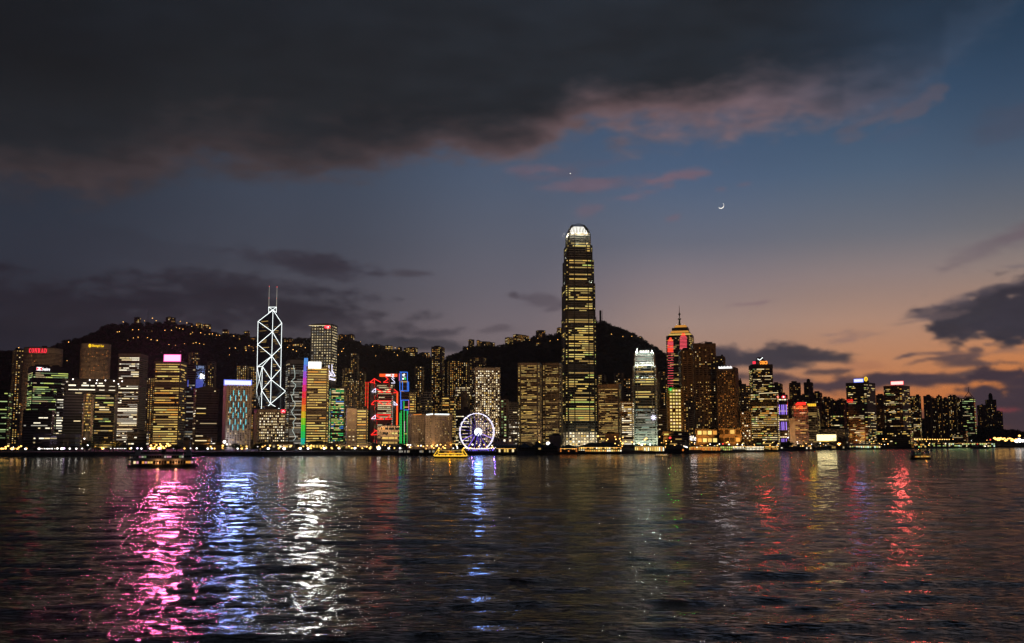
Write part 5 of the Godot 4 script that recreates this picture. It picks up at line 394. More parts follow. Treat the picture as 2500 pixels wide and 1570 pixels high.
func cloud_edge(az: float) -> float:
	if az < CLOUD_EDGE[0][0]:
		return CLOUD_EDGE[0][1] - 0.02 * (CLOUD_EDGE[0][0] - az)
	for i in range(1, CLOUD_EDGE.size()):
		if az < CLOUD_EDGE[i][0]:
			var t: float = (az - CLOUD_EDGE[i - 1][0]) / (CLOUD_EDGE[i][0] - CLOUD_EDGE[i - 1][0])
			return lerpf(CLOUD_EDGE[i - 1][1], CLOUD_EDGE[i][1], t * t * (3.0 - 2.0 * t))
	return CLOUD_EDGE[-1][1] + 0.1 * (az - CLOUD_EDGE[-1][0])

func sky_at(az: float, el: float) -> Color:
	# clear sky
	var ci := lerp_table(SKY_AZ, az)
	var ri := 0
	while ri < SKY_ROWS.size() - 2 and el > SKY_ROWS[ri + 1][0]:
		ri += 1
	var rt := clampf((el - SKY_ROWS[ri][0]) / (SKY_ROWS[ri + 1][0] - SKY_ROWS[ri][0]), 0.0, 1.0)
	var c0 := int(ci.x)
	var ct := ci.y * ci.y * (3.0 - 2.0 * ci.y)
	var v := Vector3.ZERO
	for k in 3:
		var a: float = lerpf(SKY_ROWS[ri][1 + c0 * 3 + k], SKY_ROWS[ri][4 + c0 * 3 + k], ct)
		var b: float = lerpf(SKY_ROWS[ri + 1][1 + c0 * 3 + k], SKY_ROWS[ri + 1][4 + c0 * 3 + k], ct)
		v[k] = lerpf(a, b, rt)
	var grey := v.x * 0.3 + v.y * 0.55 + v.z * 0.15
	v = v.lerp(Vector3(grey, grey, grey), 0.13) * 0.91
	# the direction on a sphere, flattened so that clouds lie in long sheets
	var ca := cos(deg_to_rad(az))
	var sa := sin(deg_to_rad(az))
	var wx := sky_warp.get_noise_3d(sa * 40.0, el * 2.6, ca * 40.0)
	var wy := sky_warp.get_noise_3d(sa * 40.0 + 300.0, el * 2.6, ca * 40.0)
	var fx := sky_fine.get_noise_3d(sa * 330.0, el * 15.0, ca * 330.0)
	var fy := sky_fine.get_noise_3d(sa * 330.0, el * 15.0 + 500.0, ca * 330.0)
	var hx := sky_fine.get_noise_3d(sa * 900.0 + 70.0, el * 44.0, ca * 900.0)
	# overhead cloud sheet
	var e := el - cloud_edge(az) + wy * 1.5 + fy * 0.9 + fx * 0.4 + hx * 0.35
	if e > -0.6:
		var west := smoothstep(-18.0, 14.0, az)
		var thin := 1.0 - 0.72 * smoothstep(13.0, 30.0, az) * (1.0 - smoothstep(60.0, 110.0, az))
		var cover := smoothstep(-0.5, 1.3, e) * (0.92 * thin + 0.25 * wx * (0.3 + west) - 0.12 * smoothstep(3.0, 9.0, e) * (0.5 + wy))
		var rim := 1.0 - smoothstep(0.4, 3.6, e + wx * 1.0)
		var core := Vector3(34, 36, 39).lerp(Vector3(38, 42, 51), smoothstep(10.0, 24.0, az))
		core = core.lerp(Vector3(17, 19, 21), smoothstep(-2.0, -30.0, az) * smoothstep(1.0, 9.0, e))
		core = core.lerp(Vector3(28, 32, 38), clampf(0.5 + wx * 1.4, 0.0, 1.0) * 0.6)
		core *= 1.0 + fx * 0.08 + fy * 0.04 + wy * 0.22
		var lit := Vector3(60, 51, 53).lerp(Vector3(122, 95, 97), west)
		lit = lit.lerp(Vector3(74, 78, 94), smoothstep(15.0, 24.0, az))
		lit = lit.lerp(Vector3(40, 40, 46), smoothstep(40.0, 110.0, absf(az)))
		lit *= 1.0 + fx * 0.2 + hx * 0.1
		v = v.lerp(core.lerp(lit, rim), clampf(cover, 0.0, 0.96))
	# smaller clouds
	var x := az + wx * 1.1 + fx * 0.9
	var y := el + wy * 0.42 + fy * 0.24
	for c in CLOUDS:
		var dx: float = x - c[0]
		if absf(dx) > c[2] * 1.5 + 0.5:
			continue
		var dy: float = y - c[1]
		if absf(dy) > c[3] * 1.6 + absf(c[2] * 0.35) + 0.3:
			continue
		var t: float = deg_to_rad(c[4])
		var ux := dx * cos(t) + dy * sin(t)
		var uy := dy * cos(t) - dx * sin(t)
		var r: float = sqrt(ux * ux / (c[2] * c[2]) + uy * uy / (c[3] * c[3])) + fx * 0.8 + fy * 0.5 + hx * 0.45 + wx * 0.25
		var soft: float = c[9]
		var m: float = c[5] * (1.0 - smoothstep(1.0 - soft, 1.0 + soft, r))
		if m > 0.0:
			v = v.lerp(Vector3(c[6], c[7], c[8]) * (1.0 + fy * 0.10), clampf(m, 0.0, 1.0))
	v *= 1.0 + wx * 0.025
	var c := Color(v.x / 255.0, v.y / 255.0, v.z / 255.0).srgb_to_linear()
	# the sky as it stands beyond the harbour's haze, which takes part of it on the way
	var way := minf(lerpf(7300.0, 900.0, smoothstep(40.0, 110.0, absf(az))), 1250.0 / maxf(sin(deg_to_rad(el)), 0.01))
	return c * (1.0 + 0.9 * (exp(HAZE * way) - 1.0))

func sky_piece(az0: float, az1: float, el0: float, el1: float, w: int, h: int) -> Image:
	var data := PackedFloat32Array()
	data.resize(w * h * 3)
	var at := 0
	for j in h:
		var el := lerpf(el1, el0, (j + 0.5) / h)
		for i in w:
			var a := lerpf(az0, az1, (i + 0.5) / w)
			var c := sky_at(a if a <= 180.0 else a - 360.0, maxf(el, 0.0))
			data[at] = c.r
			data[at + 1] = c.g
			data[at + 2] = c.b
			at += 3
	return Image.create_from_data(w, h, false, Image.FORMAT_RGBF, data.to_byte_array())

func build_sky() -> Sky:
	for n in [[sky_warp, 11, 0.055, 4], [sky_fine, 23, 0.05, 5]]:
		n[0].noise_type = FastNoiseLite.TYPE_SIMPLEX_SMOOTH
		n[0].seed = n[1]
		n[0].frequency = n[2]
		n[0].fractal_type = FastNoiseLite.FRACTAL_FBM
		n[0].fractal_octaves = n[3]
	var whole := sky_piece(0.0, 360.0, -90.0, 90.0, 384, 192)
	whole.resize(4096, 2048, Image.INTERPOLATE_CUBIC)
	# the part of the sky towards the sunset in finer steps, from the same function
	var px := 4096.0 / 360.0
	var n := 392
	var rows := 364
	var top := rows / px
	whole.blit_rect(sky_piece(0.0, n / px, 0.0, top, n, rows), Rect2i(0, 0, n, rows), Vector2i(0, 1024 - rows))
	whole.blit_rect(sky_piece(-n / px, 0.0, 0.0, top, n, rows), Rect2i(0, 0, n, rows), Vector2i(4096 - n, 1024 - rows))
	var m := PanoramaSkyMaterial.new()
	m.panorama = ImageTexture.create_from_image(whole)
	var s := Sky.new()
	s.sky_material = m
	return s


# ---------------------------------------------------------------- materials
func lin(r: float, g: float, b: float) -> Color:
	return Color(r, g, b).linear_to_srgb()

var grain_tex: NoiseTexture2D
var grime_tex: NoiseTexture2D

func noise_tex(freq: float, lo: float, hi: float, seed_: int, size := 512) -> NoiseTexture2D:
	var n := FastNoiseLite.new()
	n.noise_type = FastNoiseLite.TYPE_SIMPLEX_SMOOTH
	n.seed = seed_
	n.frequency = freq
	n.fractal_type = FastNoiseLite.FRACTAL_FBM
	n.fractal_octaves = 5
	var g := Gradient.new()
	g.set_color(0, Color(lo, lo, lo))
	g.set_color(1, Color(hi, hi, hi))
	var t := NoiseTexture2D.new()
	t.width = size
	t.height = size
	t.seamless = true
	t.noise = n
	t.color_ramp = g
	return t

func solid(key: String, r: float, g: float, b: float, rough := 0.8, metal := 0.0, weathered := true) -> StandardMaterial3D:
	if mats.has(key):
		return mats[key]
	var m := StandardMaterial3D.new()
	m.resource_name = key
	m.albedo_color = lin(r, g, b)
	m.roughness = rough
	m.metallic = metal
	if weathered:
		m.albedo_texture = grime_tex
		m.uv1_triplanar = true
		m.uv1_world_triplanar = true
		m.uv1_scale = Vector3(0.021, 0.013, 0.021)
	mats[key] = m
	return m

func glow(key: String, r: float, g: float, b: float, energy := 1.0) -> StandardMaterial3D:
	if mats.has(key):
		return mats[key]
	var m := StandardMaterial3D.new()
	m.resource_name = key
	m.albedo_color = Color(0.06, 0.06, 0.06)
	m.roughness = 0.6
	m.emission_enabled = true
	m.emission = lin(r, g, b)
	m.emission_energy_multiplier = energy
	mats[key] = m
	return m

# ---------------------------------------------------------------- mesh building
class Surf:
	var v := PackedVector3Array()
	var n := PackedVector3Array()
	var i := PackedInt32Array()

class Shape:
	var surfs := {}
	var cur: Surf
	func use(key) -> Shape:
		if not surfs.has(key):
			surfs[key] = Surf.new()
		cur = surfs[key]
		return self
	func quad(a: Vector3, b: Vector3, c: Vector3, d: Vector3, nn := Vector3.ZERO) -> void:
		# corners anticlockwise as seen from outside
		var m := nn if nn != Vector3.ZERO else (b - a).cross(d - a).normalized()
		var k := cur.v.size()
		cur.v.append(a); cur.v.append(b); cur.v.append(c); cur.v.append(d)
		cur.n.append(m); cur.n.append(m); cur.n.append(m); cur.n.append(m)
		cur.i.append(k); cur.i.append(k + 2); cur.i.append(k + 1)
		cur.i.append(k); cur.i.append(k + 3); cur.i.append(k + 2)
	func tri(a: Vector3, b: Vector3, c: Vector3) -> void:
		var m := (b - a).cross(c - a).normalized()
		var k := cur.v.size()
		cur.v.append(a); cur.v.append(b); cur.v.append(c)
		cur.n.append(m); cur.n.append(m); cur.n.append(m)
		cur.i.append(k); cur.i.append(k + 2); cur.i.append(k + 1)
	func block(c: Vector3, s: Vector3, u := Vector3.RIGHT, w := Vector3.BACK, back := true) -> void:
		# box of size s round c; u is its width axis, w its outward axis
		var x := u * s.x * 0.5
		var y := Vector3.UP * s.y * 0.5
		var z := w * s.z * 0.5
		quad(c - x - y + z, c + x - y + z, c + x + y + z, c - x + y + z, w)
		quad(c + x - y + z, c + x - y - z, c + x + y - z, c + x + y + z, u)
		quad(c - x - y - z, c - x - y + z, c - x + y + z, c - x + y - z, -u)
		quad(c - x + y + z, c + x + y + z, c + x + y - z, c - x + y - z, Vector3.UP)
		quad(c - x - y - z, c + x - y - z, c + x - y + z, c - x - y + z, Vector3.DOWN)
		if back:
			quad(c + x - y - z, c - x - y - z, c - x + y - z, c + x + y - z, -w)
	func prism(plan: PackedVector2Array, y0: float, y1: float, top: PackedVector2Array = PackedVector2Array(), bottom_cap := true) -> void:
		# plan in (x, z), running so that the outside lies at (-uz, ux) of each edge
		var t := top if top.size() else plan
		var n := plan.size()
		for k in n:
			var p := plan[k]
			var q := plan[(k + 1) % n]
			var p2 := t[k]
			var q2 := t[(k + 1) % n]
			quad(Vector3(p.x, y0, p.y), Vector3(q.x, y0, q.y), Vector3(q2.x, y1, q2.y), Vector3(p2.x, y1, p2.y))
		for k in range(1, n - 1):
			tri(Vector3(t[0].x, y1, t[0].y), Vector3(t[k].x, y1, t[k].y), Vector3(t[k + 1].x, y1, t[k + 1].y))
			if bottom_cap:
				tri(Vector3(plan[0].x, y0, plan[0].y), Vector3(plan[k + 1].x, y0, plan[k + 1].y), Vector3(plan[k].x, y0, plan[k].y))
	func tube(a: Vector3, b: Vector3, ra: float, rb := -1.0, sides := 6) -> void:
		var r2 := ra if rb < 0.0 else rb
		var d := (b - a).normalized()
		var s := d.cross(Vector3.UP if absf(d.y) < 0.9 else Vector3.RIGHT).normalized()
		var t := s.cross(d).normalized()
		var k0 := cur.v.size()
		for k in sides:
			var ang := TAU * k / sides
			var o := s * cos(ang) + t * sin(ang)
			cur.v.append(a + o * ra); cur.n.append(o)
			cur.v.append(b + o * r2); cur.n.append(o)
		for k in sides:
			var p := k0 + k * 2
			var q := k0 + ((k + 1) % sides) * 2
			cur.i.append(p); cur.i.append(p + 1); cur.i.append(q)
			cur.i.append(q); cur.i.append(p + 1); cur.i.append(q + 1)
		var ca := cur.v.size()
		for e in 2:
			var first := cur.v.size()
			for k in sides:
				var ang := TAU * k / sides
				var o := s * cos(ang) + t * sin(ang)
				cur.v.append((a + o * ra) if e == 0 else (b + o * r2))
				cur.n.append(-d if e == 0 else d)
			for k in range(1, sides - 1):
				cur.i.append(first)
				cur.i.append(first + (k if e == 0 else k + 1))
				cur.i.append(first + (k + 1 if e == 0 else k))
	func ball(c: Vector3, r: Vector3, rings := 6, sides := 9) -> void:
		var k0 := cur.v.size()
		for j in rings + 1:
			var p := PI * j / rings
			for k in sides + 1:
				var q := TAU * k / sides
				var o := Vector3(sin(p) * cos(q), cos(p), sin(p) * sin(q))
				cur.v.append(c + o * r)
				cur.n.append((o / r).normalized())
		for j in rings:
			for k in sides:
				var p := k0 + j * (sides + 1) + k
				var q := p + sides + 1
				cur.i.append(p); cur.i.append(p + 1); cur.i.append(q)
				cur.i.append(q); cur.i.append(p + 1); cur.i.append(q + 1)
	func mesh(mats: Dictionary) -> ArrayMesh:
		var m := ArrayMesh.new()
		for key in surfs:
			var s: Surf = surfs[key]
			if s.i.is_empty():
				continue
			var a := []
			a.resize(Mesh.ARRAY_MAX)
			a[Mesh.ARRAY_VERTEX] = s.v
			a[Mesh.ARRAY_NORMAL] = s.n
			a[Mesh.ARRAY_INDEX] = s.i
			m.add_surface_from_arrays(Mesh.PRIMITIVE_TRIANGLES, a)
			m.surface_set_material(m.get_surface_count() - 1, mats[key])
		return m

func numbered(called: String) -> String:
	var k: int = taken.get(called, 0)
	taken[called] = k + 1
	return called if k == 0 else "%s_%03d" % [called, k]

func tag(o: Node, label: String, category: String, group := "", kind := "") -> void:
	if label: o.set_meta("label", label)
	if category: o.set_meta("category", category)
	if group: o.set_meta("group", group)
	if kind: o.set_meta("kind", kind)

func thing(called: String, label: String, category: String, at: Vector3, turn := 0.0, group := "") -> Node3D:
	var o := Node3D.new()
	o.name = numbered(called)
	o.position = at
	o.rotation.y = turn
	add_child(o)
	tag(o, label, category, group)
	return o

func part(called: String, s: Shape, parent: Node, kind := "") -> MeshInstance3D:
	var o := MeshInstance3D.new()
	o.name = called
	o.mesh = s.mesh(mats)
	parent.add_child(o, true)
	if kind: o.set_meta("kind", kind)
	return o

func structure(called: String, s: Shape) -> MeshInstance3D:
	var o := MeshInstance3D.new()
	o.name = called
	o.mesh = s.mesh(mats)
	add_child(o)
	o.set_meta("kind", "structure")
	return o

var unit_box := BoxMesh.new()
func piece(called: String, key: String, parent: Node, c: Vector3, s: Vector3, u := Vector3.RIGHT, w := Vector3.BACK) -> MeshInstance3D:
	# one box-shaped part, sharing a single mesh with all others
	var o := MeshInstance3D.new()
	o.name = called
	o.mesh = unit_box
	o.set_surface_override_material(0, mats[key])
	o.transform = Transform3D(Basis(u * s.x, Vector3.UP * s.y, w * s.z), c)
	parent.add_child(o, true)
	return o

func shape(key: String) -> Shape:
	return Shape.new().use(key)

func area_light(parent: Node3D, c: Vector3, w: float, h: float, color: Color, radiance: float) -> void:
	# a light of the size of the glowing face just behind it, shining along the parent's +z
	var l := AreaLight3D.new()
	l.name = "light"
	l.area_size = Vector2(w, h)
	l.light_color = color
	l.light_energy = radiance * w * h / PI
	l.area_range = 6000.0
	l.shadow_enabled = true
	l.position = c
	l.rotation.y = PI
	parent.add_child(l, true)

func lamp_light(parent: Node3D, c: Vector3, color: Color, energy: float, size := 0.5) -> void:
	var l := OmniLight3D.new()
	l.name = "light"
	l.light_color = color
	l.light_energy = energy
	l.light_size = size
	l.omni_range = 1500.0
	l.omni_attenuation = 2.0
	l.shadow_enabled = true
	l.position = c
	parent.add_child(l, true)

func fill_spot(parent: Node3D, c: Vector3, up: float, color: Color, energy: float, half := 40.0, turn := 0.0) -> void:
	# an added spot that brightens the walls inland, along -z
	var l := SpotLight3D.new()
	l.name = "light"
	l.light_color = color
	l.light_energy = energy
	l.light_size = 0.6
	l.spot_range = 1500.0
	l.spot_angle = half
	l.spot_angle_attenuation = 0.6
	l.spot_attenuation = 2.0
	l.shadow_enabled = true
	l.position = c
	l.rotation_degrees = Vector3(up, turn, 0)
	parent.add_child(l, true)


# ---------------------------------------------------------------- water
func build_water() -> void:
	# wind waves: direction, wavelength and height drawn at random about the wind
	var r := RandomNumberGenerator.new()
	r.seed = 77
	var kx := PackedFloat32Array()
	var kz := PackedFloat32Array()
	var amp := PackedFloat32Array()
	var ph := PackedFloat32Array()
	var lam := PackedFloat32Array()
	var count := 30
	for k in count:
		var l := 0.9 * pow(17.0 / 0.9, pow(1.0 - float(k) / count, 1.15)) * r.randf_range(0.9, 1.1)
		var dir := deg_to_rad(84.0) + r.randfn(0.0, 0.3)
		lam.append(l)
		kx.append(TAU / l * cos(dir))
		kz.append(TAU / l * sin(dir))
		amp.append(WAVE * l * pow(minf(1.0, 5.0 / l), 0.75))
		ph.append(r.randf() * TAU)
	# rings round the near shore, finer where the water is near
	var rows := 820
	var cols := 620
	var near := 30.0
	var far := 7000.0
	var half := deg_to_rad(33.0)
	var v := PackedVector3Array()
	var n := PackedVector3Array()
	v.resize(rows * cols)
	n.resize(rows * cols)
	var at := 0
	for j in rows:
		var d := near * pow(far / near, float(j) / (rows - 1))
		var step := d * (pow(far / near, 1.0 / (rows - 1)) - 1.0)
		var use := 0
		while use < count and lam[use] > step * 2.6:
			use += 1
		for i in cols:
			var a := lerpf(-half, half, float(i) / (cols - 1))
			var x := d * sin(a)
			var z := -d * cos(a)
			var h := 0.0
			var sx := 0.0
			var sz := 0.0
			for k in use:
				var p := kx[k] * x + kz[k] * z + ph[k]
				var s := sin(p)
				var c := cos(p)
				h += amp[k] * (s + 0.22 * c * c)
				var g := amp[k] * (c - 0.44 * c * s)
				sx += g * kx[k]
				sz += g * kz[k]
			v[at] = Vector3(x, h, z)
			n[at] = Vector3(-sx, 1.0, -sz).normalized()
			at += 1
	var idx := PackedInt32Array()
	idx.resize((rows - 1) * (cols - 1) * 6)
	at = 0
	for j in rows - 1:
		for i in cols - 1:
			var p := j * cols + i
			idx[at] = p
			idx[at + 1] = p + cols
			idx[at + 2] = p + 1
			idx[at + 3] = p + 1
			idx[at + 4] = p + cols
			idx[at + 5] = p + cols + 1
			at += 6
	var arrays := []
	arrays.resize(Mesh.ARRAY_MAX)
	arrays[Mesh.ARRAY_VERTEX] = v
	arrays[Mesh.ARRAY_NORMAL] = n
	arrays[Mesh.ARRAY_INDEX] = idx
	var m := ArrayMesh.new()
	m.add_surface_from_arrays(Mesh.PRIMITIVE_TRIANGLES, arrays)
	var w := StandardMaterial3D.new()
	w.resource_name = "harbour_water"
	w.albedo_color = lin(0.004, 0.009, 0.008)
	w.roughness = 0.085
	w.metallic_specular = 0.29
	var f := FastNoiseLite.new()
	f.noise_type = FastNoiseLite.TYPE_SIMPLEX_SMOOTH
	f.seed = 5
	f.frequency = 0.022
	f.fractal_type = FastNoiseLite.FRACTAL_FBM
	f.fractal_octaves = 5
	f.fractal_gain = 0.55
	# ripples run in long crests across the view: steep along the wind, gentle across it
	var im := f.get_seamless_image(1024, 1024)
	im.bump_map_to_normal_map(RIPPLE)
	im.convert(Image.FORMAT_RGB8)
	var data := im.get_data()
	for k in range(0, data.size(), 3):
		data[k] = 128 + int((data[k] - 128) * 0.47)
	var t := ImageTexture.create_from_image(Image.create_from_data(1024, 1024, false, Image.FORMAT_RGB8, data))
	w.normal_enabled = true
	w.normal_texture = t
	w.normal_scale = 1.0
	w.uv1_triplanar = true
	w.uv1_world_triplanar = true
	w.uv1_scale = Vector3(0.024, 0.033, 0.06)
	m.surface_set_material(0, w)
	var o := MeshInstance3D.new()
	o.name = "harbour_water"
	o.mesh = m
	add_child(o)
	o.set_meta("kind", "structure")


# ---------------------------------------------------------------- towers
# facade: fh floor height, wf lit share of it, bay width, ww window share of the bay (1 = windows join into strips),
# run mean strip length in bays, wall and glass materials, pal palette, p lit share, pier every n bays, out how proud the bands are
const STYLES := {
	resi = {fh = 4.2, wf = 0.4, bay = 3.9, ww = 0.44, run = 0, wall = "resi_wall", glass = "glass_dark", pal = "amber", p = 0.4, pier = 2, out = 0.5, cluster = 1},
	resi2 = {fh = 3.1, wf = 0.4, bay = 3.0, ww = 0.45, run = 0, wall = "brown_wall", glass = "glass_dark", pal = "amber", p = 0.2, pier = 2, out = 0.6, cluster = 1},
	residots = {fh = 2.7, wf = 0.4, bay = 2.7, ww = 0.42, run = 0, wall = "brown_wall", glass = "glass_dark", pal = "orange", p = 0.3, pier = 1, out = 0.5},
	hill = {fh = 4.2, wf = 0.5, bay = 4.0, ww = 0.62, run = 0, wall = "resi_wall", glass = "glass_dark", pal = "amber", p = 0.5, pier = 2, out = 0.4},
	hotelband = {fh = 2.3, wf = 0.4, bay = 2.6, ww = 0.5, run = 0, wall = "beige_wall", glass = "glass_dark", pal = "orange_dim", p = 0.1, pier = 0, out = 0.7},
	hotelgrid = {fh = 2.6, wf = 0.45, bay = 2.9, ww = 0.5, run = 0, wall = "pale_wall", glass = "glass_dark", pal = "office", p = 0.2, pier = 1, out = 0.5},
	hotelfine = {fh = 2.2, wf = 0.4, bay = 1.9, ww = 0.5, run = 0, wall = "beige_wall", glass = "glass_dark", pal = "office", p = 0.2, pier = 1, out = 0.5},
	hotelpink = {fh = 2.0, wf = 0.4, bay = 2.2, ww = 1.0, run = 2, wall = "pink_wall", glass = "glass_dark", pal = "amber", p = 0.3, pier = 0, out = 0.6},
	green = {fh = 2.8, wf = 0.5, bay = 2.2, ww = 1.0, run = 5, wall = "charcoal_wall", glass = "glass_green", pal = "green", p = 0.6, pier = 0, out = 0.4},
	greenfine = {fh = 4.2, wf = 0.42, bay = 4.0, ww = 1.0, run = 2, wall = "charcoal_wall", glass = "glass_green", pal = "green", p = 0.4, pier = 0, out = 0.4},
	sparse = {fh = 3.2, wf = 0.45, bay = 2.8, ww = 1.0, run = 3, wall = "charcoal_wall", glass = "glass_dark", pal = "white", p = 0.2, pier = 0, out = 0.4},
	white = {fh = 3.1, wf = 0.5, bay = 2.8, ww = 1.0, run = 4, wall = "dark_wall", glass = "glass_dark", pal = "white", p = 0.6, pier = 0, out = 0.5},
	whitefine = {fh = 2.5, wf = 0.5, bay = 1.9, ww = 1.0, run = 2, wall = "charcoal_wall", glass = "glass_dark", pal = "warm", p = 0.45, pier = 0, out = 0.4},
	whiteband = {fh = 4.0, wf = 0.5, bay = 3.6, ww = 1.0, run = 6, wall = "grey_wall", glass = "glass_dark", pal = "paledim", p = 0.7, pier = 0, out = 0.5},
	whitestrip = {fh = 2.7, wf = 0.5, bay = 2.6, ww = 1.0, run = 4, wall = "beige_wall", glass = "glass_dark", pal = "warm", p = 0.7, pier = 0, out = 0.5},
	gold = {fh = 3.4, wf = 0.5, bay = 2.6, ww = 1.0, run = 6, wall = "bronze_wall", glass = "glass_gold", pal = "gold", p = 0.8, pier = 0, out = 0.5},
	goldfine = {fh = 2.4, wf = 0.5, bay = 1.9, ww = 1.0, run = 4, wall = "stone_wall", glass = "glass_gold", pal = "golddim", p = 0.6, pier = 5, out = 0.5},
	glassdim = {fh = 4.2, wf = 0.5, bay = 4.0, ww = 1.0, run = 3, wall = "grey_wall", glass = "glass_blue", pal = "paledim", p = 0.3, pier = 3, out = 0.4},
	bluewash = {fh = 4.2, wf = 0.5, bay = 5.0, ww = 1.0, run = 3, wall = "blue_wall", glass = "glass_blue", pal = "bluedim", p = 0.3, pier = 0, out = 0.4},
	black = {fh = 3.4, wf = 0.36, bay = 2.4, ww = 1.0, run = 8, wall = "charcoal_wall", glass = "glass_dark", pal = "warm", p = 0.1, pier = 0, out = 0.4},
	dimband = {fh = 4.2, wf = 0.4, bay = 4.0, ww = 1.0, run = 4, wall = "grey_wall", glass = "glass_dark", pal = "golddim", p = 0.2, pier = 0, out = 0.5},
	warmgrid = {fh = 3.3, wf = 0.46, bay = 2.4, ww = 0.72, run = 0, wall = "stone_wall", glass = "glass_dark", pal = "warm", p = 0.7, pier = 1, out = 0.6},
	dots = {fh = 6.0, wf = 0.34, bay = 5.6, ww = 0.46, run = 0, wall = "grey_wall", glass = "glass_grey", pal = "dots", p = 0.97, pier = 0, out = 0.35},
	porthole = {fh = 3.35, wf = 0.52, bay = 2.95, ww = 0.6, run = 0, disc = 1, wall = "pale_wall", glass = "pale_wall", pal = "warm", p = 0.7, pier = 0, out = 0.0},
	fins = {fh = 3.8, wf = 0.5, bay = 3.0, ww = 0.7, run = 0, wall = "pale_wall", glass = "glass_green", pal = "green", p = 0.6, pier = 1, out = 0.9},
	slab = {fh = 4.0, wf = 0.34, bay = 4.6, ww = 0.4, run = 0, wall = "beige_wall", glass = "beige_wall", pal = "office", p = 0.1, pier = 0, out = 0.1},
	club = {fh = 4.4, wf = 0.5, bay = 3.0, ww = 1.0, run = 4, wall = "beige_wall", glass = "glass_dark", pal = "gold", p = 0.4, pier = 2, out = 0.8},
	greenglass = {fh = 2.5, wf = 0.55, bay = 1.9, ww = 1.0, run = 2, wall = "charcoal_wall", glass = "glass_green", pal = "party", p = 0.75, pier = 0, out = 0.4},
	yellowgrid = {fh = 4.4, wf = 0.55, bay = 3.4, ww = 0.78, run = 0, wall = "bronze_wall", glass = "glass_gold", pal = "yellow", p = 0.9, pier = 1, out = 0.7},
	mixfine = {fh = 2.7, wf = 0.5, bay = 1.9, ww = 1.0, run = 2, wall = "charcoal_wall", glass = "glass_dark", pal = "mixed", p = 0.5, pier = 0, out = 0.4},
	violet = {fh = 3.8, wf = 0.42, bay = 3.0, ww = 1.0, run = 2, wall = "charcoal_wall", glass = "glass_dark", pal = "warm", p = 0.2, pier = 0, out = 0.4},
	twinsign = {fh = 2.5, wf = 0.5, bay = 2.1, ww = 1.0, run = 3, wall = "maroon_wall", glass = "glass_dark", pal = "mixed", p = 0.4, pier = 0, out = 0.5},
	civic = {fh = 4.6, wf = 0.45, bay = 3.4, ww = 0.75, run = 0, wall = "white_wall", glass = "glass_dark", pal = "warm", p = 0.5, pier = 1, out = 0.5},
	civic2 = {fh = 4.2, wf = 0.55, bay = 3.2, ww = 0.8, run = 0, wall = "stone_wall", glass = "glass_gold", pal = "gold", p = 0.6, pier = 1, out = 0.5},
	mall = {fh = 7.2, wf = 0.55, bay = 6.0, ww = 0.82, run = 0, wall = "brown_wall", glass = "glass_gold", pal = "mall", p = 0.8, pier = 1, out = 0.6},
	tall = {fh = 3.9, wf = 0.5, bay = 2.6, ww = 1.0, run = 8, wall = "tall_wall", glass = "glass_green", pal = "golden", p = 0.62, pier = 0, out = 0.5, side_p = 0.3},
	tallbase = {fh = 4.1, wf = 0.4, bay = 2.9, ww = 1.0, run = 3, wall = "tall_wall", glass = "glass_green", pal = "golddim", p = 0.35, pier = 1, out = 0.7},
	tallfoot = {fh = 4.4, wf = 0.62, bay = 4.6, ww = 0.72, run = 0, wall = "pale_wall", glass = "glass_green", pal = "warm", p = 0.95, pier = 1, out = 0.8},
	pale = {fh = 4.0, wf = 0.5, bay = 3.0, ww = 1.0, run = 8, wall = "pale_wall", glass = "glass_green", pal = "mintdim", p = 0.9, pier = 0, out = 0.5},
	center = {fh = 3.0, wf = 0.5, bay = 2.4, ww = 1.0, run = 3, wall = "charcoal_wall", glass = "glass_dark", pal = "golddim", p = 0.35, pier = 0, out = 0.4},
	bank = {fh = 3.1, wf = 0.5, bay = 3.0, ww = 1.0, run = 6, wall = "steel_wall", glass = "glass_gold", pal = "cream", p = 0.85, pier = 0, out = 0.5},
}
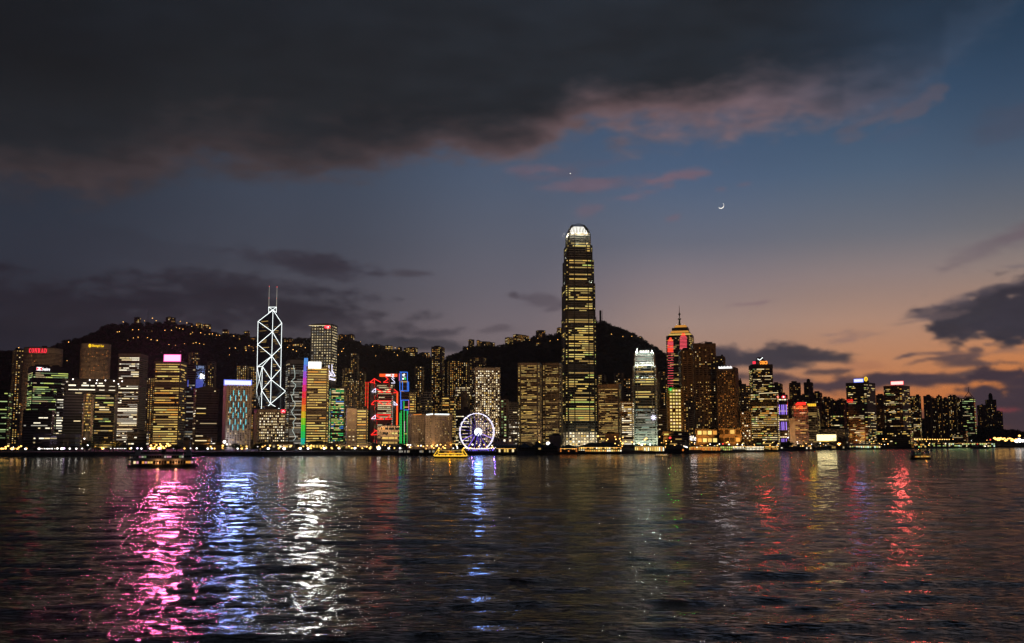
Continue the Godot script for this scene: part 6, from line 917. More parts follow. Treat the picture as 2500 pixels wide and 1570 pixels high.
# palettes: window light and its share
const PALETTES := {
	amber = [["gold", 0.22], ["amber", 0.18], ["warm", 0.12], ["gold_dim", 0.24], ["amber_dim", 0.24]],
	orange = [["orange", 0.4], ["amber", 0.35], ["amber_dim", 0.25]],
	orange_dim = [["orange_dim", 0.7], ["amber_dim", 0.2], ["orange", 0.1]],
	office = [["gold", 0.3], ["warm", 0.2], ["gold_dim", 0.3], ["warm_dim", 0.2]],
	green = [["green", 0.24], ["lime", 0.2], ["green_dim", 0.3], ["warm_dim", 0.14], ["green_faint", 0.12]],
	white = [["white", 0.44], ["warm", 0.26], ["white_dim", 0.3]],
	warm = [["warm", 0.4], ["white", 0.25], ["warm_dim", 0.25], ["gold", 0.1]],
	paledim = [["white_dim", 0.35], ["warm_dim", 0.3], ["white_faint", 0.35]],
	gold = [["gold", 0.34], ["gold_dim", 0.34], ["yellow", 0.12], ["amber", 0.1], ["gold_faint", 0.1]],
	golden = [["yellow", 0.32], ["gold", 0.22], ["gold_dim", 0.22], ["lime", 0.05], ["yellow_dim", 0.19]],
	golddim = [["gold_dim", 0.36], ["gold", 0.16], ["yellow_dim", 0.24], ["gold_faint", 0.24]],
	bluedim = [["blue_dim", 0.6], ["warm_dim", 0.2], ["cool", 0.2]],
	dots = [["warm", 0.55], ["warm_dim", 0.3], ["white_dim", 0.15]],
	party = [["lime", 0.24], ["yellow", 0.2], ["emerald", 0.2], ["warm", 0.12], ["emerald_dim", 0.14], ["azure", 0.1]],
	yellow = [["sun", 0.4], ["yellow", 0.35], ["warm", 0.25]],
	mixed = [["warm", 0.16], ["gold", 0.18], ["warm_dim", 0.24], ["lime", 0.08], ["gold_dim", 0.22], ["amber", 0.06], ["green_dim", 0.06]],
	mall = [["sun", 0.4], ["amber", 0.3], ["gold", 0.3]],
	mint = [["mint", 0.6], ["mint_dim", 0.4]],
	mintdim = [["mint_dim", 0.35], ["white_faint", 0.4], ["white_dim", 0.25]],
	cream = [["cream", 0.45], ["warm_dim", 0.35], ["warm", 0.2]],
}

func make_materials() -> void:
	grime_tex = noise_tex(0.012, 0.72, 1.0, 3)
	for m in [["resi_wall", 0.20, 0.165, 0.14, 0.85], ["brown_wall", 0.14, 0.105, 0.085, 0.85], ["beige_wall", 0.44, 0.35, 0.27, 0.8], ["pale_wall", 0.46, 0.41, 0.36, 0.75],
			["white_wall", 0.62, 0.60, 0.55, 0.8], ["pink_wall", 0.46, 0.27, 0.23, 0.8], ["charcoal_wall", 0.035, 0.036, 0.04, 0.45], ["dark_wall", 0.07, 0.066, 0.064, 0.6],
			["grey_wall", 0.27, 0.26, 0.26, 0.6], ["stone_wall", 0.27, 0.22, 0.17, 0.7], ["bronze_wall", 0.14, 0.105, 0.06, 0.5], ["blue_wall", 0.10, 0.13, 0.26, 0.5],
			["maroon_wall", 0.10, 0.06, 0.06, 0.5], ["tall_wall", 0.17, 0.165, 0.15, 0.5], ["steel_wall", 0.33, 0.32, 0.33, 0.5],
			["glass_dark", 0.018, 0.021, 0.026, 0.14], ["glass_green", 0.016, 0.026, 0.022, 0.12], ["glass_gold", 0.035, 0.027, 0.014, 0.16], ["glass_blue", 0.018, 0.024, 0.05, 0.12], ["glass_grey", 0.10, 0.10, 0.105, 0.25],
			["roof_dark", 0.06, 0.06, 0.06, 0.9], ["steel", 0.30, 0.30, 0.31, 0.4], ["iron", 0.05, 0.05, 0.055, 0.5], ["quay_stone", 0.17, 0.155, 0.14, 0.9], ["asphalt", 0.05, 0.05, 0.05, 0.9],
			["hull_dark", 0.02, 0.03, 0.024, 0.5], ["hull_white", 0.68, 0.67, 0.63, 0.6], ["deck_wood", 0.16, 0.10, 0.06, 0.8], ["green_roof", 0.04, 0.06, 0.045, 0.8], ["tile_roof", 0.09, 0.06, 0.05, 0.9],
			["trunk", 0.07, 0.05, 0.035, 0.9], ["leaves", 0.045, 0.07, 0.03, 0.8], ["hill_soil", 0.035, 0.04, 0.028, 0.95], ["hill_leaves", 0.026, 0.040, 0.024, 0.9]]:
		solid(m[0], m[1], m[2], m[3], m[4])
	for m in [["gold", 1.0, 0.64, 0.15, 0.85], ["gold_dim", 1.0, 0.62, 0.18, 0.46], ["yellow_dim", 0.97, 0.70, 0.22, 0.46], ["green_faint", 0.6, 0.9, 0.4, 0.1], ["gold_faint", 1.0, 0.60, 0.2, 0.2], ["amber", 1.0, 0.42, 0.07, 0.85], ["amber_dim", 1.0, 0.44, 0.10, 0.36],
			["orange", 1.0, 0.30, 0.05, 0.8], ["orange_dim", 1.0, 0.30, 0.07, 0.16], ["warm", 1.0, 0.79, 0.42, 1.15], ["warm_dim", 1.0, 0.76, 0.40, 0.46], ["white", 1.0, 0.90, 0.66, 1.5], ["white_dim", 1.0, 0.92, 0.75, 0.42], ["white_faint", 0.9, 0.95, 0.85, 0.14],
			["green", 0.70, 0.95, 0.40, 0.75], ["green_dim", 0.62, 0.9, 0.4, 0.25], ["lime", 0.78, 0.92, 0.22, 0.75], ["emerald", 0.08, 0.85, 0.22, 0.7], ["emerald_dim", 0.05, 0.6, 0.25, 0.25], ["azure", 0.08, 0.35, 1.0, 0.6],
			["cool", 0.75, 0.95, 1.0, 0.7], ["blue_dim", 0.22, 0.32, 1.0, 0.3], ["yellow", 0.98, 0.76, 0.22, 0.85], ["sun", 1.0, 0.74, 0.22, 1.2], ["mint", 0.72, 1.0, 0.78, 1.0], ["mint_dim", 0.75, 1.0, 0.82, 0.35], ["cream", 1.0, 0.88, 0.50, 0.65],
			["red_sign", 1.0, 0.03, 0.06, 1.6], ["yellow_sign", 1.0, 0.62, 0.02, 1.6], ["white_sign", 1.0, 0.97, 0.97, 1.8], ["blue_letters", 0.45, 0.6, 1.0, 0.55], ["redgold_sign", 1.0, 0.30, 0.03, 2.6],
			["neon_white", 0.92, 1.0, 0.98, 2.2], ["neon_red", 1.0, 0.025, 0.02, 1.5], ["neon_orange", 1.0, 0.10, 0.02, 1.2], ["neon_blue", 0.05, 0.22, 1.0, 1.3], ["neon_green", 0.03, 0.85, 0.16, 1.0], ["neon_violet", 0.38, 0.22, 1.0, 1.2], ["neon_lilac", 0.82, 0.78, 1.0, 1.9],
			["neon_cyan", 0.08, 0.80, 1.0, 1.3], ["neon_pink", 1.0, 0.25, 0.7, 1.0], ["neon_teal", 0.02, 0.6, 0.5, 0.8], ["sign_pink", 1.0, 0.46, 0.74, 1.6], ["sign_blue", 0.62, 0.64, 1.0, 1.6], ["sign_white", 1.0, 1.0, 0.98, 1.8], ["sign_red", 1.0, 0.55, 0.5, 1.7],
			["lamp_amber", 1.0, 0.52, 0.12, 4.0], ["lamp_white", 1.0, 0.93, 0.85, 3.5], ["lamp_red", 1.0, 0.05, 0.04, 2.5], ["lamp_violet", 0.8, 0.6, 1.0, 4.0], ["lamp_green", 0.1, 1.0, 0.3, 2.0], ["moonlight", 1.0, 0.93, 0.82, 1.8], ["party_gold", 1.0, 0.56, 0.04, 1.7], ["rose", 1.0, 0.45, 0.6, 0.6], ["rose_dim", 1.0, 0.4, 0.6, 0.2]]:
		glow(m[0], m[1], m[2], m[3], m[4])

func pick(pal: Array, r: RandomNumberGenerator) -> String:
	var x := r.randf()
	for e in pal:
		x -= e[1]
		if x <= 0.0:
			return e[0]
	return pal[0][0]

func box_plan(w: float, d: float) -> PackedVector2Array:
	return PackedVector2Array([Vector2(-w / 2, d / 2), Vector2(w / 2, d / 2), Vector2(w / 2, -d / 2), Vector2(-w / 2, -d / 2)])

func cham_plan(w: float, d: float, c: float) -> PackedVector2Array:
	var x := w / 2
	var z := d / 2
	return PackedVector2Array([Vector2(-x + c, z), Vector2(x - c, z), Vector2(x, z - c), Vector2(x, -z + c), Vector2(x - c, -z), Vector2(-x + c, -z), Vector2(-x, -z + c), Vector2(-x, z - c)])

func round_plan(w: float, d: float, n := 22) -> PackedVector2Array:
	var p := PackedVector2Array()
	for k in n:
		var a := TAU * k / n
		p.append(Vector2(-sin(a) * w / 2, cos(a) * d / 2) * Vector2(-1, 1))
	return p

func grown(plan: PackedVector2Array, by: float) -> PackedVector2Array:
	# every edge moved outwards
	var n := plan.size()
	var out := PackedVector2Array()
	for k in n:
		var a := (plan[k] - plan[(k + n - 1) % n]).normalized()
		var b := (plan[(k + 1) % n] - plan[k]).normalized()
		var na := Vector2(-a.y, a.x)
		var nb := Vector2(-b.y, b.x)
		out.append(plan[k] + (na + nb) * (by / maxf(0.3, 1.0 + na.dot(nb))))
	return out

func seen_from(root: Node3D, mid: Vector2, nrm: Vector2) -> bool:
	var t := Transform3D(Basis(Vector3.UP, root.rotation.y), root.position)
	var p := t * Vector3(mid.x, 0, mid.y)
	var q := t.basis * Vector3(nrm.x, 0, nrm.y)
	return q.dot(Vector3(0, 0, 0) - Vector3(p.x, 0, p.z)) > -0.1 * p.length()

var big_windows := 0

func facade(root: Node3D, plan: PackedVector2Array, y0: float, y1: float, st: Dictionary, r: RandomNumberGenerator, mech := [], budget := 300, margin := 1.2) -> int:
	# bands, piers and windows on one prism; returns how many window strips became parts of their own
	var used := 0
	var wall: String = st.wall
	var small := Shape.new()
	var relief := shape(wall)
	var pal: Array = PALETTES[st.pal]
	var fh: float = st.fh
	var floors := int((y1 - y0) / fh)
	if floors < 1:
		return 0
	fh = (y1 - y0) / floors
	var out: float = st.out
	var n := plan.size()
	var least := 10.0 * root.position.length() / 2500.0
	for f in floors:
		var fy := y0 + f * fh
		var mid := fy + fh * 0.5
		var dead := false
		for m in mech:
			if mid > m[0] and mid < m[1]:
				dead = true
		if out > 0.02:
			var band: float = fh * (1.0 - st.wf)
			if dead:
				relief.prism(grown(plan, out * 0.6), fy, fy + fh * 0.86)
			else:
				relief.prism(grown(plan, out), fy, fy + band)
		if dead:
			continue
		var fp: float = clampf(st.p + r.randfn(0.0, 0.2 if st.run > 0 else 0.07), 0.03, 0.98)
		if st.run > 0 and r.randf() < 0.06:
			fp *= 0.25
		for e in n:
			var P := plan[e]
			var Q := plan[(e + 1) % n]
			var u2 := (Q - P).normalized()
			var n2 := Vector2(-u2.y, u2.x)
			if not seen_from(root, (P + Q) * 0.5, n2):
				continue
			var ep: float = fp
			if st.has("side_p") and n2.y < 0.7:
				ep *= st.side_p
			var length := (Q - P).length()
			var mg := minf(margin, length * 0.1) if n < 12 else 0.05
			var bays: int = maxi(1, int((length - 2.0 * mg) / st.bay))
			var bw := (length - 2.0 * mg) / bays
			var u := Vector3(u2.x, 0, u2.y)
			var w := Vector3(n2.x, 0, n2.y)
			var base := Vector3(P.x, fy + fh * (1.0 - st.wf * 0.5), P.y)
			var wh: float = fh * st.wf * 0.92
			if st.run == 0:
				for b in bays:
					var q: float = ep
					if st.has("cluster"):
						q *= 0.35 + 1.3 * absf(sin(b * 2.4 + root.position.x * 0.1)) * (0.6 + 0.8 * absf(sin(f * 0.21 + b)))
					var is_lit := r.randf() < q
					var c := base + u * (mg + bw * (b + 0.5)) + w * 0.12
					if st.has("disc"):
						small.use(pick(pal, r) if is_lit else "glass_dark")
						small.tube(c - w * 0.1, c + w * 0.16, bw * st.ww * 0.5, bw * st.ww * 0.5, 10)
					elif is_lit:
						var ws := Vector3(bw * st.ww, wh, 0.3)
						if ws.x > least and used < budget:
							piece("lit_window", pick(pal, r), root, c, ws, u, w)
							used += 1
						else:
							small.use(pick(pal, r)).block(c, ws, u, w, false)
			else:
				var b := 0
				while b < bays:
					var going := r.randf() < ep
					var k: int = 1 + int(-log(maxf(r.randf(), 0.001)) * st.run * 0.7)
					k = mini(k, bays - b)
					if going:
						# one lit stretch, sometimes broken by a blind
						var key := pick(pal, r)
						var ws := Vector3(bw * k - bw * 0.16, wh * r.randf_range(0.8, 1.0), 0.3)
						var c := base + u * (mg + bw * (b + k * 0.5)) + w * 0.12
						if ws.x > least and used < budget:
							piece("lit_window", key, root, c, ws, u, w)
							used += 1
						else:
							small.use(key).block(c, ws, u, w, false)
					b += k
	if st.pier > 0:
		for e in n:
			var P := plan[e]
			var Q := plan[(e + 1) % n]
			var u2 := (Q - P).normalized()
			var n2 := Vector2(-u2.y, u2.x)
			if not seen_from(root, (P + Q) * 0.5, n2):
				continue
			var length := (Q - P).length()
			var mg := minf(margin, length * 0.1)
			var bays: int = maxi(1, int((length - 2.0 * mg) / st.bay))
			var bw := (length - 2.0 * mg) / bays
			var k := 0
			while k <= bays:
				relief.block(Vector3(P.x, (y0 + y1) * 0.5, P.y) + Vector3(u2.x, 0, u2.y) * (mg + bw * k) + Vector3(n2.x, 0, n2.y) * (out * 0.5 + 0.1), Vector3(bw * (1.0 - st.ww) + 0.35 if st.run == 0 else 0.7, y1 - y0, out + 0.4), Vector3(u2.x, 0, u2.y), Vector3(n2.x, 0, n2.y))
				k += st.pier
	if relief.surfs.size() and relief.cur.i.size():
		part("floor_bands", relief, root, "stuff")
	if small.surfs.size():
		part("small_windows", small, root, "stuff")
	return used

func letters(root: Node3D, text: String, key: String, font: String, c: Vector3, w: float, h: float, called := "sign_letter", bend := Vector2.ZERO) -> void:
	# raised lettering, one part for each letter; bend = half axes of an oval wall that it follows
	var f := SystemFont.new()
	f.font_names = PackedStringArray(["Droid Serif" if font == "serif" else "Droid Sans"])
	f.font_weight = 700
	var meshes := []
	var x := 0.0
	var lo := 1e9
	var hi := -1e9
	for ch in text:
		var m := TextMesh.new()
		m.text = ch
		m.font = f
		m.font_size = 48
		m.pixel_size = 0.02
		m.depth = 0.25
		m.curve_step = 1.5
		var box := m.get_aabb()
		meshes.append([m, x, box])
		lo = minf(lo, box.position.y)
		hi = maxf(hi, box.end.y)
		x += box.size.x + 0.10
	var sx := w / maxf(x, 0.01)
	var sy := h / maxf(hi - lo, 0.01)
	var rail := shape("iron")
	var back := c.z - 0.5 if bend == Vector2.ZERO else 0.0
	if bend == Vector2.ZERO:
		rail.block(Vector3(c.x, c.y - h * 0.25, back), Vector3(w, 0.3, 0.3))
		rail.block(Vector3(c.x, c.y + h * 0.25, back), Vector3(w, 0.3, 0.3))
	else:
		for k in 6:
			var ta := clampf((c.x + w * (k / 6.0 - 0.5)) / bend.x, -0.98, 0.98)
			var tb := clampf((c.x + w * ((k + 1) / 6.0 - 0.5)) / bend.x, -0.98, 0.98)
			rail.tube(Vector3(ta * bend.x, c.y, bend.y * sqrt(1.0 - ta * ta) + 0.4), Vector3(tb * bend.x, c.y, bend.y * sqrt(1.0 - tb * tb) + 0.4), 0.2, 0.2, 5)
	var board := part("sign_rail", rail, root)
	for e in meshes:
		var o := MeshInstance3D.new()
		o.name = called
		o.mesh = e[0]
		o.set_surface_override_material(0, mats[key])
		var lx: float = c.x - w / 2 + (e[1] - e[2].position.x) * sx
		var p := Vector3(lx, c.y - h / 2 - lo * sy, c.z)
		var ang := 0.0
		if bend != Vector2.ZERO:
			var t := clampf((lx + e[2].get_center().x * sx) / bend.x, -0.98, 0.98)
			p.z = bend.y * sqrt(1.0 - t * t) + 0.8
			ang = atan2(t * bend.y * bend.y / bend.x, bend.y * sqrt(1.0 - t * t))
		o.transform = Transform3D(Basis(Vector3.UP, ang) * Basis.from_scale(Vector3(sx, sy, 1.6)), p)
		board.add_child(o, true)

func emblem(root: Node3D, what: String, c: Vector3, w: float, h: float) -> void:
	if what == "#bow":
		piece("sign_panel", "white_sign", root, c, Vector3(w, h, 0.5))
		var s := shape("red_sign")
		for k in [-1.0, 1.0]:
			s.tri(c + Vector3(-0.5 * w * k, -h / 2, 0.35), c + Vector3(0, 0, 0.35), c + Vector3(-0.5 * w * k, h / 2, 0.35))
			s.tri(c + Vector3(-0.5 * w * k, h / 2, 0.35), c + Vector3(0, 0, 0.35), c + Vector3(-0.5 * w * k, -h / 2, 0.35))
		part("sign_emblem", s, root)
	elif what == "#egg":
		var s := shape("yellow_sign")
		for k in 10:
			var a := TAU * k / 10
			var b := TAU * (k + 1) / 10
			s.tube(c + Vector3(cos(a) * w * 0.42, sin(a) * h * 0.42, 0.2), c + Vector3(cos(b) * w * 0.42, sin(b) * h * 0.42, 0.2), 0.6, 0.6, 5)
		s.tube(c + Vector3(0, -h * 0.25, 0.2), c + Vector3(0, h * 0.25, 0.2), 0.5, 0.5, 5)
		part("sign_emblem", s, root)
	elif what == "#redsq" or what == "#redsq2":
		piece("sign_panel", "red_sign", root, c, Vector3(w, h, 0.6))
		if what == "#redsq":
			var s := shape("white_sign")
			s.tube(c + Vector3(-w * 0.28, -h * 0.2, 0.5), c + Vector3(0, h * 0.22, 0.5), 0.28, 0.28, 5)
			s.tube(c + Vector3(0, h * 0.22, 0.5), c + Vector3(w * 0.28, -h * 0.2, 0.5), 0.28, 0.28, 5)
			part("sign_emblem", s, root)
	elif what == "#pill":
		var s := shape("red_sign")
		s.block(c, Vector3(w * 0.6, h, 0.8))
		s.tube(c + Vector3(-w * 0.3, 0, -0.4), c + Vector3(-w * 0.3, 0, 0.4), h / 2, h / 2, 12)
		s.tube(c + Vector3(w * 0.3, 0, -0.4), c + Vector3(w * 0.3, 0, 0.4), h / 2, h / 2, 12)
		part("sign_panel", s, root)
		s = shape("white_sign")
		for k in [-0.22, 0.0]:
			s.tube(c + Vector3(w * k, -h * 0.2, 0.5), c + Vector3(w * k, h * 0.2, 0.5), 0.22, 0.22, 5)
		s.block(c + Vector3(w * 0.2, 0, 0.5), Vector3(w * 0.2, h * 0.4, 0.3))
		part("sign_emblem", s, root)
	elif what == "#burst":
		var s := shape("red_sign")
		for k in 9:
			var a := TAU * k / 9
			s.tube(c, c + Vector3(cos(a) * w * 0.5, sin(a) * h * 0.55, 0.2), 0.7, 0.25, 5)
		part("sign_emblem", s, root)
		s = shape("white_sign")
		s.ball(c + Vector3(0, 0, 0.3), Vector3(w * 0.2, h * 0.22, 0.5))
		part("sign_heart", s, root)
	elif what == "#script":
		var s := shape("white_sign")
		var k := 0
		var x := -w / 2
		while x < w / 2:
			var tall := h * (0.9 if k % 5 == 0 else 0.55 + 0.1 * (k % 3))
			s.block(c + Vector3(x, tall / 2 - h / 2, 0.2), Vector3(w * 0.028, tall, 0.5))
			s.block(c + Vector3(x + w * 0.012, -h * 0.42 + h * 0.34 * (k % 2), 0.2), Vector3(w * 0.045, h * 0.2, 0.4))
			x += w * 0.044
			k += 1
		part("sign_letters", s, root)

func roof_gear(root: Node3D, plan: PackedVector2Array, y: float, r: RandomNumberGenerator, tall := 4.0) -> void:
	var s := shape("roof_dark")
	s.prism(grown(plan, 0.25), y, y + 1.1)
	part("parapet", s, root)
	var w := absf(plan[1].x - plan[0].x) if plan.size() < 12 else absf(plan[0].y)
	for k in r.randi_range(1, 3):
		var q := shape("roof_dark")
		q.block(Vector3(r.randf_range(-0.3, 0.3) * w, y + 1.1 + tall * 0.5, r.randf_range(-3.0, 0.0)), Vector3(r.randf_range(0.18, 0.4) * w, tall * r.randf_range(0.6, 1.1), 6.0))
		part("roof_plant_box", q, root)

var built := {}

func tower(t: Dictionary) -> Node3D:
	var r := RandomNumberGenerator.new()
	r.seed = t.s
	var st: Dictionary = STYLES[t.st].duplicate()
	for k in ["p", "side_p", "wall"]:
		if t.has(k):
			st[k] = t[k]
	if t.has("k"):
		st.fh *= t.k
		st.bay *= t.k
	var on_hill: bool = -t.z > 2300.0
	var base := 4.0
	if on_hill:
		base = maxf(4.0, ground_h(t.x, t.z) - 3.0)
	var h: float = t.top - base
	if h < 6.0:
		h = 6.0
	var root := thing(t.n, t.l, t.c, Vector3(t.x, base, t.z), deg_to_rad(t.yaw), t.get("g", ""))
	if t.has("id"):
		built[t.id] = root
	var plan: PackedVector2Array
	var shape_: String = t.get("plan", "box")
	if shape_ == "round":
		plan = round_plan(t.w, t.d_)
	elif shape_ == "cham":
		plan = cham_plan(t.w, t.d, t.w * 0.10)
	else:
		plan = box_plan(t.w, t.d)
	var crown: float = t.get("crown", 1.5)
	var core := shape(st.glass)
	core.prism(plan, 0.0, h - crown)
	part("shaft", core, root)
	if crown > 1.0:
		var c := shape(st.wall)
		c.prism(grown(plan, st.out * 0.8 + 0.1), h - crown, h)
		part("crown", c, root)
	var mech: Array = t.get("mech", [])
	facade(root, plan, 4.6 if h > 20.0 else 0.6, h - crown, st, r, mech, 140)
	if h > 20.0:
		var foot := shape(st.wall)
		foot.prism(grown(plan, 0.8), 0.0, 4.2)
		part("ground_floor", foot, root)
	if t.has("cupola"):
		var q := shape("roof_dark")
		q.prism(round_plan(t.w * 0.5, t.w * 0.5, 14), h, h + 5.0 * t.cupola)
		q.ball(Vector3(0, h + 5.0 * t.cupola, 0), Vector3(t.w * 0.25, t.w * 0.24 * t.cupola, t.w * 0.25))
		part("cupola", q, root)
	elif t.has("gable"):
		var q := shape(st.wall)
		var x: float = t.w / 2.0
		var z: float = t.d / 2
		q.prism(box_plan(t.w, t.d), h, h + t.gable, PackedVector2Array([Vector2(-0.1, z), Vector2(0.1, z), Vector2(0.1, -z), Vector2(-0.1, -z)]))
		part("gable_roof", q, root)
	else:
		roof_gear(root, plan, h, r, 2.0 if t.n == "hill_house" or h < 30.0 else 4.0)
	if t.has("wash"):
		# added spot and lamp box, put before the building to brighten its walls
		var out: float = 46.0 + h * 0.25
		var fz: float = (t.d_ if shape_ == "round" else t.d) / 2.0 + out
		var fl := shape("lamp_amber")
		fl.block(Vector3(0, 1.2, fz), Vector3(1.2, 0.5, 0.8))
		part("real_or_added_lamp", fl, root)
		var far := Vector2(out, h * 0.55).length()
		fill_spot(root, Vector3(0, 1.9, fz - 0.6), rad_to_deg(atan2(h * 0.55, out)), Color(1.0, 0.82, 0.62), t.wash / 0.4 * far * far, 44.0)
	for s in t.get("signs", []):
		var z: float = (t.d_ if shape_ == "round" else t.d) / 2.0 + 0.9
		var c := Vector3(s[0], s[1] - base, z)
		if s[4].begins_with("#"):
			if shape_ == "round":
				c.z = t.d_ / 2.0 * sqrt(1.0 - pow(s[0] / (t.w / 2.0), 2.0)) + 1.0
			emblem(root, s[4], c, s[2], s[3])
		else:
			letters(root, s[4], s[5], s[6], c, s[2], s[3], "sign_letter", Vector2(t.w / 2.0, t.d_ / 2.0) if shape_ == "round" else Vector2.ZERO)
		if s[9] > 0:
			area_light(root, c + Vector3(0, 0, 1.2), s[2], s[3], lin(s[8][0], s[8][1], s[8][2]), s[9])
	return root


# ---------------------------------------------------------------- land
var hill_noise := FastNoiseLite.new()

func table_at(t: Array, x: float) -> float:
	if x <= t[0][0]:
		return t[0][1]
	for k in range(1, t.size()):
		if x < t[k][0]:
			return lerpf(t[k - 1][1], t[k][1], (x - t[k - 1][0]) / (t[k][0] - t[k - 1][0]))
	return t[-1][1]

func slope(t: float) -> float:
	if t <= 0.0:
		return 0.0
	if t <= 1.0:
		return pow(t, 1.2) * (1.35 - 0.35 * t)
	return maxf(0.0, 1.0 - 0.6 * (t - 1.0))

func hill_east(x: float, z: float) -> float:
	return (table_at(RIDGE_EAST, x) - 10.0) * slope((-z - 2350.0) / 850.0)

func hill_west(x: float, z: float) -> float:
	return (table_at(RIDGE_WEST, x) - 10.0) * slope((-z - 2650.0) / 1050.0)

func ground_h(x: float, z: float) -> float:
	return maxf(4.0, maxf(hill_east(x, z), hill_west(x, z)))

func hill_mesh(called: String, east: bool, x0: float, x1: float, z0: float, z1: float, nx: int, nz: int) -> void:
	var v := PackedVector3Array()
	var idx := PackedInt32Array()
	var st := SurfaceTool.new()
	st.begin(Mesh.PRIMITIVE_TRIANGLES)
	for j in nz + 1:
		for i in nx + 1:
			var x := lerpf(x0, x1, float(i) / nx)
			var z := lerpf(z0, z1, float(j) / nz)
			var h := hill_east(x, z) if east else hill_west(x, z)
			var b := clampf(h / 60.0, 0.0, 1.0)
			h += b * hill_noise.get_noise_2d(x, z) * 16.0
			st.add_vertex(Vector3(x, maxf(h, 2.0), z))
	for j in nz:
		for i in nx:
			var p := j * (nx + 1) + i
			for k in [p, p + nx + 1, p + 1, p + 1, p + nx + 1, p + nx + 2]:
				st.add_index(k)
	st.generate_normals()
	var o := MeshInstance3D.new()
	o.name = called
	o.mesh = st.commit()
	o.set_surface_override_material(0, mats["hill_soil"])
	o.set_meta("kind", "structure")
	add_child(o)

func leaf_clump(key: String, seed_: int, leaves: int, size: float) -> ArrayMesh:
	# a rough ball of many small leaf faces
	var r := RandomNumberGenerator.new()
	r.seed = seed_
	var s := shape(key)
	for k in leaves:
		var d := Vector3(r.randfn(), r.randfn() * 0.8 + 0.25, r.randfn()).normalized()
		var c := d * r.randf_range(0.62, 1.0)
		c.y = c.y * 0.8 + 0.4
		var a := Vector3(r.randfn(), r.randfn(), r.randfn()).normalized() * size
		var b := a.cross(d).normalized() * size * r.randf_range(0.6, 1.0)
		s.tri(c - a - b * 0.4, c + a - b * 0.3, c + b)
	return s.mesh(mats)

func build_land() -> void:
	hill_noise.seed = 9
	hill_noise.frequency = 0.006
	hill_noise.fractal_octaves = 5
	# the city ground behind the sea wall
	var g := shape("asphalt")
	var wall := shape("quay_stone")
	for k in SHORE.size() - 1:
		var a: Array = SHORE[k]
		var b: Array = SHORE[k + 1]
		g.quad(Vector3(a[0], 4, a[1]), Vector3(b[0], 4, b[1]), Vector3(b[0] * 2.2, 4, -5600), Vector3(a[0] * 2.2, 4, -5600))
		var u := Vector3(b[0] - a[0], 0, b[1] - a[1]).normalized()
		var w := Vector3(-u.z, 0, u.x)
		wall.quad(Vector3(a[0], -3, a[1]) + w * 0.3, Vector3(b[0], -3, b[1]) + w * 0.3, Vector3(b[0], 4.1, b[1]) + w * 0.3, Vector3(a[0], 4.1, a[1]) + w * 0.3)
		wall.quad(Vector3(a[0], 4.1, a[1]) + w * 0.3, Vector3(b[0], 4.1, b[1]) + w * 0.3, Vector3(b[0], 4.1, b[1]) - w * 1.0, Vector3(a[0], 4.1, a[1]) - w * 1.0)
	structure("city_ground", g)
	structure("sea_wall", wall)
	hill_mesh("mountain_terrain", true, -2100, 900, -2340, -3900, 220, 90)
	hill_mesh("hill_terrain", false, -700, 2700, -2640, -4500, 240, 90)
	# woods on the slopes, too many to count
	var r := RandomNumberGenerator.new()
	r.seed = 4
	for part_ in 2:
		var mm := MultiMesh.new()
		mm.transform_format = MultiMesh.TRANSFORM_3D
		mm.mesh = leaf_clump("hill_leaves", 31 + part_, 46, 0.34)
		var places := []
		while places.size() < 9000:
			var east := part_ == 0
			var x := r.randf_range(-1700.0, 420.0) if east else r.randf_range(-450.0, 2200.0)
			var z := r.randf_range(-2450.0, -3330.0) if east else r.randf_range(-2800.0, -3850.0)
			var h := hill_east(x, z) if east else hill_west(x, z)
			if h < 12.0:
				continue
			var k := r.randf_range(5.0, 11.0)
			places.append(Transform3D(Basis(Vector3.UP, r.randf() * TAU).scaled(Vector3(k, k * r.randf_range(0.7, 1.1), k)), Vector3(x, h + hill_noise.get_noise_2d(x, z) * 16.0 * clampf(h / 60.0, 0, 1) - 1.5, z)))
		mm.instance_count = places.size()
		for k in places.size():
			mm.set_instance_transform(k, places[k])
		var o := MultiMeshInstance3D.new()
		o.name = "hill_woods" if part_ == 0 else "summit_woods"
		o.multimesh = mm
		add_child(o)
		tag(o, "dense dark woods covering the left mountain" if part_ == 0 else "dense dark woods covering the hill behind the tallest tower", "woods", "", "stuff")
	# lamps along the hill roads
	var pole := shape("iron")
	pole.tube(Vector3(0, -2, 0), Vector3(0, 6, 0), 0.12, 0.08, 5)
	var head := shape("lamp_amber")
	head.ball(Vector3(0, 6.6, 0), Vector3(1.1, 0.7, 1.1), 5, 7)
	var first: Node3D
	for p in HILL_LAMPS:
		var at := Vector3(p[0], ground_h(p[0], p[1]) + 9.0, p[1])
		if first == null:
			first = thing("hill_lamp", hill_words(p[0]), "lamp", at, 0.0, "road lamps on the dark slopes")
			part("pole", pole, first)
			part("lamp_head", head, first)
		else:
			var o := first.duplicate()
			o.name = numbered("hill_lamp")
			add_child(o)
			o.position = at
			o.scale = Vector3.ONE * r.randf_range(0.7, 1.25)
			o.set_meta("label", hill_words(p[0]))

func hill_words(x: float) -> String:
	for z in [[-1200.0, "at the far left of the mountain"], [-1000.0, "on the left mountain's summit"], [-850.0, "on the slope above the pink sign"], [-660.0, "on the slope left of the triangulated tower"], [-480.0, "on the slope right of the triangulated tower"], [-200.0, "below the ridge above the red-trussed bank"], [150.0, "on the right hill left of the tallest tower"]]:
		if x < z[0]:
			return "small amber road lamp " + z[1]
	return "small amber road lamp on the hill right of the tallest tower"


